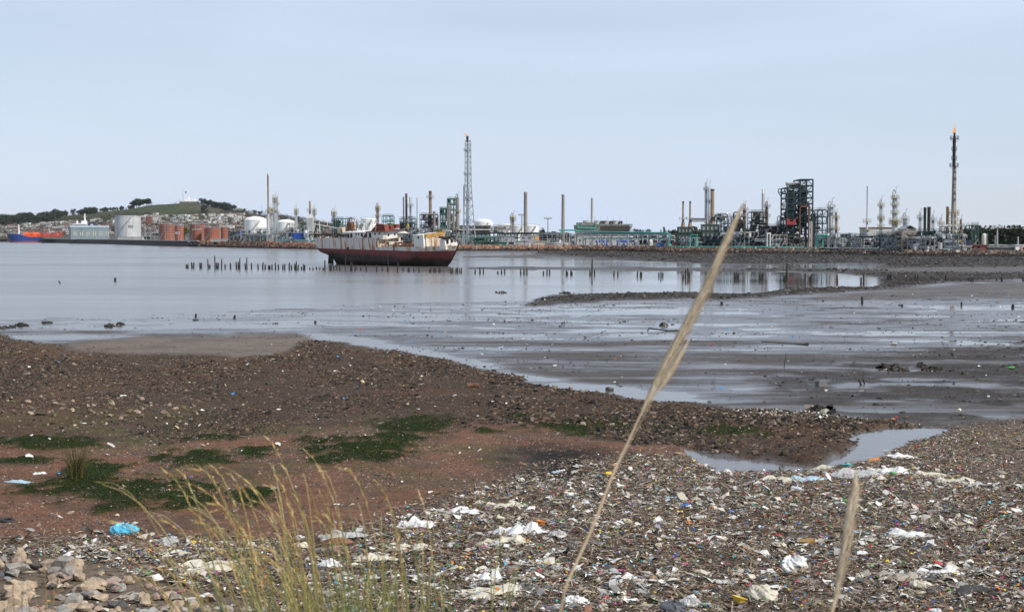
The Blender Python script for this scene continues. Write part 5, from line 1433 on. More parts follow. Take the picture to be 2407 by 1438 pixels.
for q in range(26):
    f.box((rg.uniform(xa, xb + .6), rg.uniform(-2.4, 1.2), zt + rg.uniform(0, .75)), (rg.uniform(.2, 1.3), rg.uniform(.2, 1.2), rg.uniform(.08, .3)), rz=rg.uniform(0, 3))
f.build('collapsed_roof', WPLANK, wreck)
xa = s_x(1066, -.8); MB().add([(xa, -1.2, 5.2), (LEN - .3, -.1, 5.25), (LEN - .4, .2, 6.0), (xa, -1.0, 6.1), (xa, 1.2, 5.2), (xa, 1.0, 6.1)], [(0, 1, 2, 3), (4, 5, 2, 1), (3, 2, 5)]).build('bow_bulwark', DECKM, wreck)
# wreckage between the blocks
f = MB()
for q in range(60):
    x_ = rg.uniform(x_br + .4, s_x(975, -HB)); y_ = rg.uniform(-3.4, 3.4)
    f.box((x_, y_, 4.9 + rg.uniform(0, 1.0) * (1.3 - .1 * (x_ - x_br))), (rg.uniform(.2, 1.7), rg.uniform(.1, 1.4), rg.uniform(.06, .45)), rz=rg.uniform(0, 3))
tag(f.build('deck_wreckage', WRUST, wreck), kind='stuff')
f = MB()
for q in range(9):
    x_ = x_br + rg.uniform(.6, 4.5); f.box((x_, rg.uniform(-2.6, .5), 5.3 + rg.uniform(0, 1.0)), (rg.uniform(.8, 2.2), rg.uniform(.4, 1.6), .1), rz=rg.uniform(0, 3))
tag(f.build('torn_white_plates', DECKM, wreck), kind='stuff')
# after deck clutter: charred rails, posts and fallen booms
f = MB()
for q in range(70):
    x_ = rg.uniform(-.1, s_x(812, -HB)); y_ = rg.choice([-1, 1]) * rg.uniform(.6, 1) * (half(max(.02, x_ / LEN), 7) - .2)
    f.box((x_, y_, 7.3 + rg.uniform(0, .9)), (rg.uniform(.3, 2.6), rg.uniform(.08, .4), rg.uniform(.06, .22)), rz=rg.uniform(-.4, .4))
tag(f.build('charred_timbers', WPLANK, wreck), kind='stuff')
for q in range(16):
    u = .008 + q * .020; x_ = stern_x(7.5) + (bow_x(7.5) - stern_x(7.5)) * u
    MB().box((x_, -half(u, 7.5) + .1, 8.0), (.12, .12, 1.0)).build('rail_post', WPLANK, wreck)
f = MB(); pts = []
for q in range(16):
    u = .008 + q * .020; pts.append((stern_x(7.5) + (bow_x(7.5) - stern_x(7.5)) * u, -half(u, 7.5) + .1, 8.45))
f.tube(pts, .07, 5); f.build('stern_rail', WPLANK, wreck)
def wtube(name, mat, r, pts):
    q = []
    for px, py, y in pts:
        x = s_x(px, y); q.append((x, y, s_z(py, x, y)))
    MB().tube(q, r, 6).build(name, mat, wreck, True)
wtube('fallen_boom', DECKM, .14, [(737, 521, -.5), (776, 527, -1), (800, 531, -1.5)])
wtube('boom_rest', WPLANK, .16, [(744, 545, -1), (750, 524, -.5), (751, 516, -.5)])
wtube('davit', DECKM, .10, [(757, 540, -2), (757, 514, -2), (760, 511, -2)])
wtube('davit', WRUST, .12, [(828, 525, 0), (827, 510, 0), (833, 508, 0), (834, 514, 0)])
wtube('railing', DECKM, .07, [(758, 512, 0), (776, 515, 0), (776, 526, 0)])
wtube('goalpost', DECKM, .12, [(840, 537, 1), (840, 511, 1), (862, 520, -1), (862, 536, -1)])
wtube('goalpost', DECKM, .10, [(834, 509, 1), (846, 512, 1), (870, 519, 0)])
wtube('vent_pipe', DECKM, .16, [(858, 537, -2), (858, 528, -2)]); wtube('vent_pipe', DECKM, .16, [(846, 537, -2), (846, 530, -2)])
wtube('mast_stump', DECKM, .12, [(887, 521, -1), (891, 510, -1)])
wtube('ladder_rail', WRUST, .16, [(857, 551, -3.3), (868, 537, -3.3)]); wtube('ladder_rail', WRUST, .16, [(861, 551, -3.3), (872, 538, -3.3)])
# openings
def disc(px, py, y, r, name='porthole', mat=WDARK, front=None):
    if front is None:
        x = s_x(px, y); z = s_z(py, x, y); MB().cyl((x, y - .05, z), (x, y + .1, z), r, n=10).build(name, mat, wreck)
    else:
        MB().cyl((front - .1, y, py), (front + .06, y, py), r, n=10).build(name, mat, wreck)
for px, py in ((842, 541.5), (848, 541.5)): disc(px, py, -3.2, .24)
for px, py in ((886.5, 540), (896.5, 539.5)): disc(px, py, -3.6, .26)
for px, py in ((780.5, 557.8), (786.5, 558), (792.5, 558.2), (752.5, 555.5)): disc(px, py, -HB - .05, .32)
for px, py in ((763, 564), (781, 564), (787, 564)): disc(px, py, -HB - .05, .2)
for y_ in (-1.7, .6): disc(0, BZ - .9, y_, .27, front=BX + .22)
for a_, b_, c_, d_, y_ in ((821.5, 825.5, 540.5, 552, -3.25), (828, 832, 540, 552, -3.25), (853, 857, 538.5, 547, -3.25), (871.5, 876.5, 538.5, 550.5, -3.65)):
    wbox(a_, b_, c_, d_, y_, y_ + .2, 'doorway', WDARK)
wbox(985.5, 989, 545.5, 550, -HB + .2, -HB + .4, 'hatch_window', WDARK)
wbox(817, 823, 563, 577, -HB - .13, -HB - .0, 'rust_scar', WRUST)
# cracked frames where plating has gone at the break
for q in range(9):
    MB().box((x_br + 1.5 + q * 1.15, -HB + .05, 5.55 + .12 * (q % 3)), (.14, .12, .7)).build('bulwark_stay', WRUST, wreck)

# ================================================================== gas tanker moored beyond the quay
DT = 1830.0; kt = 1 / ppm(DT)
tk_ = thing('gas_tanker', 'blue-hulled tanker with bright orange deck gear beyond the quay', 'ship', (X_at(15, DT), DT, 0))
TBLUE = M('tanker_blue', (.018, .055, .26), .45, var=.12, scale=.1, dirt=(.05, .04, .05), dirt_amt=.2, streak=True)
TORG = M('tanker_orange', (.75, .11, .02), .5, var=.12, scale=.2)
TRED = M('tanker_red_pipes', (.55, .05, .03), .5, var=.2, scale=.3)
TBOOT = M('tanker_boot_red', (.34, .10, .09), .6, var=.15, scale=.1)
Lt = 222 * kt; ht = 9.0
def tz(py): return Z_at(py, DT)
def thull(z0, z1, mat, name):
    f = MB(); vs = []; n = 22
    for i in range(n + 1):
        u = i / n
        for z in (z0(u), z1(u)):
            rake = 9 * kt * max(0, min(1, z / tz(550))) * (1 - u) ** 6
            x = Lt * u + (9 * kt) * (1 - u) ** 6 - rake
            w = ht * min(1, (u / .16) ** .6) * min(1, ((1 - u) / .05 + .55) ** .5)
            vs += [(x, -max(w, .15), z), (x, max(w, .15), z)]
    fs = []
    for i in range(n):
        a_ = i * 4
        fs += [(a_, a_ + 4, a_ + 6, a_ + 2), (a_ + 1, a_ + 3, a_ + 7, a_ + 5), (a_ + 2, a_ + 6, a_ + 7, a_ + 3)]
    f.add(vs, fs); f.build(name, mat, tk_, False)
topt = lambda u: float(np.interp(u * 222 + 15, [15, 50, 62, 70, 240], [tz(549.5), tz(551), tz(554), tz(557.5), tz(558)]))
thull(lambda u: 1.8, topt, TBLUE, 'hull'); thull(lambda u: -.5, lambda u: 1.79, TBOOT, 'boot_stripe')
def tb(pa, pb, pya, pyb, y, mat, name, dy=8):
    MB().box((((pa + pb) / 2 - 15) * kt, y, (tz(pya) + tz(pyb)) / 2), ((pb - pa) * kt, dy, (pyb - pya) * kt)).build(name, mat, tk_)
for pa, pb, pya in ((56, 72, 547.5), (73, 93, 546)):
    MB().cyl(((pa - 15) * kt, 0, tz(552.5)), ((pb - 15) * kt, 0, tz(552.5)), 6 * kt, n=16).build('gas_tank', TORG, tk_, True)
    tb(pa, pb, 553, 558, -2, TORG, 'tank_saddle', 10)
tb(94, 140, 553, 558, -1, TRED, 'deck_house', 10)
for q in range(26):
    x_ = rg.uniform(50, 150); y_ = rg.uniform(-7, 3); h_ = rg.uniform(2, 8)
    f = MB(); f.tube([((x_ - 15) * kt, y_, tz(557)), ((x_ - 15) * kt, y_, tz(557) + h_), ((x_ - 15 + rg.uniform(-7, 7)) * kt, y_, tz(557) + h_)], .35, 5); f.build('deck_pipe', rg.choice([TRED, TORG]), tk_)
for q in range(8): tb(98 + q * 5, 99 + q * 5, 546.5 + (q % 3), 557, -5, TRED, 'pipe_post', 1)
tb(95, 138, 547.5, 549, -5, TRED, 'catwalk', 1.5)
MB().lathe([(1.1, tz(550)), (.7, tz(528))], 8, ((44.5 - 15) * kt, 0)).build('foremast', WHITE, tk_, True)
MB().tube([((120 - 15) * kt, -3, tz(548)), ((116 - 15) * kt, -3, tz(536))], .4, 5).build('crane_boom', PALE, tk_)
tb(174, 208, 528, 556, 0, WHITE, 'accommodation_block', 14); tb(176, 208, 526, 528, 0, WHITE, 'bridge_deck', 18)
tb(193, 204, 519, 527, 0, WHITE, 'radar_house', 5)
MB().lathe([(1.2, tz(520)), (.6, tz(502))], 8, ((200 - 15) * kt, 0)).build('radar_mast', WHITE, tk_, True)
tb(196.5, 203, 509, 510, 0, WHITE, 'radar_yard', 2); tb(201, 203.4, 506.5, 509, 0, REDP, 'flag', .3)
MB().lathe([(1.4, tz(527)), (1.4, tz(523)), (1.2, tz(520.5)), (.1, tz(519))], 10, ((183 - 15) * kt, -2)).build('radome', WHITE, tk_, True)
tb(210, 223, 524, 556, 0, M('funnel_navy', (.015, .03, .11), .5, var=.1), 'funnel', 8)
MB().cyl(((218.5 - 15) * kt, -4.2, tz(529.5)), ((218.5 - 15) * kt, -3.9, tz(529.5)), 3.4 * kt, n=16).build('funnel_emblem', WHITE, tk_)
MB().cyl(((218.5 - 15) * kt, -4.4, tz(530)), ((218.5 - 15) * kt, -4.1, tz(530)), 1.4 * kt, n=12).build('emblem_mark', M('emblem_blue', (.03, .10, .30), .5), tk_)

# ================================================================== hill town, trees, revetment
NR = np.random.default_rng(7)
rg = random.Random(17)
def leaf_mesh(name, clumps, n, size, cols, rng, flatten=1.0):
    """crown: leaf-sized faces filled through overlapping clumps"""
    P = []; C = []
    w = np.array([c[3] for c in clumps]); w = w ** 2 / (w ** 2).sum()
    k = rng.choice(len(clumps), n, p=w)
    cl = np.array([c[:3] for c in clumps])[k]; r = np.array([c[3] for c in clumps])[k]
    d = rng.normal(size=(n, 3)); d /= np.linalg.norm(d, axis=1)[:, None]
    rad = r * (0.55 + 0.5 * rng.random(n))
    ctr = cl + d * rad[:, None] * np.array([1, 1, flatten])
    a = rng.normal(size=(n, 3)); a /= np.linalg.norm(a, axis=1)[:, None]
    b_ = np.cross(a, d + 0.01); b_ /= np.linalg.norm(b_, axis=1)[:, None]
    s = size * (0.6 + 0.8 * rng.random((n, 1)))
    V = np.stack([ctr - a * s - b_ * s * .6, ctr + a * s * .8 - b_ * s * .7, ctr + a * s * 1.1 + b_ * s * .6, ctr - a * s * .7 + b_ * s * .8], 1)
    Fc = np.arange(n * 4).reshape(n, 4)
    col = pick(rng, n, cols)
    return np_mesh(name, V.reshape(-1, 3), Fc, np.repeat(col, 4, 0))
LEAF = VC('foliage', rough=.75, spec=.2, var=.2, vscale=.8)
BARK = M('tree_bark', (.085, .065, .05), .9, var=.3)
DK = [((.022, .034, .016), 3), ((.035, .048, .020), 3), ((.015, .024, .013), 2)]
OL = [((.050, .052, .026), 3), ((.032, .040, .018), 3), ((.065, .055, .030), 1)]
BARE = [((.10, .075, .060), 3), ((.075, .058, .048), 2)]
YELC = [((.16, .14, .03), 3), ((.10, .11, .03), 2)]
def crown_kind(kind, rng):
    if kind == 'round': cl = [(rng.uniform(-.34, .34), rng.uniform(-.3, .3), rng.uniform(.18, .82), rng.uniform(.15, .27)) for _ in range(14)]; return leaf_mesh('crown', cl, 560, .045, DK, rng)
    if kind == 'olive': cl = [(rng.uniform(-.32, .32), rng.uniform(-.3, .3), rng.uniform(.2, .85), rng.uniform(.14, .26)) for _ in range(12)]; return leaf_mesh('crown', cl, 360, .05, OL, rng)
    if kind == 'pine': cl = [(rng.uniform(-.5, .5), rng.uniform(-.4, .4), rng.uniform(.40, .84), rng.uniform(.16, .26)) for _ in range(15)]; return leaf_mesh('crown', cl, 700, .045, DK, rng, .7)
    if kind == 'cypress': cl = [(rng.uniform(-.04, .04), 0, .18 + .1 * q, .15 * (1 - q * .085)) for q in range(9)]; return leaf_mesh('crown', cl, 360, .04, DK, rng)
    if kind == 'bare': cl = [(rng.uniform(-.35, .35), rng.uniform(-.3, .3), rng.uniform(.45, .9), rng.uniform(.12, .25)) for _ in range(9)]; return leaf_mesh('crown', cl, 300, .02, BARE, rng)
    if kind == 'yellow': cl = [(rng.uniform(-.2, .2), rng.uniform(-.2, .2), rng.uniform(.3, .85), rng.uniform(.14, .24)) for _ in range(8)]; return leaf_mesh('crown', cl, 300, .05, YELC, rng)
def trunk_mesh(kind):
    f = MB(); top = {'pine': .7, 'cypress': .3, 'bare': .6}.get(kind, .5)
    f.cyl((0, 0, -.05), (.02, 0, top), .03, .014, n=7)
    for q in range(5 if kind != 'cypress' else 0):
        a_ = q * 1.26; f.cyl((.01, 0, top * (.5 + .1 * q)), (.26 * math.cos(a_), .26 * math.sin(a_), top + .12 + .05 * (q % 3)), .014, .005, n=5)
    return f.mesh('trunk')
KINDS_T = {}
for kd in ('round', 'olive', 'pine', 'cypress', 'bare', 'yellow'):
    KINDS_T[kd] = [(crown_kind(kd, NR), trunk_mesh(kd)) for _ in range(3)]
    for cme, tme in KINDS_T[kd]: cme.materials.append(LEAF); tme.materials.append(BARK)
def tree(px, D, h, kind, label, group=None, wide=1.0, z=None):
    x = X_at(px, D); z = float(land_z(px, D)) - .3 if z is None else z
    o = thing('tree' if kind != 'pine' else 'pine_tree', label, 'tree', (x, D, z), rg.uniform(0, 6.28), group)
    cme, tme = rg.choice(KINDS_T[kind])
    o.scale = (h * wide, h * wide, h)
    link('crown', cme, None, o); link('trunk', tme, None, o)
    return o
for i in range(60):                                                             # belt of trees on the ridge, far left
    tree(rg.uniform(-20, 140), rg.uniform(2450, 2750), rg.uniform(11, 17), rg.choice(['round', 'round', 'olive']), 'dark tree in the belt along the far left ridge', 'trees on the far left ridge', 1.25)
for i in range(22): tree(rg.uniform(186, 230), rg.uniform(2650, 2800), rg.uniform(9, 13), 'round', 'dark tree in the rounded grove above the warehouse', 'grove above the warehouse', 1.3)
for i in range(9): tree(rg.uniform(142, 160), rg.uniform(2600, 2800), rg.uniform(7, 12), 'olive', 'tree in the open row on the ridge beyond the tanker', 'open row of ridge trees', 1.0)
tree(172, 2790, 13, 'round', 'lone round tree on the ridge right of the open row', wide=.9)
for i in range(9): tree(rg.uniform(315, 347), rg.uniform(2740, 2800), rg.uniform(13, 20), 'pine', 'tall dark tree in the hilltop clump above the grey tank', 'hilltop clump above the grey tank', 1.1)
for i in range(28): tree(rg.uniform(476, 550), rg.uniform(2650, 2800), rg.uniform(9, 14), 'round', 'dark tree in the grove right of the fort', 'grove right of the fort', 1.3)
for i in range(26): tree(rg.uniform(232, 315), rg.uniform(2700, 2800), rg.uniform(5, 9), 'olive', 'small tree on the slope between the ridge groves', 'scattered slope trees')
tree(480, 2450, 15, 'round', 'solitary bushy tree on the green slope below the fort', wide=1.0)
for px_ in (560, 566, 573, 600, 612, 702): tree(px_, 2780, rg.uniform(7, 10), 'round', 'small dark tree on the right shoulder of the hill', 'trees on the right shoulder', 1.1)
tree(434, 1250, 13, 'yellow', 'yellow-green bushy tree between the red tanks', wide=.8)
for px_, pt in ((1266, 531), (1262, 534)): tree(px_, 1150, Z_at(pt, 1150) - 2, 'round', 'dark tree beside the white tanks in mid plant', 'trees by the white tanks', .8)
for px_, pt, kd in ((1493, 537, 'bare'), (1503, 539, 'round'), (1512, 540, 'round'), (1523, 541, 'olive'), (1533, 543, 'round')):
    tree(px_, 900, Z_at(pt, 900) - 2, kd, 'tree in the dark grove right of the cooling tower', 'grove right of the cooling tower', 1.1)
tree(1561, 900, Z_at(535, 900) - 2, 'cypress', 'dark pointed cypress left of the furnaces')
for px_, pt in ((1580, 540), (1590, 539), (1600, 541), (1638, 534), (1720, 535), (1757, 536), (1745, 540), (1822, 534), (1640, 538), (1810, 536)):
    tree(px_, 860, Z_at(pt, 860) - 2, rg.choice(['olive', 'round']), 'green tree showing between the furnace units', 'trees behind the furnaces', 1.1)
for px_ in range(1270, 1345, 12): tree(px_, 1300, rg.uniform(8, 11), 'round', 'low distant tree line between the tan chimneys', 'distant trees between the chimneys', 1.2)
for px_, pt in ((2268, 545), (2280, 540), (2293, 535), (2305, 536), (2318, 540), (2332, 543), (2345, 545), (2358, 549), (2370, 552), (2385, 550), (2400, 548), (2415, 545)):
    tree(px_, 720, Z_at(pt, 720) - 1.5, 'pine' if px_ < 2350 else rg.choice(['olive', 'bare']), 'broad dark pine behind the cream tank' if px_ < 2350 else 'brownish tree at the right edge', 'pines at the right edge' if px_ < 2350 else 'brown trees at right', 1.2)
for px_ in (2275, 2300, 2322, 2340, 2360, 2380, 2405): tree(px_, 690, 11, 'round', 'low dark shrub tree beneath the right-hand pines', 'undergrowth below the pines', 1.3)
for px_, pt in ((2384, 532), (2396, 535), (2412, 530)): tree(px_, 735, Z_at(pt, 735) - 1.5, 'bare', 'leafless grey tree at the far right edge', 'leafless trees at right', .9)

# fort on the hill top
DF = 2795.0; kf = 1 / ppm(DF)
zf = float(land_z(450, DF))
fo = thing('hill_fort', 'white walled fort on the summit of the hill', 'fort', (X_at(449, DF), DF - 8, zf - 1))
MB().box((0, 0, 1.6), (42 * kf, 22, 5)).build('stone_base', M('fort_stone', (.16, .14, .12), .9, var=.2), fo)
MB().box((0, 0, 4.9), (44 * kf, 23, 1.8)).build('white_parapet', WHITE, fo)
MB().box((2 * kf, 4, 7.2), (24 * kf, 12, 3.0)).build('white_keep', WHITE, fo)
for x_ in range(-10, 13, 4): MB().box((x_ * kf, -2, 9.2), (1.6 * kf, 2, 1.2)).build('battlement', WHITE, fo)
MB().lathe([(1.8, 8), (1.8, 12), (.3, 13.5)], 10, (-3 * kf, 4)).build('lantern', WHITE, fo)
MB().lathe([(.5, 4), (.3, 31)], 6, (-15.5 * kf, 0)).build('mast', GALV, fo)
MB().lathe([(.3, 4), (.2, 24)], 6, (-11 * kf, 0)).build('flagpole', WHITE, fo)
MB().add([(-11 * kf, 0, 24), (-7 * kf, 0.6, 24.4), (-7 * kf, .3, 21.4), (-11 * kf, 0, 21)], [(0, 1, 2, 3)]).build('flag', M('blue_flag', (.05, .08, .22), .8), fo)
mast(616, 480, 1700, 'thin radio mast on the hill shoulder behind the domed tank', lamps=False)
# houses
HW = [((.58, .57, .54), 'whitewashed'), ((.38, .37, .35), 'grey rendered'), ((.42, .37, .29), 'sand-coloured'), ((.22, .14, .11), 'brick'), ((.30, .31, .33), 'cement')]
ROOFM = [M('red_tile_roof', (.16, .085, .065), .85), M('grey_sheet_roof', (.30, .30, .30), .6), M('pale_flat_roof', (.40, .38, .35), .8)]
protos = []
for i, (c, nm) in enumerate(HW):
    for v in range(2):
        wm_ = MB().box((0, 0, .42), (1, .8, .86)); wme_ = wm_.mesh('wall'); wme_.materials.append(M('house_' + nm.replace(' ', '_'), c, .85, var=.2, scale=1.5))
        if v: rme = MB().add([(-.55, -.46, .84), (.55, -.46, .84), (.55, 0, 1.15), (-.55, 0, 1.15), (-.55, .46, .84), (.55, .46, .84)], [(0, 1, 2, 3), (3, 2, 5, 4), (0, 3, 4), (1, 5, 2)]).mesh('roof'); rme.materials.append(ROOFM[(i) % 2])
        else: rme = MB().box((0, 0, .9), (1.06, .86, .1)).mesh('roof'); rme.materials.append(ROOFM[2])
        nme = MB().box((-.22, -.405, .5), (.18, .03, .22)).box((.22, -.405, .5), (.18, .03, .22)).mesh('window'); nme.materials.append(GLASS)
        protos.append((nm, wme_, rme, nme, v))
hs = []
tries = 0
while len(hs) < 1250 and tries < 20000:
    tries += 1
    px_ = rg.uniform(-40, 790); D_ = rg.uniform(1900, 2560)
    z_ = float(land_z(px_, D_)); pyh = pix(X_at(px_, D_), D_, z_)[1]
    lim = np.interp(px_, [0, 120, 300, 360, 430, 480, 560, 640, 790], [532, 525, 512, 507, 507, 506, 500, 506, 530])
    if pyh < lim or pyh > 556: continue
    if rg.random() > np.interp(px_, [-40, 130, 200, 350, 560, 700, 790], [.9, .8, .4, .9, 1.0, .6, .3]): continue
    hs.append((px_, D_, z_, rg.uniform(4.0, 7.8), rg.choice(protos + protos[:4] + protos[:2] + protos[:2]), rg.uniform(-.6, .6), rg.uniform(.45, .8)))
hs.sort(key=lambda h: -h[3] / h[1])
for i, (px_, D_, z_, w_, (nm, wme_, rme, nme, v), rz_, hr) in enumerate(hs[:300]):
    o = thing('house', '%s small %s house on the hillside town' % (nm, 'pitched-roof' if v else 'flat-roofed'), 'house', (X_at(px_, D_), D_, z_ - .3), rz_, 'houses on the hillside')
    o.scale = (w_, w_ * .9, w_ * hr)
    link('wall', wme_, None, o); link('roof', rme, None, o)
bx = []
V = []; Fc = []; Cc = []
for (px_, D_, z_, w_, (nm, wme_, rme, nme, v), rz_, hr) in hs[300:]:
    c_ = np.array([h for h in HW if h[1] == nm][0][0]); P = CUBE * np.array([w_ / 2, w_ * .45, w_ * hr / 2])
    cr, sr = math.cos(rz_), math.sin(rz_)
    P = np.stack([P[:, 0] * cr - P[:, 1] * sr + X_at(px_, D_), P[:, 0] * sr + P[:, 1] * cr + D_, P[:, 2] + z_ + w_ * hr / 2 - .3], 1)
    Fc.append(CUBEF + 8 * len(V)); V.append(P); Cc.append(np.tile(c_, (8, 1)))
tag(link('distant_houses', np_mesh('distant_houses', np.concatenate(V), np.concatenate(Fc), np.concatenate(Cc)), VC('house_render', vscale=.5)), 'many smaller houses packed on the far hillside', 'houses', kind='stuff')
o = thing('brick_tower_block', 'brick red apartment block standing among the hillside houses', 'building', (X_at(351, 2150), 2150, float(land_z(351, 2150))))
MB().box((0, 0, 7), (8, 8, 17)).build('wall', M('brick_block', (.22, .09, .06), .85), o); MB().box((0, 0, 15.8), (8.4, 8.4, .5)).build('roof', PCONC, o)
for q in range(5):
    for x_ in (-2.6, 0, 2.6): MB().box((x_, -4.03, 2 + q * 2.8), (1.0, .1, 1.3)).build('window', GLASS, o)
o = thing('hilltop_house', 'flat white house with dark ground floor on the hill shoulder', 'house', (X_at(560, 2700), 2700, float(land_z(560, 2700))))
MB().box((0, 0, 2), (14, 8, 5)).build('wall', CONC, o); MB().box((0, 0, 4.8), (18, 10, .8)).build('roof', WHITE, o)
# scrub and bare trees among the houses
n = 15000
pxs = NR.uniform(-60, 830, n * 3); Ds = NR.uniform(1850, 2780, n * 3)
zs_ = land_z(pxs, Ds); pys = pix(X_at(pxs, Ds), Ds, zs_)[1]
keep = ((NR.random(n * 3) < .10) | (pys > np.interp(pxs, [0, 120, 300, 360, 430, 480, 560, 640, 790], [524, 517, 504, 502, 504, 503, 497, 503, 526]))) & (NR.random(n * 3) < .25 + .75 * (fbm(pxs / 30, Ds / 90, 77) > .48))
pxs, Ds, zs_ = pxs[keep][:n], Ds[keep][:n], zs_[keep][:n]; n = len(pxs)
cl = np.stack([X_at(pxs, Ds), Ds, zs_ + NR.uniform(.6, 4.5, n)], 1)
k_ = 6
ctr = np.repeat(cl, k_, 0) + NR.normal(size=(n * k_, 3)) * np.array([2.0, 2.0, 1.3])
a_ = NR.normal(size=(n * k_, 3)); b_ = NR.normal(size=(n * k_, 3)); s_ = .55
V = np.stack([ctr - a_ * s_, ctr + b_ * s_, ctr + a_ * s_], 1)
cc = np.repeat(pick(NR, n, [((.030, .038, .020), 4), ((.048, .048, .026), 3), ((.075, .052, .042), 4), ((.10, .075, .055), 2)]), k_ * 3, 0)
tag(link('hillside_scrub', np_mesh('hillside_scrub', V.reshape(-1, 3), np.arange(n * k_ * 3).reshape(-1, 3), cc), LEAF), 'brown and green scrub filling the gaps between hillside houses', 'scrub', kind='stuff')

# boulder revetment along the plant
n = 11500
pxs = NR.uniform(440, 2700, n * 2); w_ = np.interp(pxs, [440, 470, 1400, 1900, 2700], [.2, 1, 1, .75, .7]); pxs = pxs[NR.random(n * 2) < w_][:n]; n = len(pxs)
t_ = NR.random(n)
Ys_ = shoreY(pxs) - 1.5 + 10.0 * t_; Zs_ = np.clip((Ys_ - shoreY(pxs)) / 8.0, -.1, 1.05) * shoreZ(pxs)
X_ = X_at(pxs, Ys_)
cc = pick(NR, n, [((.33, .17, .11), 4), ((.25, .12, .08), 3), ((.30, .22, .16), 3), ((.16, .13, .11), 2)])
right = sstep(1400, 1800, pxs)[:, None]
cc = cc * (1 - right) + right * pick(NR, n, [((.13, .105, .085), 4), ((.24, .14, .10), 2), ((.30, .26, .22), 1.5), ((.07, .06, .05), 3)])
low = sstep(1.1, .4, Zs_ + NR.normal(0, .25, n))[:, None]
cc = cc * (1 - low) + low * np.array([.040, .034, .028])
r_ = np.exp(NR.normal(-.35, .3, n)) * np.interp(pxs, [440, 1500, 2700], [1.15, .9, .75])
STONE = VC('stone', rough=.88, bump=.3, bscale=3.0, var=.25, vscale=2.5)
tag(link('boulder_revetment', stones_mesh('boulder_revetment', X_, Ys_, Zs_, r_, cc, NR, .75), STONE), 'sloping revetment of pinkish boulders below the plant', 'boulders', kind='stuff')

# ================================================================== old pier posts
POSTS = []
for q, zx in enumerate([1318, 1329, 1357, 1370, 1415, 1425, 1472, 1484, 1521, 1533, 1543, 1566, 1593, 1630, 1672, 1686, 1695, 1735, 1746, 1778, 1825, 1858, 1875, 1900, 1908, 1924, 1948, 1969, 2001, 2013, 2046, 2062, 2085, 2095, 2108, 2133, 2147, 2155]):
    tp = [122, 118, 105, 108, 108, 110, 80, 122, 55, 108, 108, 80, 120, 112, 100, 100, 72, 112, 70, 112, 118, 105, 122, 128, 128, 122, 110, 122, 122, 118, 108, 125, 115, 98, 125, 138, 118, 128][q]
    bt = 150 + q * .36
    POSTS.append((zx * .3324, 580 + tp * .3324, 580 + bt * .3324, 3.6 if tp > 80 else 3.2))
for zx, tp, bt in [(50, 1195, 1225), (95, 1190, 1230), (145, 1180, 1220), (190, 1195, 1225), (240, 1195, 1235), (262, 1080, 1235), (335, 1150, 1235), (352, 1148, 1235), (392, 1175, 1236), (432, 1165, 1230), (475, 1160, 1236), (550, 990, 1240),
                   (628, 1110, 1242), (645, 1112, 1242), (690, 1170, 1243), (715, 1195, 1230), (770, 1185, 1240), (850, 1145, 1246), (995, 1145, 1250), (1075, 1185, 1245), (1146, 1185, 1252), (1160, 975, 1252), (1290, 1110, 1255),
                   (1370, 1190, 1252), (1440, 1188, 1255), (1456, 1200, 1258), (1520, 1200, 1255), (1595, 1190, 1256), (1742, 1205, 1264), (1762, 1188, 1262), (1805, 1195, 1262), (1830, 1195, 1262), (1880, 1180, 1262), (1895, 1215, 1258),
                   (2045, 1205, 1274), (2066, 1190, 1275), (2118, 1195, 1270), (2142, 1180, 1272), (2172, 1198, 1268), (2194, 1195, 1270), (2388, 1220, 1278)]:
    POSTS.append((720 + zx / 6.0175, 430 + tp / 6.0175, 430 + bt / 6.0175, 2.0 if tp < 1000 else 3.4))
for zx, tp, bt in [(953, 157, 188), (987, 142, 188), (1011, 147, 188), (1113, 173, 190), (1141, 160, 190), (1163, 155, 188), (1275, 152, 195), (1298, 150, 193), (1320, 145, 193), (1436, 168, 197), (1461, 155, 195), (1480, 155, 194), (1598, 163, 202),
                   (1606, 170, 200), (1630, 165, 198), (1638, 170, 198), (1766, 160, 203), (1779, 78, 206), (1797, 160, 203), (1935, 168, 207), (1962, 168, 205), (2100, 170, 208), (2122, 172, 210), (2130, 176, 210), (2252, 180, 212), (2268, 172, 213), (2281, 178, 210)]:
    POSTS.append((800 + zx * .3324, 580 + tp * .3324, 580 + bt * .3324, 3.6))
for zx, tp, bt in [(18, 130, 158), (33, 95, 160), (52, 85, 155), (60, 120, 155), (378, 115, 166), (390, 120, 168), (403, 125, 168), (553, 128, 173), (565, 125, 174), (576, 126, 174), (726, 138, 186), (734, 140, 188), (743, 42, 188), (905, 142, 190), (916, 125, 190),
                   (1098, 128, 200), (1264, 150, 203), (1282, 122, 205), (1450, 132, 175), (1462, 125, 175), (1475, 120, 175), (1645, 135, 178), (1663, 135, 180), (1832, 153, 178), (1858, 135, 183), (2018, 152, 183), (2035, 152, 185), (2050, 152, 185), (2215, 155, 180), (2250, 140, 187), (2400, 150, 185)]:
    POSTS.append((1600 + zx * .3353, 600 + tp * .3353, 600 + bt * .3353, 4.6))
WOOD = M('waterlogged_timber', (.022, .018, .015), .75, var=.5, scale=2.0, dirt=(.06, .05, .042), dirt_amt=.25, streak=True)
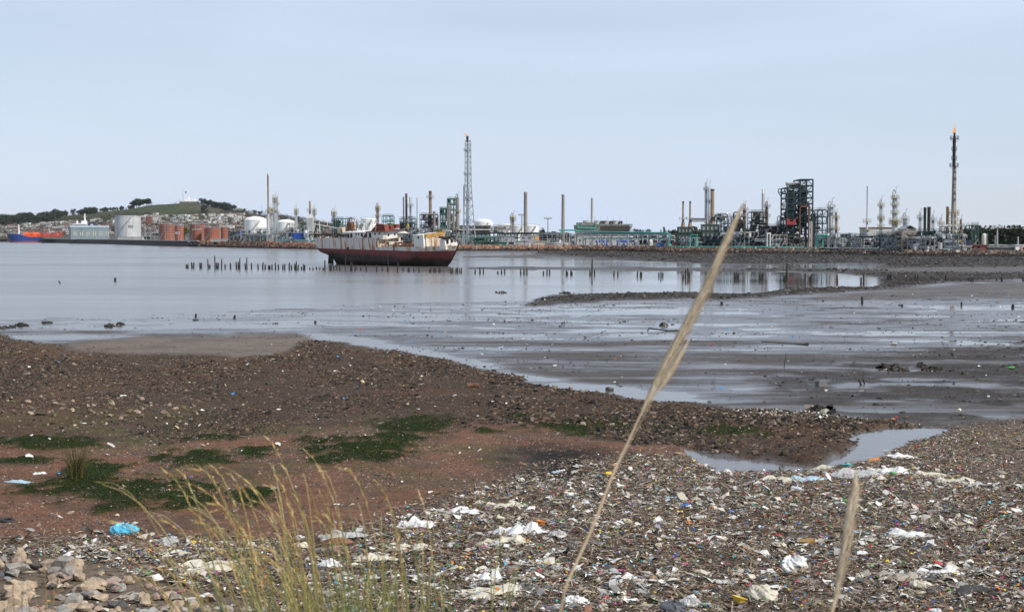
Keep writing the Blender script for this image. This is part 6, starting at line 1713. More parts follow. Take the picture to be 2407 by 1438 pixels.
def post_mesh(seed):
    r_ = random.Random(seed); n = 7; vs = []; ph = r_.uniform(0, 6)
    for z, k in ((-.35, 1.0), (.0, 1.05), (.35, .95), (.7, .88), (.9, .72)):
        for i in range(n):
            a_ = 2 * PI * i / n + ph; q = k * (1 + r_.uniform(-.14, .14))
            vs.append((q * math.cos(a_), q * math.sin(a_), z))
    peak = r_.randrange(n)
    for i in range(n):
        a_ = 2 * PI * i / n + ph; d = min((i - peak) % n, (peak - i) % n)
        vs.append((.5 * math.cos(a_), .5 * math.sin(a_), 1.0 - .09 * d + r_.uniform(-.03, .0)))
    fs = [(k * n + i, k * n + (i + 1) % n, (k + 1) * n + (i + 1) % n, (k + 1) * n + i) for k in range(5) for i in range(n)] + [tuple(range(5 * n, 6 * n))]
    me = MB().add(vs, fs).mesh('wooden_post'); me.materials.append(WOOD); return me
PM = [post_mesh(i) for i in range(8)]
def ordinal(i):
    s = 'th' if 10 <= i % 100 <= 20 else {1: 'st', 2: 'nd', 3: 'rd'}.get(i % 10, 'th')
    return '%d%s' % (i, s)
POSTS.sort(key=lambda p: p[0])
for i, (px_, pt, pb, w_) in enumerate(POSTS):
    x_, y_ = ground(px_, pb, 0.0); h_ = max(.5, (pb - pt) * y_ / F); r_ = w_ / 2 * y_ / F
    o = link('wooden_post', PM[i % 8]); o.location = (x_, y_, 0); o.scale = (r_, r_, h_)
    o.rotation_euler = (rg.uniform(-.04, .04), rg.uniform(-.06, .06), rg.uniform(0, 6))
    kd = 'tall black' if h_ > 3.2 else ('short black' if h_ < 1.4 else 'black')
    tag(o, '%s timber pile, %s from the left in the long pier row' % (kd, ordinal(i + 1)), 'post', 'pier piles in a row')
for px_, pt, pb, w_, tilt, lb in ((271, 651.5, 661.5, 5.5, 0, 'lone square-topped timber stump out in the left water'), (142, 658, 666, 3, -.6, 'leaning stick poking from the water at far left'),
                                  (2026.5, 695, 714, 6, 0, 'split upright stump alone on the right mud'), (2120.5, 714, 721, 6, 0, 'low pointed stump right of the split stump'), (2260, 709, 718, 5, 0, 'small forked stump toward the right edge'),
                                  (2381, 713, 725, 7, 0, 'thick twin-topped stump near the right edge'), (1696.5, 708, 717, 7, 0, 'round knobbly stump just right of the tall grass plume'), (2024, 888, 905, 5, -.45, 'leaning board of a pair stuck in the mud, left one'), (2032, 887, 902, 3.5, -.4, 'leaning board of a pair stuck in the mud, right one'),
                                  (1843, 826, 864, 2.2, .3, 'long thin stick planted aslant in the mud'), (551, 740, 749, 6, .2, 'small broken stump at the left water edge'), (741, 753, 759, 6, 0, 'tiny square stump on the wet mud below the wreck'), (1186, 752, 757, 4, 0, 'tiny black stub on the wet mud in mid picture'), (460, 736, 746, 5, .15, 'jagged stump standing on an old tyre')):
    x_, y_ = ground(px_, pb, 0.0); h_ = (pb - pt) * y_ / F; r_ = w_ / 2 * y_ / F
    o = link('wooden_post' if w_ > 3.2 else 'stick', PM[rg.randrange(8)]); o.location = (x_, y_, max(0, float(ground_z(np.array(x_), np.array(y_))) - .02)); o.scale = (r_, r_, h_); o.rotation_euler = (0, tilt, rg.uniform(0, 1))
    tag(o, lb, 'stick' if w_ <= 3.2 else 'post')

# ================================================================== stones, clods and shells of the flat
n = 80000
X_, Y_, Z_ = sample(np.clip(m_g * (1 - m_m * .7), 0, 1) * (1 + 1.2 * sstep(1000, 1400, QX)) * (.10 + .90 * sstep(.40, .58, fbm(GX / 2.8, GY / 4.5, 101, 4))), n, NR, .72)
r_ = np.exp(NR.normal(-3.3, .5, n)) * np.interp(Y_, [28, 45, 100], [.8, 1.0, 1.7]); r_ = r_ * np.where(pix(X_, Y_, Z_)[0] > 1150, 1.5, 1.0); r_ = np.clip(r_, .012, .30)
GP = [((.078, .056, .041), 4), ((.112, .070, .048), 2.5), ((.054, .046, .038), 3), ((.17, .125, .090), 1.8), ((.030, .028, .026), 3.5), ((.25, .20, .15), 1.0), ((.068, .064, .032), .8)]
tag(link('gravel', stones_mesh('gravel', X_, Y_, Z_, r_, pick(NR, n, GP) * .84, NR, .55, .45), STONE), 'brown gravel and cobbles covering the beach', 'gravel', kind='stuff')
n = 70000
X_, Y_, Z_ = sample((sandy + .35 * m_g) * (1 - m_m * .8) * (.12 + .88 * (fbm(GX / .9, GY / 1.1, 102, 4) > .46)), n, NR, .85)
r_ = np.clip(np.exp(NR.normal(-3.95, .5, n)), .008, .10)
tag(link('pebbles', chips_mesh('pebbles', X_, Y_, Z_, r_, pick(NR, n, [((.19, .10, .068), 4), ((.23, .15, .11), 2), ((.14, .12, .11), 3), ((.28, .25, .22), 1.0), ((.055, .048, .044), 3), ((.11, .065, .045), 3)]), NR), STONE), 'small reddish pebbles on the sand', 'pebbles', kind='stuff')
n = 21000
X_, Y_, Z_ = sample(np.clip(m_b * 1.0 * (QX > 1080), 0, 1) * (GZ > -.02) * (.1 + .9 * (fbm(GX / 6, GY / 8, 103) > .45)), n, NR, .8)
r_ = np.clip(np.exp(NR.normal(-1.75, .45, n)) * np.interp(Y_, [150, 300, 600], [.8, 1.1, 1.5]), .05, .9)
tag(link('mud_clods', stones_mesh('mud_clods', X_, Y_, Z_, r_, pick(NR, n, [((.050, .044, .040), 5), ((.075, .066, .060), 3), ((.035, .031, .028), 3), ((.17, .155, .14), .7)]), NR, .6), STONE), 'dark clods and rubble strewn over the far mudflat', 'clods', kind='stuff')
n = 6500
X_, Y_, Z_ = sample((2.5 * m_b * (QY > 655) + .9 * m_d + .5 * m_b * (QY > 640)) * (GZ > -.02), n, NR, .7)
r_ = np.clip(np.exp(NR.normal(-2.6, .5, n)) * np.interp(Y_, [50, 110, 250], [.55, 1.0, 1.6]), .025, .4)
tag(link('bar_rubble', stones_mesh('bar_rubble', X_, Y_, Z_, r_, pick(NR, n, [((.034, .030, .027), 6), ((.06, .052, .045), 3), ((.11, .09, .07), .8), ((.24, .22, .19), .4)]), NR, .6, .35), STONE), 'dark rubble along the low bar and the near mud', 'rubble', kind='stuff')
n = 9000
streak = fbm(GX / 9 + GY / 20, GY / 1.8, 104, 4)
X_, Y_, Z_ = sample(mudm * (1 - m_b) * (GZ > -.012) * (QY > 690) * (.015 + sstep(.56, .70, streak)), n, NR, .85)
r_ = np.clip(np.exp(NR.normal(-3.25, .55, n)) * np.interp(Y_, [40, 150], [.8, 1.5]), .012, .26)
tag(link('mud_debris', stones_mesh('mud_debris', X_, Y_, Z_, r_, pick(NR, n, [((.040, .036, .032), 6), ((.075, .062, .050), 3), ((.26, .23, .20), .6), ((.12, .085, .06), 1)]), NR, .35, .4), STONE), 'small dark debris lying in streaks on the wet mud', 'debris', kind='stuff')

# individual rocks one can pick out
def rock_mesh(seed, jag=.22):
    r_ = np.random.default_rng(seed)
    V = []; n = 9
    for z, k in ((-.55, .75), (-.25, 1.0), (.12, .96), (.42, .72), (.6, .38)):
        for i in range(n):
            a_ = 2 * PI * i / n; q = k * (1 + r_.uniform(-jag, jag)); V.append((q * math.cos(a_), q * .8 * math.sin(a_), z + r_.uniform(-.08, .08)))
    fs = [(k * n + i, k * n + (i + 1) % n, (k + 1) * n + (i + 1) % n, (k + 1) * n + i) for k in range(4) for i in range(n)] + [tuple(range(4 * n, 5 * n))]
    # flatten a few facets
    V = np.array(V)
    for _ in range(11):
        d = r_.normal(size=3); d /= np.linalg.norm(d); lim = r_.uniform(.30, .55); s = V @ d; V = V - np.maximum(s - lim, 0)[:, None] * d
    return MB().add([tuple(v) for v in V], fs).mesh('rock')
ROCKC = {'tan': (.36, .275, .19), 'grey': (.28, .25, .215), 'pinkish': (.30, .215, .165), 'dark': (.085, .075, .068), 'brown': (.15, .10, .07), 'red': (.22, .10, .062), 'olive': (.13, .115, .05)}
RMAT = {k: M('rock_' + k, c, .88, var=.35, scale=2.2, dirt=tuple(np.array(c) * .45), dirt_amt=.3) for k, c in ROCKC.items()}
RME = {}
for k in RMAT:
    RME[k] = []
    for s in range(4):
        me = rock_mesh(hash_ if (hash_ := (sum(map(ord, k)) * 7 + s)) else 1); me.materials.append(RMAT[k]); RME[k].append(me)
def rock(px_, py_, wpx, c, label, group=None, hr=.62, sink=.25):
    x_, y_, z_ = on_ground(px_, py_); r_ = wpx / 2 * y_ / F
    o = link('rock', rg.choice(RME[c])); o.location = (x_, y_, z_ + r_ * hr * (.55 - sink)); o.scale = (r_, r_ * rg.uniform(.7, 1.0), r_ * hr * 1.2)
    o.rotation_euler = (rg.uniform(-.3, .3), rg.uniform(-.3, .3), rg.uniform(0, 6.28)); tag(o, label, 'rock', group); return o
rock(785, 1283, 100, 'red', 'large brick-red block behind the grass blades', hr=.5)
rock(1195, 1348, 110, 'pinkish', 'low pinkish-brown flat rock sunk in the litter', hr=.28)
rock(1378, 1440, 66, 'red', 'red-brown boulder at the bottom edge by the tall stalk')
rock(48, 1318, 70, 'tan', 'pointed tan boulder crowning the lower left rock pile', hr=.95)
rock(1910, 1262, 26, 'dark', 'dark rounded stone right of the fine litter'); rock(268, 1258, 18, 'dark', 'small dark round stone just below the blue bag', hr=.8)
rock(1435, 917, 34, 'dark', 'wide flat dark rock at the gravel edge by the stream', hr=.5); rock(1340, 912, 22, 'pinkish', 'pinkish stone at the gravel edge by the stream')
rock(2048, 1055, 14, 'grey', 'small round stone standing in the pool'); rock(1990, 1082, 20, 'dark', 'dark flat stone at the pool rim'); rock(120, 1212, 26, 'dark', 'dark oblong stone on the pink sand at left', hr=.4); rock(165, 1208, 26, 'tan', 'tan rounded stone on the pink sand at left')
for i in range(150):                                           # rock pile, lower left
    u = rg.random(); px_ = rg.uniform(-60, 330 + 260 * u); lo_ = np.interp(px_, [-60, 100, 240, 420, 600], [1315, 1325, 1350, 1395, 1430])
    py_ = rg.uniform(lo_, 1470); w_ = rg.uniform(30, 88) * (1.15 if px_ < 220 else .75)
    c = rg.choice(['tan', 'tan', 'tan', 'grey', 'grey', 'pinkish', 'dark'])
    rock(px_, py_, w_, c, '%s %s boulder in the rock pile at lower left' % ('big' if w_ > 60 else ('middling' if w_ > 40 else 'small'), c), 'rock pile at lower left', hr=rg.uniform(.42, .72), sink=.1)
for i in range(110):                                          # band of bigger stones on the left gravel
    px_ = rg.gauss(290, 130); py_ = rg.gauss(965, 20); w_ = rg.uniform(10, 28); c = rg.choice(['brown', 'dark', 'brown', 'olive', 'pinkish', 'tan'])
    rock(px_, py_, w_, c, '%s %s stone in the cobble band at left' % ('large' if w_ > 19 else 'small', c), 'cobble band on the left gravel', hr=.6)
for i in range(70):
    px_ = rg.uniform(1250, 2150); py_ = np.interp(px_, [1250, 1600, 2150], [960, 1000, 1005]) + rg.gauss(0, 20); w_ = rg.uniform(8, 20); c = rg.choice(['brown', 'dark', 'brown', 'pinkish'])
    rock(px_, py_, w_, c, '%s %s stone on the gravel spit' % ('large' if w_ > 14 else 'small', c), 'stones on the gravel spit', hr=.6)
# moss tufts
n = 26000
X_, Y_, Z_ = sample(sstep(.12, .8, m_m), n, NR, .9)
a_ = NR.random(n) * 2 * PI; h_ = NR.uniform(.008, .035, n); w_ = NR.uniform(.012, .03, n)
V = np.stack([np.stack([X_ - w_ * np.cos(a_), Y_ - w_ * np.sin(a_), Z_ - .01], 1), np.stack([X_ + w_ * np.cos(a_), Y_ + w_ * np.sin(a_), Z_ - .01], 1),
              np.stack([X_ + NR.normal(0, .03, n), Y_ + NR.normal(0, .03, n), Z_ + h_], 1)], 1)
cc = np.repeat(pick(NR, n, [((.016, .027, .005), 4), ((.028, .040, .008), 3), ((.050, .056, .016), 1.5), ((.009, .014, .003), 3)]), 3, 0)
tag(link('moss', np_mesh('moss', V.reshape(-1, 3), np.arange(n * 3).reshape(-1, 3), cc), VC('moss_green', rough=.9, spec=.1)), 'dark green moss mats on the sand', 'moss', kind='stuff')

# ================================================================== litter on the strand
def scraps(name, n, mask_, smin, smax, pal, label, cat, aspect=(1, 2.2), curl=.35, p=.85, lift=.02, mat=None, ln=False):
    """bent flakes: two quads folded along the middle, each lying its own way"""
    X_, Y_, Z_ = sample(mask_, n, NR, p)
    s = np.exp(NR.uniform(math.log(smin), math.log(smax), n)); asp = NR.uniform(aspect[0], aspect[1], n)
    hx, hy = s * np.sqrt(asp) / 2, s / np.sqrt(asp) / 2
    P = np.zeros((n, 6, 3))
    for k, (i, j) in enumerate(((-1, -1), (0, -1), (1, -1), (-1, 1), (0, 1), (1, 1))):
        P[:, k, 0] = i * hx * (1 + NR.normal(0, .2, n)); P[:, k, 1] = j * hy * (1 + NR.normal(0, .25, n))
        P[:, k, 2] = (curl * hx * NR.normal(.6, .8, n) if i == 0 else 0) + NR.normal(0, .12, n) * hy
    tx, ty, a_ = NR.normal(0, .22, n)[:, None], NR.normal(0, .22, n)[:, None], (NR.random(n) * 2 * PI)[:, None]
    P[..., 2] += tx * P[..., 0] + ty * P[..., 1]
    x = P[..., 0] * np.cos(a_) - P[..., 1] * np.sin(a_); y = P[..., 0] * np.sin(a_) + P[..., 1] * np.cos(a_)
    z = P[..., 2] + Z_[:, None] + (lift * NR.random(n) + .004 + np.abs(P[..., 2]).max(1) * .5)[:, None]
    V = np.stack([x + X_[:, None], y + Y_[:, None], z], -1)
    Fc = (np.array([(0, 1, 4, 3), (1, 2, 5, 4)])[None] + (np.arange(n) * 6)[:, None, None]).reshape(-1, 4)
    cc = np.repeat(pick(NR, n, pal), 6, 0)
    return tag(link(name, np_mesh(name, V.reshape(-1, 3), Fc, cc), mat or PLAST), label, cat, kind='stuff')
PLAST = VC('litter_plastic', rough=.55, spec=.2, var=.15, vscale=9)
DULL = VC('litter_organic', rough=.9, spec=.15, var=.3, vscale=14)
lit_m = np.clip(m_l, 0, 1) * (1 - m_p) * (1 - .8 * m_dark) * (1 - .7 * sstep(2150, 2350, QX) * sstep(1200, 1100, QY))
pile = inpoly(QX, QY, [(-600, 1300), (90, 1310), (240, 1335), (420, 1385), (590, 1425), (640, 1500), (640, 1700), (-600, 1700)]) * 1.0
lit_m = lit_m * (1 - .93 * blur(pile, 2, 2))
line_ = fbm(GX / 3.0 + GY / 7, GY / 1.1, 111, 4)
wrack = lit_m * (.22 + 1.2 * sstep(.46, .58, line_))
scraps('reed_debris', 95000, lit_m, .022, .085, [((.170, .130, .092), 5), ((.115, .085, .062), 3), ((.26, .205, .15), 4), ((.065, .050, .040), 2), ((.36, .30, .22), 2)], 'brown reed stalks and twigs matted through the litter', 'debris', (6, 16), .12, mat=DULL, lift=.05)
DULLP = [((.56, .52, .46), 5), ((.40, .35, .29), 5), ((.25, .21, .17), 4), ((.42, .36, .26), 3), ((.12, .11, .10), 3), ((.70, .68, .64), 2.4), ((.19, .14, .10), 3)]
scraps('plastic_scraps', 42000, wrack, .014, .060, DULLP, 'pale torn plastic scraps scattered thickly over the strand', 'litter', (1, 2.4), .3, lift=.03)
VIV = [((.45, .03, .03), 3), ((.62, .20, .03), 2.5), ((.60, .45, .05), 2.5), ((.06, .30, .08), 1.6), ((.03, .12, .42), 2.2), ((.08, .33, .50), 2), ((.45, .06, .20), 1.3), ((.05, .34, .30), 1.2), ((.75, .75, .72), 5), ((.25, .10, .30), .5)]
scraps('coloured_scraps', 11000, lit_m, .020, .065, VIV, 'tiny bright bits of coloured plastic dotted through the litter', 'litter', (1, 1.8), .5, lift=.06)
scraps('large_film_scraps', 3400, wrack * sstep(1060, 1180, QY + 0), .08, .20, [((.62, .60, .55), 5), ((.44, .40, .34), 3), ((.50, .45, .35), 2), ((.26, .25, .24), 1.5), ((.08, .08, .08), 1)], 'crumpled film fragments lying between the larger bags', 'litter', (1, 2.6), .22, lift=.03)
edge = np.clip(m_l * .25 + m_g * sstep(1700, 1900, QX) * sstep(985, 965, QY), 0, 1)
scraps('spit_litter', 420, np.clip(m_g * sstep(1650, 1850, QX) * (QY < 990), 0, 1) + 1e-9, .03, .12, DULLP[:6], 'pale litter caught along the far edge of the spit', 'litter', (1, 2.2), .4)
scraps('flat_litter', 500, np.clip((1 - beach) * (QY > 690) * (QX > 500), 0, 1) * (GZ > -.01) + 1e-9, .06, .22, [((.62, .60, .56), 4), ((.42, .36, .26), 2), ((.45, .05, .04), .5), ((.06, .22, .5), .6), ((.10, .09, .08), 5)], 'odd scraps stranded on the open mud', 'litter', (1, 3), .3)
scraps('gravel_litter', 420, np.clip(m_g + sandy, 0, 1) * (QX < 1300) + 1e-9, .04, .16, [((.62, .60, .56), 4), ((.45, .36, .20), 2), ((.06, .22, .5), .5), ((.10, .09, .08), 2)], 'odd scraps lying on the gravel', 'litter', (1, 2.4), .3)

def sheet_mesh(seed, nx=13, ny=10, crumple=.16):
    """sheet of thin film, rumpled and folded, with a torn outline"""
    r_ = np.random.default_rng(seed); u, v = np.meshgrid(np.linspace(-1, 1, nx), np.linspace(-1, 1, ny))
    x = u + .16 * (fbm(u * 2 + 9, v * 2, seed) - .5) * 2; y = v * .62 + .16 * (fbm(u * 2, v * 2 + 5, seed + 3) - .5) * 2
    e = np.maximum(np.abs(u), np.abs(v)); sh = 1 - .22 * e * r_.random(u.shape)
    z = crumple * (2.4 * np.abs(fbm(u * 1.6 + seed, v * 1.9, seed + 5, 3) - .5) + 1.2 * np.abs(fbm(u * 4, v * 4, seed + 8, 2) - .5)) * 1.6 * (1.15 - e ** 3)
    k = np.arange(nx * ny).reshape(ny, nx); q = np.stack([k[:-1, :-1], k[:-1, 1:], k[1:, 1:], k[1:, :-1]], -1).reshape(-1, 4)
    return np_mesh('plastic_sheet', np.stack([x * sh, y * sh, z], -1).reshape(-1, 3), q, None, False)
def bag_mesh(seed, n=16, m_=9, sharp=.38):
    """closed bag, slumped and creased"""
    vs = []; 
    th, ph = np.meshgrid(np.linspace(0, 2 * PI, n, endpoint=False), np.linspace(.02, PI - .02, m_))
    d = 1 + sharp * (2 * np.abs(fbm(np.cos(th) * 1.7 + seed, np.sin(th) * 1.7 + ph * 1.3, seed, 3) - .5) - .25) + .22 * (fbm(np.cos(th) * 4 + 3, np.sin(th) * 4 + ph * 3, seed + 2, 2) - .5)
    x, y, z = d * np.sin(ph) * np.cos(th), .72 * d * np.sin(ph) * np.sin(th), .55 * d * np.cos(ph)
    z = np.maximum(z, -.18)
    k = np.arange(n * m_).reshape(m_, n); k2 = np.concatenate([k, k[:, :1]], 1)
    q = np.stack([k2[:-1, :-1], k2[1:, :-1], k2[1:, 1:], k2[:-1, 1:]], -1).reshape(-1, 4)
    return np_mesh('plastic_bag', np.stack([x, y, z], -1).reshape(-1, 3), q, None, False)
FILM = {}
def film(name, c, tr=.25):
    if name in FILM: return FILM[name]
    m_, t, b = newmat('film_' + name); tc = nnode(t, 'ShaderNodeTexCoord'); no = nnode(t, 'ShaderNodeTexNoise', Scale=2.6, Detail=6.0, Roughness=.7)
    t.links.new(tc.outputs['Object'], no.inputs['Vector'])
    c = np.array(c); r = ramp(t, [(.25, tuple(c * .6 + np.array([.03, .022, .014]))), (.45, tuple(c * .85)), (.7, tuple(np.clip(c * 1.12, 0, .9)))]); t.links.new(no.outputs['Fac'], r.inputs['Fac'])
    t.links.new(r.outputs['Color'], b.inputs['Base Color']); b.inputs['Roughness'].default_value = .42
    FILM[name] = m_; return m_
FC = {'white': (.70, .69, .66), 'grey': (.40, .39, .37), 'cream': (.58, .53, .41), 'dirty': (.33, .29, .23), 'black': (.022, .022, .024), 'dark grey': (.10, .105, .115), 'sky blue': (.10, .46, .64), 'pale blue': (.36, .52, .60),
      'red': (.48, .035, .035), 'orange': (.70, .22, .03), 'yellow': (.66, .46, .05), 'green': (.08, .42, .08), 'blue': (.04, .16, .50), 'pink': (.50, .08, .24), 'teal': (.06, .36, .33), 'ochre': (.36, .20, .04)}
SHM = [sheet_mesh(200 + i * 7) for i in range(7)]; BGM = [bag_mesh(300 + i * 5, 24, 14, .62) for i in range(5)]
MESHC = {}
def colored(meshes, i, c):
    key = (id(meshes), i, c)
    if key not in MESHC: me = meshes[i].copy(); me.materials.append(film(c.replace(' ', '_'), FC[c])); MESHC[key] = me
    return MESHC[key]
def sheet(px_, py_, w_, c, label, name='plastic_sheet', group=None, flat=1.0, rz=None):
    x_, y_, z_ = on_ground(px_, py_); s = w_ * .58 * y_ / F
    o = link(name, colored(SHM, rg.randrange(7), c)); o.location = (x_, y_, z_ + .012); o.scale = (s, s, s * flat); o.rotation_euler = (rg.uniform(-.08, .08), rg.uniform(-.08, .08), rg.uniform(-.5, .5) if rz is None else rz)
    return tag(o, label, 'plastic sheet', group)
def bag(px_, py_, w_, c, label, name='plastic_bag', group=None, hr=1.0, rz=None, v=None):
    x_, y_, z_ = on_ground(px_, py_); s = w_ / 2 * y_ / F
    o = link(name, colored(BGM, rg.randrange(5) if v is None else v, c)); o.location = (x_, y_, z_ + s * .12); o.scale = (s, s, s * hr); o.rotation_euler = (0, 0, rg.uniform(0, 6.28) if rz is None else rz)
    return tag(o, label, 'plastic bag', group)
bag(292, 1252, 70, 'sky blue', 'bright sky blue crumpled plastic bag on the pink sand', hr=.95, rz=.1, v=1)
sheet(44, 1133, 56, 'pale blue', 'flat pale blue plastic sheet on the sand at far left', flat=.5); sheet(94, 1114, 28, 'white', 'small torn white sheet left of the rush tuft', flat=1.5)
bag(397, 1280, 66, 'grey', 'translucent grey bag below the blue bag', hr=.9); sheet(470, 1340, 150, 'cream', 'long cream film draped beside the rock pile', flat=.9); sheet(522, 1328, 60, 'white', 'stiff white-cream sheet right of the rock pile')
sheet(975, 1236, 92, 'white', 'peaked white sheet among litter right of the grass', flat=1.6); sheet(1090, 1205, 92, 'white', 'white film lapped over a brown lump'); sheet(1185, 1190, 100, 'cream', 'broad cream bag spread flat near the sand edge', flat=.9)
sheet(1215, 1255, 130, 'white', 'heap of white film left of the orange tub', flat=1.3); sheet(1180, 1278, 120, 'cream', 'cream film below the white film heap'); bag(1310, 1262, 46, 'grey', 'clear crumpled bag right of the orange tub')
bag(1866, 1335, 78, 'white', 'big gathered white bag, right of centre foreground', hr=1.2, v=2); bag(1790, 1405, 92, 'cream', 'bulky cream bag near the bottom edge', hr=.9); bag(1620, 1425, 62, 'grey', 'clear domed bag at the bottom edge'); bag(1582, 1436, 76, 'dark grey', 'dark grey stuffed sack at the bottom edge', hr=.9)
sheet(2140, 1262, 96, 'white', 'white crumpled film right of the second plume', flat=1.4); sheet(2060, 1264, 60, 'white', 'white film piece just right of the second plume'); sheet(2115, 1360, 110, 'dirty', 'large dirty film sheet in the lower right litter', flat=1.1)
sheet(2205, 1350, 110, 'white', 'long white film strip in the lower right litter', flat=1.2); bag(2160, 1380, 50, 'cream', 'cream bag below the dirty film sheet'); sheet(1880, 1110, 50, 'white', 'white sheet at the near rim of the pool', flat=1.2); sheet(2120, 1075, 70, 'white', 'white bottle-littered film right of the pool')
for i, (px_, py_, w_, c) in enumerate([(1960, 1100, 90, 'cream'), (2010, 1118, 120, 'grey'), (2080, 1112, 110, 'white'), (2170, 1118, 90, 'cream'), (1900, 1128, 90, 'pale blue'), (1820, 1130, 80, 'cream'), (2240, 1134, 90, 'cream'), (2290, 1140, 60, 'grey')]):
    sheet(px_, py_, w_, c, '%s film in the pale litter line beside the pool, %s from left' % (c, ordinal(i + 1)), group='film line beside the pool', flat=.9)
sheet(800, 1262, 110, 'grey', 'grey film behind the brick-red block'); sheet(950, 1290, 130, 'cream', 'long cream strip right of the brick-red block', flat=.7); sheet(880, 1315, 100, 'cream', 'folded cream cloth seen between grass blades'); bag(775, 1335, 60, 'white', 'white bag half hidden behind the grass')
sheet(1140, 1362, 90, 'white', 'bright white sheet below the flat brown rock', flat=1.5); sheet(1160, 1395, 160, 'cream', 'long cream tangle near the bottom middle', flat=.8); sheet(1260, 1385, 80, 'dark grey', 'dark grey sheet left of the tall stalk foot'); sheet(1480, 1362, 90, 'white', 'white strip with frayed end right of the tall stalk')
sheet(1420, 1345, 70, 'grey', 'grey film right of the tall stalk'); bag(1350, 1420, 60, 'white', 'white bag at the bottom right of the grass'); sheet(60, 1400, 40, 'cream', 'cream scrap lying on the rock pile')
FLATS = [('white', 46), ('grey', 40), ('cream', 36), ('dirty', 46), ('black', 24), ('dark grey', 18), ('pale blue', 8)]
k = 0
for c, cnt in FLATS:
    for i in range(cnt):
        for _ in range(30):
            px_ = rg.uniform(-40, 2450); py_ = rg.uniform(1095, 1470)
            if inpoly(np.array([px_]), np.array([py_]), LITT)[0] and not inpoly(np.array([px_]), np.array([py_]), POOL)[0]: break
        w_ = rg.uniform(16, 46) * np.interp(py_, [1095, 1450], [.75, 1.25])
        big = 'larger' if w_ > 34 else 'smaller'
        zone = 'left litter' if px_ < 700 else ('litter behind the grass' if px_ < 1150 else ('middle litter' if px_ < 1700 else 'right litter'))
        dep = 'near' if py_ > 1290 else 'far'
        if rg.random() < .78: sheet(px_, py_, w_, c, '%s %s film in the %s %s' % (big, c, dep, zone), group='film scattered in the ' + zone, flat=rg.uniform(.6, 1.5), rz=rg.uniform(0, 3))
        else: bag(px_, py_, w_ * .8, c, '%s %s bag in the %s %s' % (big, c, dep, zone), group='bags scattered in the ' + zone, hr=rg.uniform(.6, 1.1))
# hard plastic things
def flatmat(c): return M('plastic_' + c.replace(' ', '_'), FC[c], .4, var=.12, scale=4)
def bottle_mesh():
    me = MB().lathe([(.0, -.5), (.16, -.5), (.17, -.46), (.17, .1), (.15, .22), (.06, .36), (.055, .46), (.07, .47), (.07, .52), (.0, .52)], 12, caps=False).mesh('bottle', True); return me
def tub_mesh(): return MB().lathe([(.30, 0), (.5, .42), (.54, .42), (.54, .46), (.47, .46), (.28, .05), (.0, .05)], 16, caps=False).mesh('tub', True)
def cap_mesh(): return MB().lathe([(.5, 0), (.5, .32), (.42, .4), (.0, .4)], 12, caps=False).mesh('plastic_disc', True)
def shard_mesh(s):
    r_ = random.Random(s); f = MB(); n = 6
    P = [(math.cos(2 * PI * i / n) * r_.uniform(.35, .6), math.sin(2 * PI * i / n) * r_.uniform(.2, .4)) for i in range(n)]
    f.add([(x, y, .02 + .12 * r_.random()) for x, y in P] + [(x, y, .10 + .14 * r_.random()) for x, y in P], [tuple(range(n))[::-1], tuple(range(n, 2 * n))] + [(i, (i + 1) % n, n + (i + 1) % n, n + i) for i in range(n)]); return f.mesh('plastic_shard')
HARD = {'bottle': [bottle_mesh()], 'tub': [tub_mesh()], 'plastic_disc': [cap_mesh()], 'plastic_shard': [shard_mesh(i) for i in range(5)]}
def hard(kind, px_, py_, w_, c, label, group=None):
    x_, y_, z_ = on_ground(px_, py_); s = w_ * y_ / F; i = rg.randrange(len(HARD[kind])); key = (kind, i, c)
    if key not in MESHC: me = HARD[kind][i].copy(); me.materials.append(flatmat(c)); MESHC[key] = me
    o = link(kind, MESHC[key]); o.location = (x_, y_, z_ + (s * .17 if kind == 'bottle' else .015)); o.scale = (s, s, s)
    o.rotation_euler = (PI / 2, rg.uniform(-.1, .1), rg.uniform(0, 6.28)) if kind == 'bottle' else (rg.uniform(-.35, .35), rg.uniform(-.35, .35), rg.uniform(0, 6.28))
    return tag(o, label, {'bottle': 'bottle', 'tub': 'tub', 'plastic_disc': 'plastic disc', 'plastic_shard': 'plastic piece'}[kind], group)
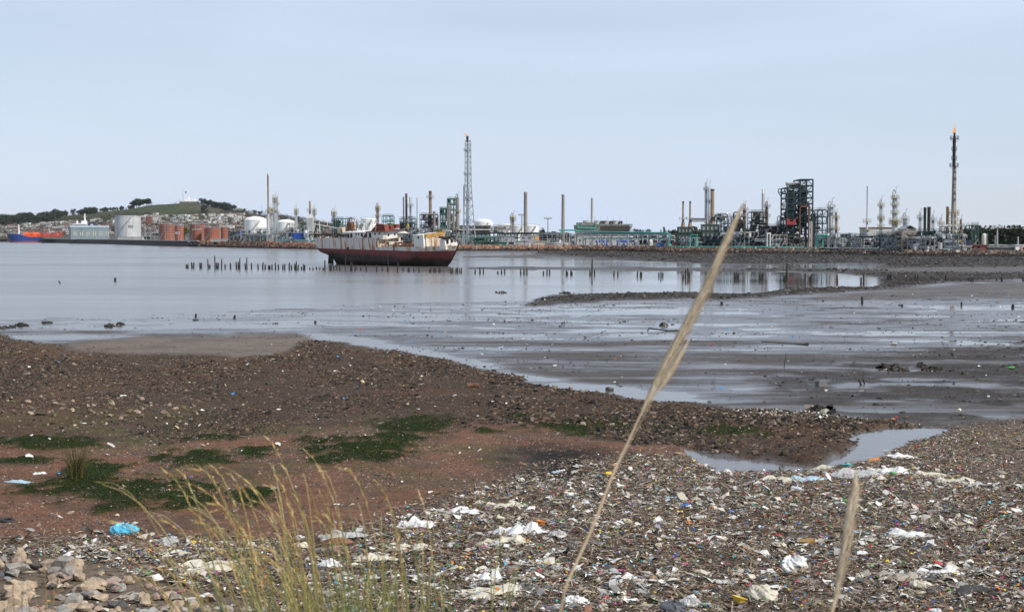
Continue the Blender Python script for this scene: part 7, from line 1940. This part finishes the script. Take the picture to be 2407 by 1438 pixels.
for a in [('tub', 1269, 1236, 25, 'orange', 'orange upturned tub beside the white film heap'), ('plastic_shard', 1233, 1187, 22, 'green', 'bright green scrap by the broad cream bag'), ('bottle', 1643, 1222, 34, 'grey', 'clear bottle lying right of the yellow scrap'),
          ('plastic_shard', 1621, 1232, 26, 'orange', 'orange-yellow scrap left of the clear bottle'), ('plastic_shard', 1622, 1185, 26, 'red', 'red flat piece above the blue wrapper, middle right'), ('plastic_shard', 1612, 1192, 30, 'blue', 'blue and white wrapper piece below the red piece'),
          ('plastic_shard', 1430, 1118, 34, 'yellow', 'long yellow piece right of the tall stalk near the dark patch'), ('plastic_shard', 1630, 1088, 26, 'yellow', 'yellow curved piece at the left end of the pool'), ('plastic_shard', 2055, 1085, 34, 'orange', 'orange-red tray at the pool rim'),
          ('plastic_shard', 2045, 1077, 26, 'yellow', 'yellow twisted piece above the orange-red tray'), ('bottle', 1990, 1098, 26, 'teal', 'green-capped bottle at the pool rim'), ('plastic_shard', 2210, 1330, 34, 'red', 'red box corner sticking up in the right litter'),
          ('plastic_shard', 1958, 1345, 24, 'red', 'red wedge just left of the second plume'), ('plastic_shard', 2278, 1380, 24, 'yellow', 'yellow box end in the lower right litter'), ('plastic_shard', 1895, 1278, 46, 'ochre', 'ochre folded piece right of middle'), ('plastic_shard', 1873, 1277, 16, 'red', 'small red piece beside the ochre piece'),
          ('tub', 1735, 1420, 36, 'yellow', 'yellow dish at the bottom edge'), ('plastic_shard', 2100, 1192, 18, 'orange', 'orange sliver right of the second plume top'), ('plastic_shard', 2118, 1192, 18, 'blue', 'blue sliver right of the orange sliver'), ('plastic_shard', 455, 1278, 26, 'yellow', 'yellow piece right of the translucent bag'),
          ('bottle', 222, 1276, 30, 'white', 'white and blue bottle at the litter edge below the blue bag'), ('plastic_shard', 428, 1392, 22, 'pink', 'pink and yellow wrapper beside the rock pile'), ('bottle', 2255, 968, 26, 'cream', 'cream bottle on the mud beyond the pool'), ('plastic_shard', 2100, 987, 16, 'orange', 'orange scrap at the tip of the spit'),
          ('plastic_shard', 2107, 982, 10, 'red', 'small red scrap at the tip of the spit'), ('plastic_disc', 2152, 1052, 8, 'red', 'red cap floating at the pool edge'), ('plastic_shard', 910, 1263, 34, 'pale blue', 'turquoise wrapper right of the brick-red block'), ('plastic_shard', 1408, 1350, 24, 'pink', 'magenta cloth-like scrap right of the tall stalk'),
          ('plastic_shard', 1460, 1345, 26, 'pink', 'magenta scrap on the white strip'), ('bottle', 1875, 1155, 34, 'white', 'white and purple carton left of the second plume'), ('bottle', 2085, 1058, 18, 'cream', 'cream bottle floating in the pool'), ('plastic_shard', 1953, 770, 10, 'red', 'pink-red scrap alone on the far mud'), ('plastic_shard', 1815, 770, 10, 'yellow', 'yellow scrap alone on the far mud'),
          ('bottle', 2100, 810, 16, 'cream', 'tan bottle alone on the right mud'), ('plastic_shard', 150, 834, 8, 'blue', 'blue scrap on the gravel at left'), ('plastic_shard', 1025, 757 + 18, 8, 'blue', 'blue scrap on the wet mud in mid picture'), ('bottle', 2375, 867, 18, 'green', 'green bottle on the mud at the right edge')]:
    hard(*a)
for i in range(120):
    for _ in range(30):
        px_ = rg.uniform(-20, 2430); py_ = rg.uniform(1100, 1465)
        if inpoly(np.array([px_]), np.array([py_]), LITT)[0] and not inpoly(np.array([px_]), np.array([py_]), POOL)[0]: break
    c = rg.choice(['red', 'red', 'orange', 'yellow', 'green', 'blue', 'blue', 'pink', 'teal', 'pale blue', 'white', 'ochre']); kd = rg.choice(['plastic_shard', 'plastic_shard', 'plastic_disc', 'bottle', 'plastic_shard'])
    zone = 'left litter' if px_ < 700 else ('litter behind the grass' if px_ < 1150 else ('middle litter' if px_ < 1700 else 'right litter'))
    hard(kd, px_, py_, rg.uniform(8, 17) * (1.3 if kd == 'bottle' else .9), c, 'little %s %s in the %s %s' % (c, kd.replace('_', ' ').replace('plastic ', ''), 'near' if py_ > 1290 else 'far', zone), 'coloured plastic in the ' + zone)
# tyres, crate, hose, kerb pieces on the mud
def torus_mesh(R=1.0, r=.3, n=22, m_=9):
    vs = [((R + r * math.cos(b)) * math.cos(a), (R + r * math.cos(b)) * math.sin(a), .9 * r * math.sin(b)) for a in np.linspace(0, 2 * PI, n, endpoint=False) for b in np.linspace(0, 2 * PI, m_, endpoint=False)]
    fs = [(i * m_ + j, ((i + 1) % n) * m_ + j, ((i + 1) % n) * m_ + (j + 1) % m_, i * m_ + (j + 1) % m_) for i in range(n) for j in range(m_)]
    return MB().add(vs, fs).mesh('tyre', True)
RUB = M('muddy_rubber', (.025, .023, .022), .75, var=.4, scale=3, dirt=(.09, .08, .07), dirt_amt=.3)
TY = torus_mesh(); TY.materials.append(RUB)
for px_, py_, w_, rx, lb in ((2108, 873, 24, 1.35, 'tyre standing half buried in the right mud'), (111, 760, 26, .06, 'muddy tyre lying flat at the left water edge'), (460, 753, 15, .05, 'old tyre under the jagged stump'), (2310, 1408, 130, .35, 'big dark tyre at the lower right corner'), (18, 1224, 34, .1, 'half-buried tyre rim on the sand at far left')):
    x_, y_, z_ = on_ground(px_, py_); s = w_ / 2 * y_ / F / 1.3
    o = link('tyre', TY); o.location = (x_, y_, z_ + s * (-.12 if w_ > 100 else (.2 if rx < .5 else .45))); o.scale = (s,) * 3; o.rotation_euler = (rx, .05, .3); tag(o, lb, 'tyre')
x_, y_, z_ = on_ground(1934, 908); s = 34 / 2 * y_ / F
o = thing('battered_box', 'battered grey box lying tilted on the right mud', 'box', (x_, y_, z_), .4)
MB().add([(-s, -s * .5, -.05), (s * 1.1, -s * .5, -.1), (s, s * .5, -.1), (-s, s * .5, -.05), (-s * .9, -s * .4, s * .8), (s * .2, -s * .5, s * .7), (s * .8, s * .4, s * .5), (-s * .9, s * .5, s * .8)], [(3, 2, 1, 0), (4, 5, 6, 7), (0, 1, 5, 4), (1, 2, 6, 5), (2, 3, 7, 6), (3, 0, 4, 7)]).build('body', M('grey_box', (.12, .12, .125), .6, var=.3, scale=2), o)
MB().box((-s * .1, 0, s * .78), (s * 1.0, s * .5, s * .1)).build('lid', M('grey_lid', (.17, .17, .17), .6, var=.3), o)
x_, y_, z_ = on_ground(1112, 910); s = 28 / 2 * y_ / F
o = MB().cyl((-s, 0, s * .3), (s, 0, s * .3), s * .42, n=12).build('rusty_drum', RUSTM, None); o.location = (x_, y_, z_); o.rotation_euler = (0, 0, .15); tag(o, 'brown ribbed drum lying at the edge of the gravel', 'drum')
for pts, r_, lb in (([(1523, 778), (1527, 771), (1540, 773), (1570, 777), (1600, 779)], .05, 'black bent hose on the mud left of the plume'), ([(1321, 764), (1321, 759), (1327, 757), (1327, 762)], .04, 'small black wire loop standing on the mud'), ([(1790, 804), (1850, 808), (1900, 811)], .04, 'long dark cable lying on the right mud')):
    P = []
    base_y = ground(*pts[0])[1]
    for px_, py_ in pts:
        P.append((X_at(px_, base_y), base_y + rg.uniform(-.1, .1), max(.03, Z_at(py_, base_y)))) if len(pts) < 6 and pts[0][0] != 1790 else P.append((*ground(px_, py_), .03))
    tag(MB().tube(P, r_, 6).build('hose', BLACK, None), lb, 'hose')
for i, (px_, py_, w_) in enumerate([(262, 766, 40), (30, 768, 60), (1180, 688, 26), (1330, 690, 30), (2110, 870, 60), (2190, 868, 70), (1930, 965, 50), (1560, 765, 12)]):
    x_, y_, z_ = on_ground(px_, py_); s = w_ / 2 * y_ / F
    n_ = 60; X2 = x_ + NR.normal(0, .4, n_) * s; Y2 = y_ + NR.normal(0, .55, n_) * s * 2; r2 = np.clip(np.exp(NR.normal(-1.9, .5, n_)), .04, .35)
    o = link('mud_heap', stones_mesh('mud_heap', X2, Y2, np.maximum(ground_z(X2, Y2), 0), r2, pick(NR, n_, [((.040, .036, .032), 5), ((.07, .06, .05), 2), ((.3, .27, .23), .4)]), NR, .7), STONE)
    tag(o, 'dark heap of muddy rubble on the flat, %s from the left' % ordinal(1 + sorted([262, 30, 1180, 1330, 2110, 2190, 1930, 1560]).index(px_)), 'rubble heap', kind='stuff')

# ================================================================== rush tuft and foreground grass
BLADE = VC('grass_blade', rough=.55, spec=.3, var=.2, vscale=14)
def ribbon(pts, w0, w1, sides=3):
    """thin tapering stem along a path, as arrays"""
    P = np.array(pts, float); n = len(P); T_ = np.gradient(P, axis=0); T_ /= np.linalg.norm(T_, axis=1)[:, None] + 1e-9
    A = np.cross(T_, np.array([.2, 1, .1])); A /= np.linalg.norm(A, axis=1)[:, None] + 1e-9; B = np.cross(T_, A)
    w = np.linspace(w0, w1, n)[:, None]
    rings = [P + (A * math.cos(2 * PI * k / sides) + B * math.sin(2 * PI * k / sides) * .55) * w for k in range(sides)]
    V = np.stack(rings, 1).reshape(-1, 3)
    Fc = [(i * sides + k, i * sides + (k + 1) % sides, (i + 1) * sides + (k + 1) % sides, (i + 1) * sides + k) for i in range(n - 1) for k in range(sides)]
    return V, np.array(Fc)
def bez(a, b_, c, n=10):
    t = np.linspace(0, 1, n)[:, None]; a, b_, c = map(np.array, (a, b_, c)); return a * (1 - t) ** 2 + 2 * b_ * t * (1 - t) + c * t * t
x_, y_, z_ = on_ground(180, 1122)
tuft = thing('rush_tuft', 'upright olive rush tuft on the moss at left', 'grass tuft', (x_, y_, z_))
Vs, Fs, Cs, k = [], [], [], 0
for i in range(190):
    a = rg.uniform(0, 6.28); r0 = rg.uniform(0, .18); lean = rg.uniform(.05, .5) * (1 if rg.random() < .9 else 1.7); h = rg.uniform(.55, 1.0) * (1 - .25 * lean)
    p0 = (r0 * math.cos(a), r0 * math.sin(a), -.03); p2 = ((r0 + lean) * math.cos(a) , (r0 + lean) * math.sin(a), h); p1 = (r0 * math.cos(a) * 1.2, r0 * math.sin(a) * 1.2, h * .65)
    V, Fc = ribbon(bez(p0, p1, p2, 5), .008, .002); Vs.append(V); Fs.append(Fc + k); k += len(V); Cs.append(np.tile(np.array(rg.choice([(.10, .095, .025), (.065, .075, .02), (.16, .125, .04), (.05, .06, .018), (.20, .16, .07)])), (len(V), 1)))
tag(link('blades', np_mesh('blades', np.concatenate(Vs), np.concatenate(Fs), np.concatenate(Cs)), BLADE, tuft), kind='stuff')
def cpos(px_, py_, D):
    return (X_at(px_, D), D, Z_at(py_, D))
def bank_z(D): return float(np.interp(D, [-25, -6, 2, 24.5, 27], [5.3, 5.35, 5.25, 0.36, 0.0])) - .12
GREENC = [(.21, .26, .07), (.28, .30, .09), (.19, .24, .08), (.34, .32, .11)]; STRAW = [(.52, .40, .17), (.58, .46, .22), (.48, .33, .13), (.55, .34, .11)]
def blade(clump, D, base, mid, tip, w_, c0, c1, head=False, name='blade'):
    """blade drawn from the ground up through the picture points mid and tip; colour runs from green foot to straw tip"""
    o = clump; b0 = (X_at(base, D) , D, bank_z(D)); q1 = cpos(*mid, D + rg.uniform(-.15, .15)); q2 = cpos(*tip, D + rg.uniform(-.25, .25))
    P = np.concatenate([np.linspace(b0, bez(b0, q1, q2, 12)[0], 1), bez(b0, q1, q2, 13)])[1:]
    P = P - np.array(o.location); V, Fc = ribbon(P, w_, w_ * .28)
    t = np.repeat(np.linspace(0, 1, len(P)), 3)[:, None]; t = np.clip((t - .35) / .45, 0, 1)
    cc = np.array(c0) * (1 - t) + np.array(c1) * t
    if head:
        hv, hf, kk = [V], [Fc], len(V); hc = [cc]
        for j in range(46):
            u = rg.uniform(.60, 1.0) * (len(P) - 1); i0 = min(int(u), len(P) - 2); p = P[i0] + (P[i0 + 1] - P[i0]) * (u - i0); d = (P[i0 + 1] - P[i0]); d = d / np.linalg.norm(d)
            e = p + d * rg.uniform(.012, .03) + np.array([rg.uniform(-.006, .006), rg.uniform(-.006, .006), rg.uniform(-.006, .006)])
            sd = np.array([rg.uniform(-1, 1), rg.uniform(-1, 1), rg.uniform(-1, 1)]) * .0016
            hv.append(np.array([p - sd, p + sd, e])); hf.append(np.array([[kk, kk + 1, kk + 2, kk + 2]])); kk += 3; hc.append(np.tile(np.array(rg.choice(STRAW)) * .95, (3, 1)))
        V, cc = np.concatenate(hv), np.concatenate(hc); F3 = Fc; tri = np.concatenate(hf[1:])[:, :3]
        tris = np.concatenate([np.stack([F3[:, 0], F3[:, 1], F3[:, 2]], 1), np.stack([F3[:, 0], F3[:, 2], F3[:, 3]], 1), tri])
        return link(name, np_mesh(name, V, tris, cc), BLADE, o)
    return link(name, np_mesh(name, V, Fc, cc), BLADE, o)
CL = [('left', 760, 3.9), ('middle', 880, 4.2), ('right', 1010, 4.5)]
clumps = [thing('grass_clump', {'left': 'yellow-green grass clump leaning left, leftmost in the foreground', 'middle': 'dense tall grass clump in the middle of the foreground grass', 'right': 'thin upright grass clump, rightmost in the foreground'}[n_], 'grass', (X_at(p_, d_), d_, bank_z(d_)), 0, 'foreground grass') for n_, p_, d_ in CL]
for i in range(88):                           # arching blades leaning left
    ci = rg.choice([0, 0, 1]); D = CL[ci][2] + rg.uniform(-.35, .35); base = CL[ci][1] + rg.gauss(0, 70); tx = base - rg.uniform(80, 470) ; ty = rg.uniform(1060, 1330) + max(0, (base - tx) - 250) * .35
    mx = base - (base - tx) * rg.uniform(.30, .62); my = ty - rg.uniform(-30, 90)
    st_ = rg.random() < .55
    blade(clumps[ci], D, base, (mx, my), (tx, ty), rg.uniform(.0020, .0044), rg.choice(GREENC), rg.choice(STRAW) if st_ else rg.choice(GREENC + STRAW), head=rg.random() < .45)
for i in range(52):                           # upright and right-leaning blades
    ci = rg.choice([1, 1, 2, 2, 0]); D = CL[ci][2] + rg.uniform(-.35, .35); base = CL[ci][1] + rg.gauss(0, 75); tx = base + rg.gauss(0, 70); ty = rg.uniform(1180, 1400)
    blade(clumps[ci], D, base, ((base + tx) / 2 + rg.gauss(0, 12), (ty + 1500) / 2), (tx, ty), rg.uniform(.0020, .0048), rg.choice(GREENC), rg.choice(GREENC + STRAW), head=rg.random() < .2)
for i in range(70):                           # short leafy blades low in the clump
    ci = rg.choice([0, 1, 1, 2]); D = CL[ci][2] + rg.uniform(-.4, .3); base = CL[ci][1] + rg.gauss(0, 100); tx = base + rg.gauss(-30, 60); ty = rg.uniform(1320, 1440)
    blade(clumps[ci], D, base, ((base + tx) / 2 + rg.gauss(0, 12), (ty + 1520) / 2), (tx, ty), rg.uniform(.003, .006), rg.choice(GREENC), rg.choice(GREENC))
for base, mid, tip, w_, hd in ((930, (760, 1190), (628, 1032), .0026, True), (1000, (840, 1130), (715, 1060), .0024, True), (905, (880, 1260), (838, 1180), .0050, False), (700, (520, 1180), (232, 1138), .0046, False), (760, (690, 1080), (650, 1115), .003, True), (1040, (960, 1160), (880, 1130), .0026, True),
                               (640, (500, 1300), (300, 1228), .0036, False), (690, (470, 1330), (250, 1290), .0030, True), (1060, (1040, 1240), (985, 1165), .003, True), (600, (430, 1330), (330, 1345), .0028, False), (820, (700, 1180), (590, 1150), .003, True), (960, (930, 1100), (800, 1100), .0024, True)):
    blade(clumps[0 if base < 850 else 1], 4.0, base, mid, tip, w_, rg.choice(GREENC), rg.choice(STRAW), head=hd)
side = thing('weed_clump', 'sparse thin weeds rising from the lower left corner', 'weeds', (X_at(20, 4.4), 4.4, bank_z(4.4)))
for i in range(16):
    base = rg.uniform(-60, 130); tx = base + rg.uniform(-60, 90); ty = rg.uniform(1230, 1400)
    blade(side, 4.4 + rg.uniform(-.3, .3), base, ((base + tx) / 2 - 10, (ty + 1500) / 2), (tx, ty), rg.uniform(.0010, .0022), rg.choice(GREENC), rg.choice([(.16, .12, .06), (.30, .24, .10), (.42, .31, .13)]), head=rg.random() < .3, name='stem')
def plume(label, D, path, start, wmax, wstem, nh, seed):
    """dry feather-grass stalk: bare stem, then a soft plume of fine hairs"""
    r_ = np.random.default_rng(seed); P = np.array([cpos(px_, py_, D + .06 * i) for i, (px_, py_) in enumerate(path)])
    foot = P[0] + (P[0] - P[1]) * 3.0; foot[2] = max(bank_z(D), foot[2]); P = np.concatenate([[np.array([foot[0], D, bank_z(D)])], P])
    t = np.linspace(0, 1, len(P)); tt = np.linspace(0, 1, 40)
    Q = np.stack([np.interp(tt, t, P[:, k]) for k in range(3)], 1)
    for _ in range(3): Q[1:-1] = (Q[:-2] + 2 * Q[1:-1] + Q[2:]) / 4
    o = thing('feather_grass_stalk', label, 'grass stalk', tuple(Q[0]))
    Q = Q - Q[0]
    V, Fc = ribbon(Q, wstem, wstem * .25, 5); link('stem', np_mesh('stem', V, Fc, np.tile(np.array((.34, .25, .15)), (len(V), 1))), BLADE, o)
    u = start + (1 - start) * r_.random(nh) ** .85; i0 = np.clip((u * 39).astype(int), 0, 38); f_ = (u * 39 - i0)[:, None]
    p = Q[i0] * (1 - f_) + Q[i0 + 1] * f_; d = Q[i0 + 1] - Q[i0]; d /= np.linalg.norm(d, axis=1)[:, None]
    prof = np.sin(np.clip((u - start) / (1 - start), 0, 1) ** .7 * PI)[:, None] ** .7
    off = r_.normal(size=(nh, 3)); off -= (off * d).sum(1)[:, None] * d; off /= np.linalg.norm(off, axis=1)[:, None]
    off[:, 0] += .35; ln = wmax * (1.6 + 3.2 * r_.random((nh, 1)))
    q1 = p + d * ln * .6 + off * wmax * prof * (.2 + .5 * r_.random((nh, 1))); q2 = p + d * ln + off * wmax * prof * (.35 + .75 * r_.random((nh, 1)))
    sd = np.cross(d, off); sd = sd / (np.linalg.norm(sd, axis=1)[:, None] + 1e-9) * .0005
    V = np.stack([p - sd, p + sd, q1 + sd * .8, q1 - sd * .8, q2], 1); b5 = np.arange(nh)[:, None] * 5
    tri = np.concatenate([b5 + np.array([[0, 1, 2]]), b5 + np.array([[0, 2, 3]]), b5 + np.array([[3, 2, 4]])])
    cc = np.repeat(pick(r_, nh, [((.44, .36, .25), 3), ((.52, .45, .34), 2), ((.36, .27, .17), 2)]), 5, 0)
    tag(link('plume', np_mesh('plume', V.reshape(-1, 3), tri, cc), VC('plume_hair', rough=.7, spec=.2, var=.1), o), kind='stuff')
    return o
plume('tall dry feather-grass stalk leaning right across the mud and sky line', 2.7, [(1308, 1432), (1345, 1345), (1400, 1228), (1440, 1115), (1478, 1040), (1525, 935), (1585, 815), (1640, 715), (1690, 600), (1723, 528)], .54, .020, .0034, 3800, 4)
plume('short out-of-focus dry plume standing at lower right', 2.3, [(1955, 1480), (1968, 1430), (1985, 1330), (2000, 1230), (2010, 1175), (2015, 1135)], .30, .016, .0034, 2000, 5)
# a loose strand of the tall plume
plume('thin loose strand hanging beside the tall feather-grass plume', 2.72, [(1310, 1434), (1347, 1347), (1403, 1229), (1443, 1116), (1482, 1042), (1530, 950), (1570, 885), (1608, 820)], .78, .010, .0012, 1500, 6)

# ================================================================== steam and haze
sv, t, b = newmat('steam')
t.nodes.remove(b)
pv = nnode(t, 'ShaderNodeVolumePrincipled'); pv.inputs['Color'].default_value = (.92, .93, .95, 1); pv.inputs['Density'].default_value = .30; pv.inputs['Anisotropy'].default_value = .2
t.links.new(pv.outputs['Volume'], t.nodes['Material Output'].inputs['Volume'])
def steam(px_, D, pts, label):
    o = thing('steam_plume', label, 'steam', (X_at(px_, D), D, 0)); k = 1 / ppm(D)
    for i, (qx_, qy_, r_) in enumerate(pts):
        me = bag_mesh(400 + i * 3, 14, 9, .3).copy(); me.materials.append(sv)
        p = link('puff', me, None, o, ((qx_ - px_) * k, (i % 3) * .3, Z_at(qy_, D))); p.scale = (r_ * k, r_ * k, r_ * k * 1.5)
steam(1793, float(shoreY(1793)) + 9, [(1794, 560, 2.6), (1797, 553, 3.2), (1803, 546, 3.6), (1799, 540, 3.0), (1792, 541, 2.6), (1787, 546, 2.2)], 'white curl of steam rising from the dark unit')
steam(445, float(shoreY(445)) - 6, [(450, 573, 4), (444, 569, 4.5), (439, 562, 4), (437, 557, 3)], 'grey puff of steam at the water below the red tanks')
hz, t, b = newmat('haze_air')
t.nodes.remove(b)
pv = nnode(t, 'ShaderNodeVolumePrincipled'); pv.inputs['Color'].default_value = (.80, .88, 1.0, 1); pv.inputs['Density'].default_value = .000024; pv.inputs['Anisotropy'].default_value = .3
t.links.new(pv.outputs['Volume'], t.nodes['Material Output'].inputs['Volume'])
hb = MB().box((0, 2400, 69.5), (8200, 5000, 143)).build('haze', hz, None)
tag(hb, 'thin bluish haze filling the air over the bay', 'haze', kind='stuff')

# ------------------------------------------------------------------ look-alikes are told apart by their order from the left
bpy.context.view_layer.update()
same = {}
for o in list(S.objects):
    if o.parent is None and o.get('category') and o.get('label') and o.get('kind') != 'stuff': same.setdefault(o['label'], []).append(o)
for lb, os_ in same.items():
    if len(os_) < 2: continue
    os_.sort(key=lambda o: pix(o.location.x, o.location.y, o.location.z)[0])
    for i, o in enumerate(os_): o['label'] = '%s, %s of %d from left' % (lb, ordinal(i + 1), len(os_))
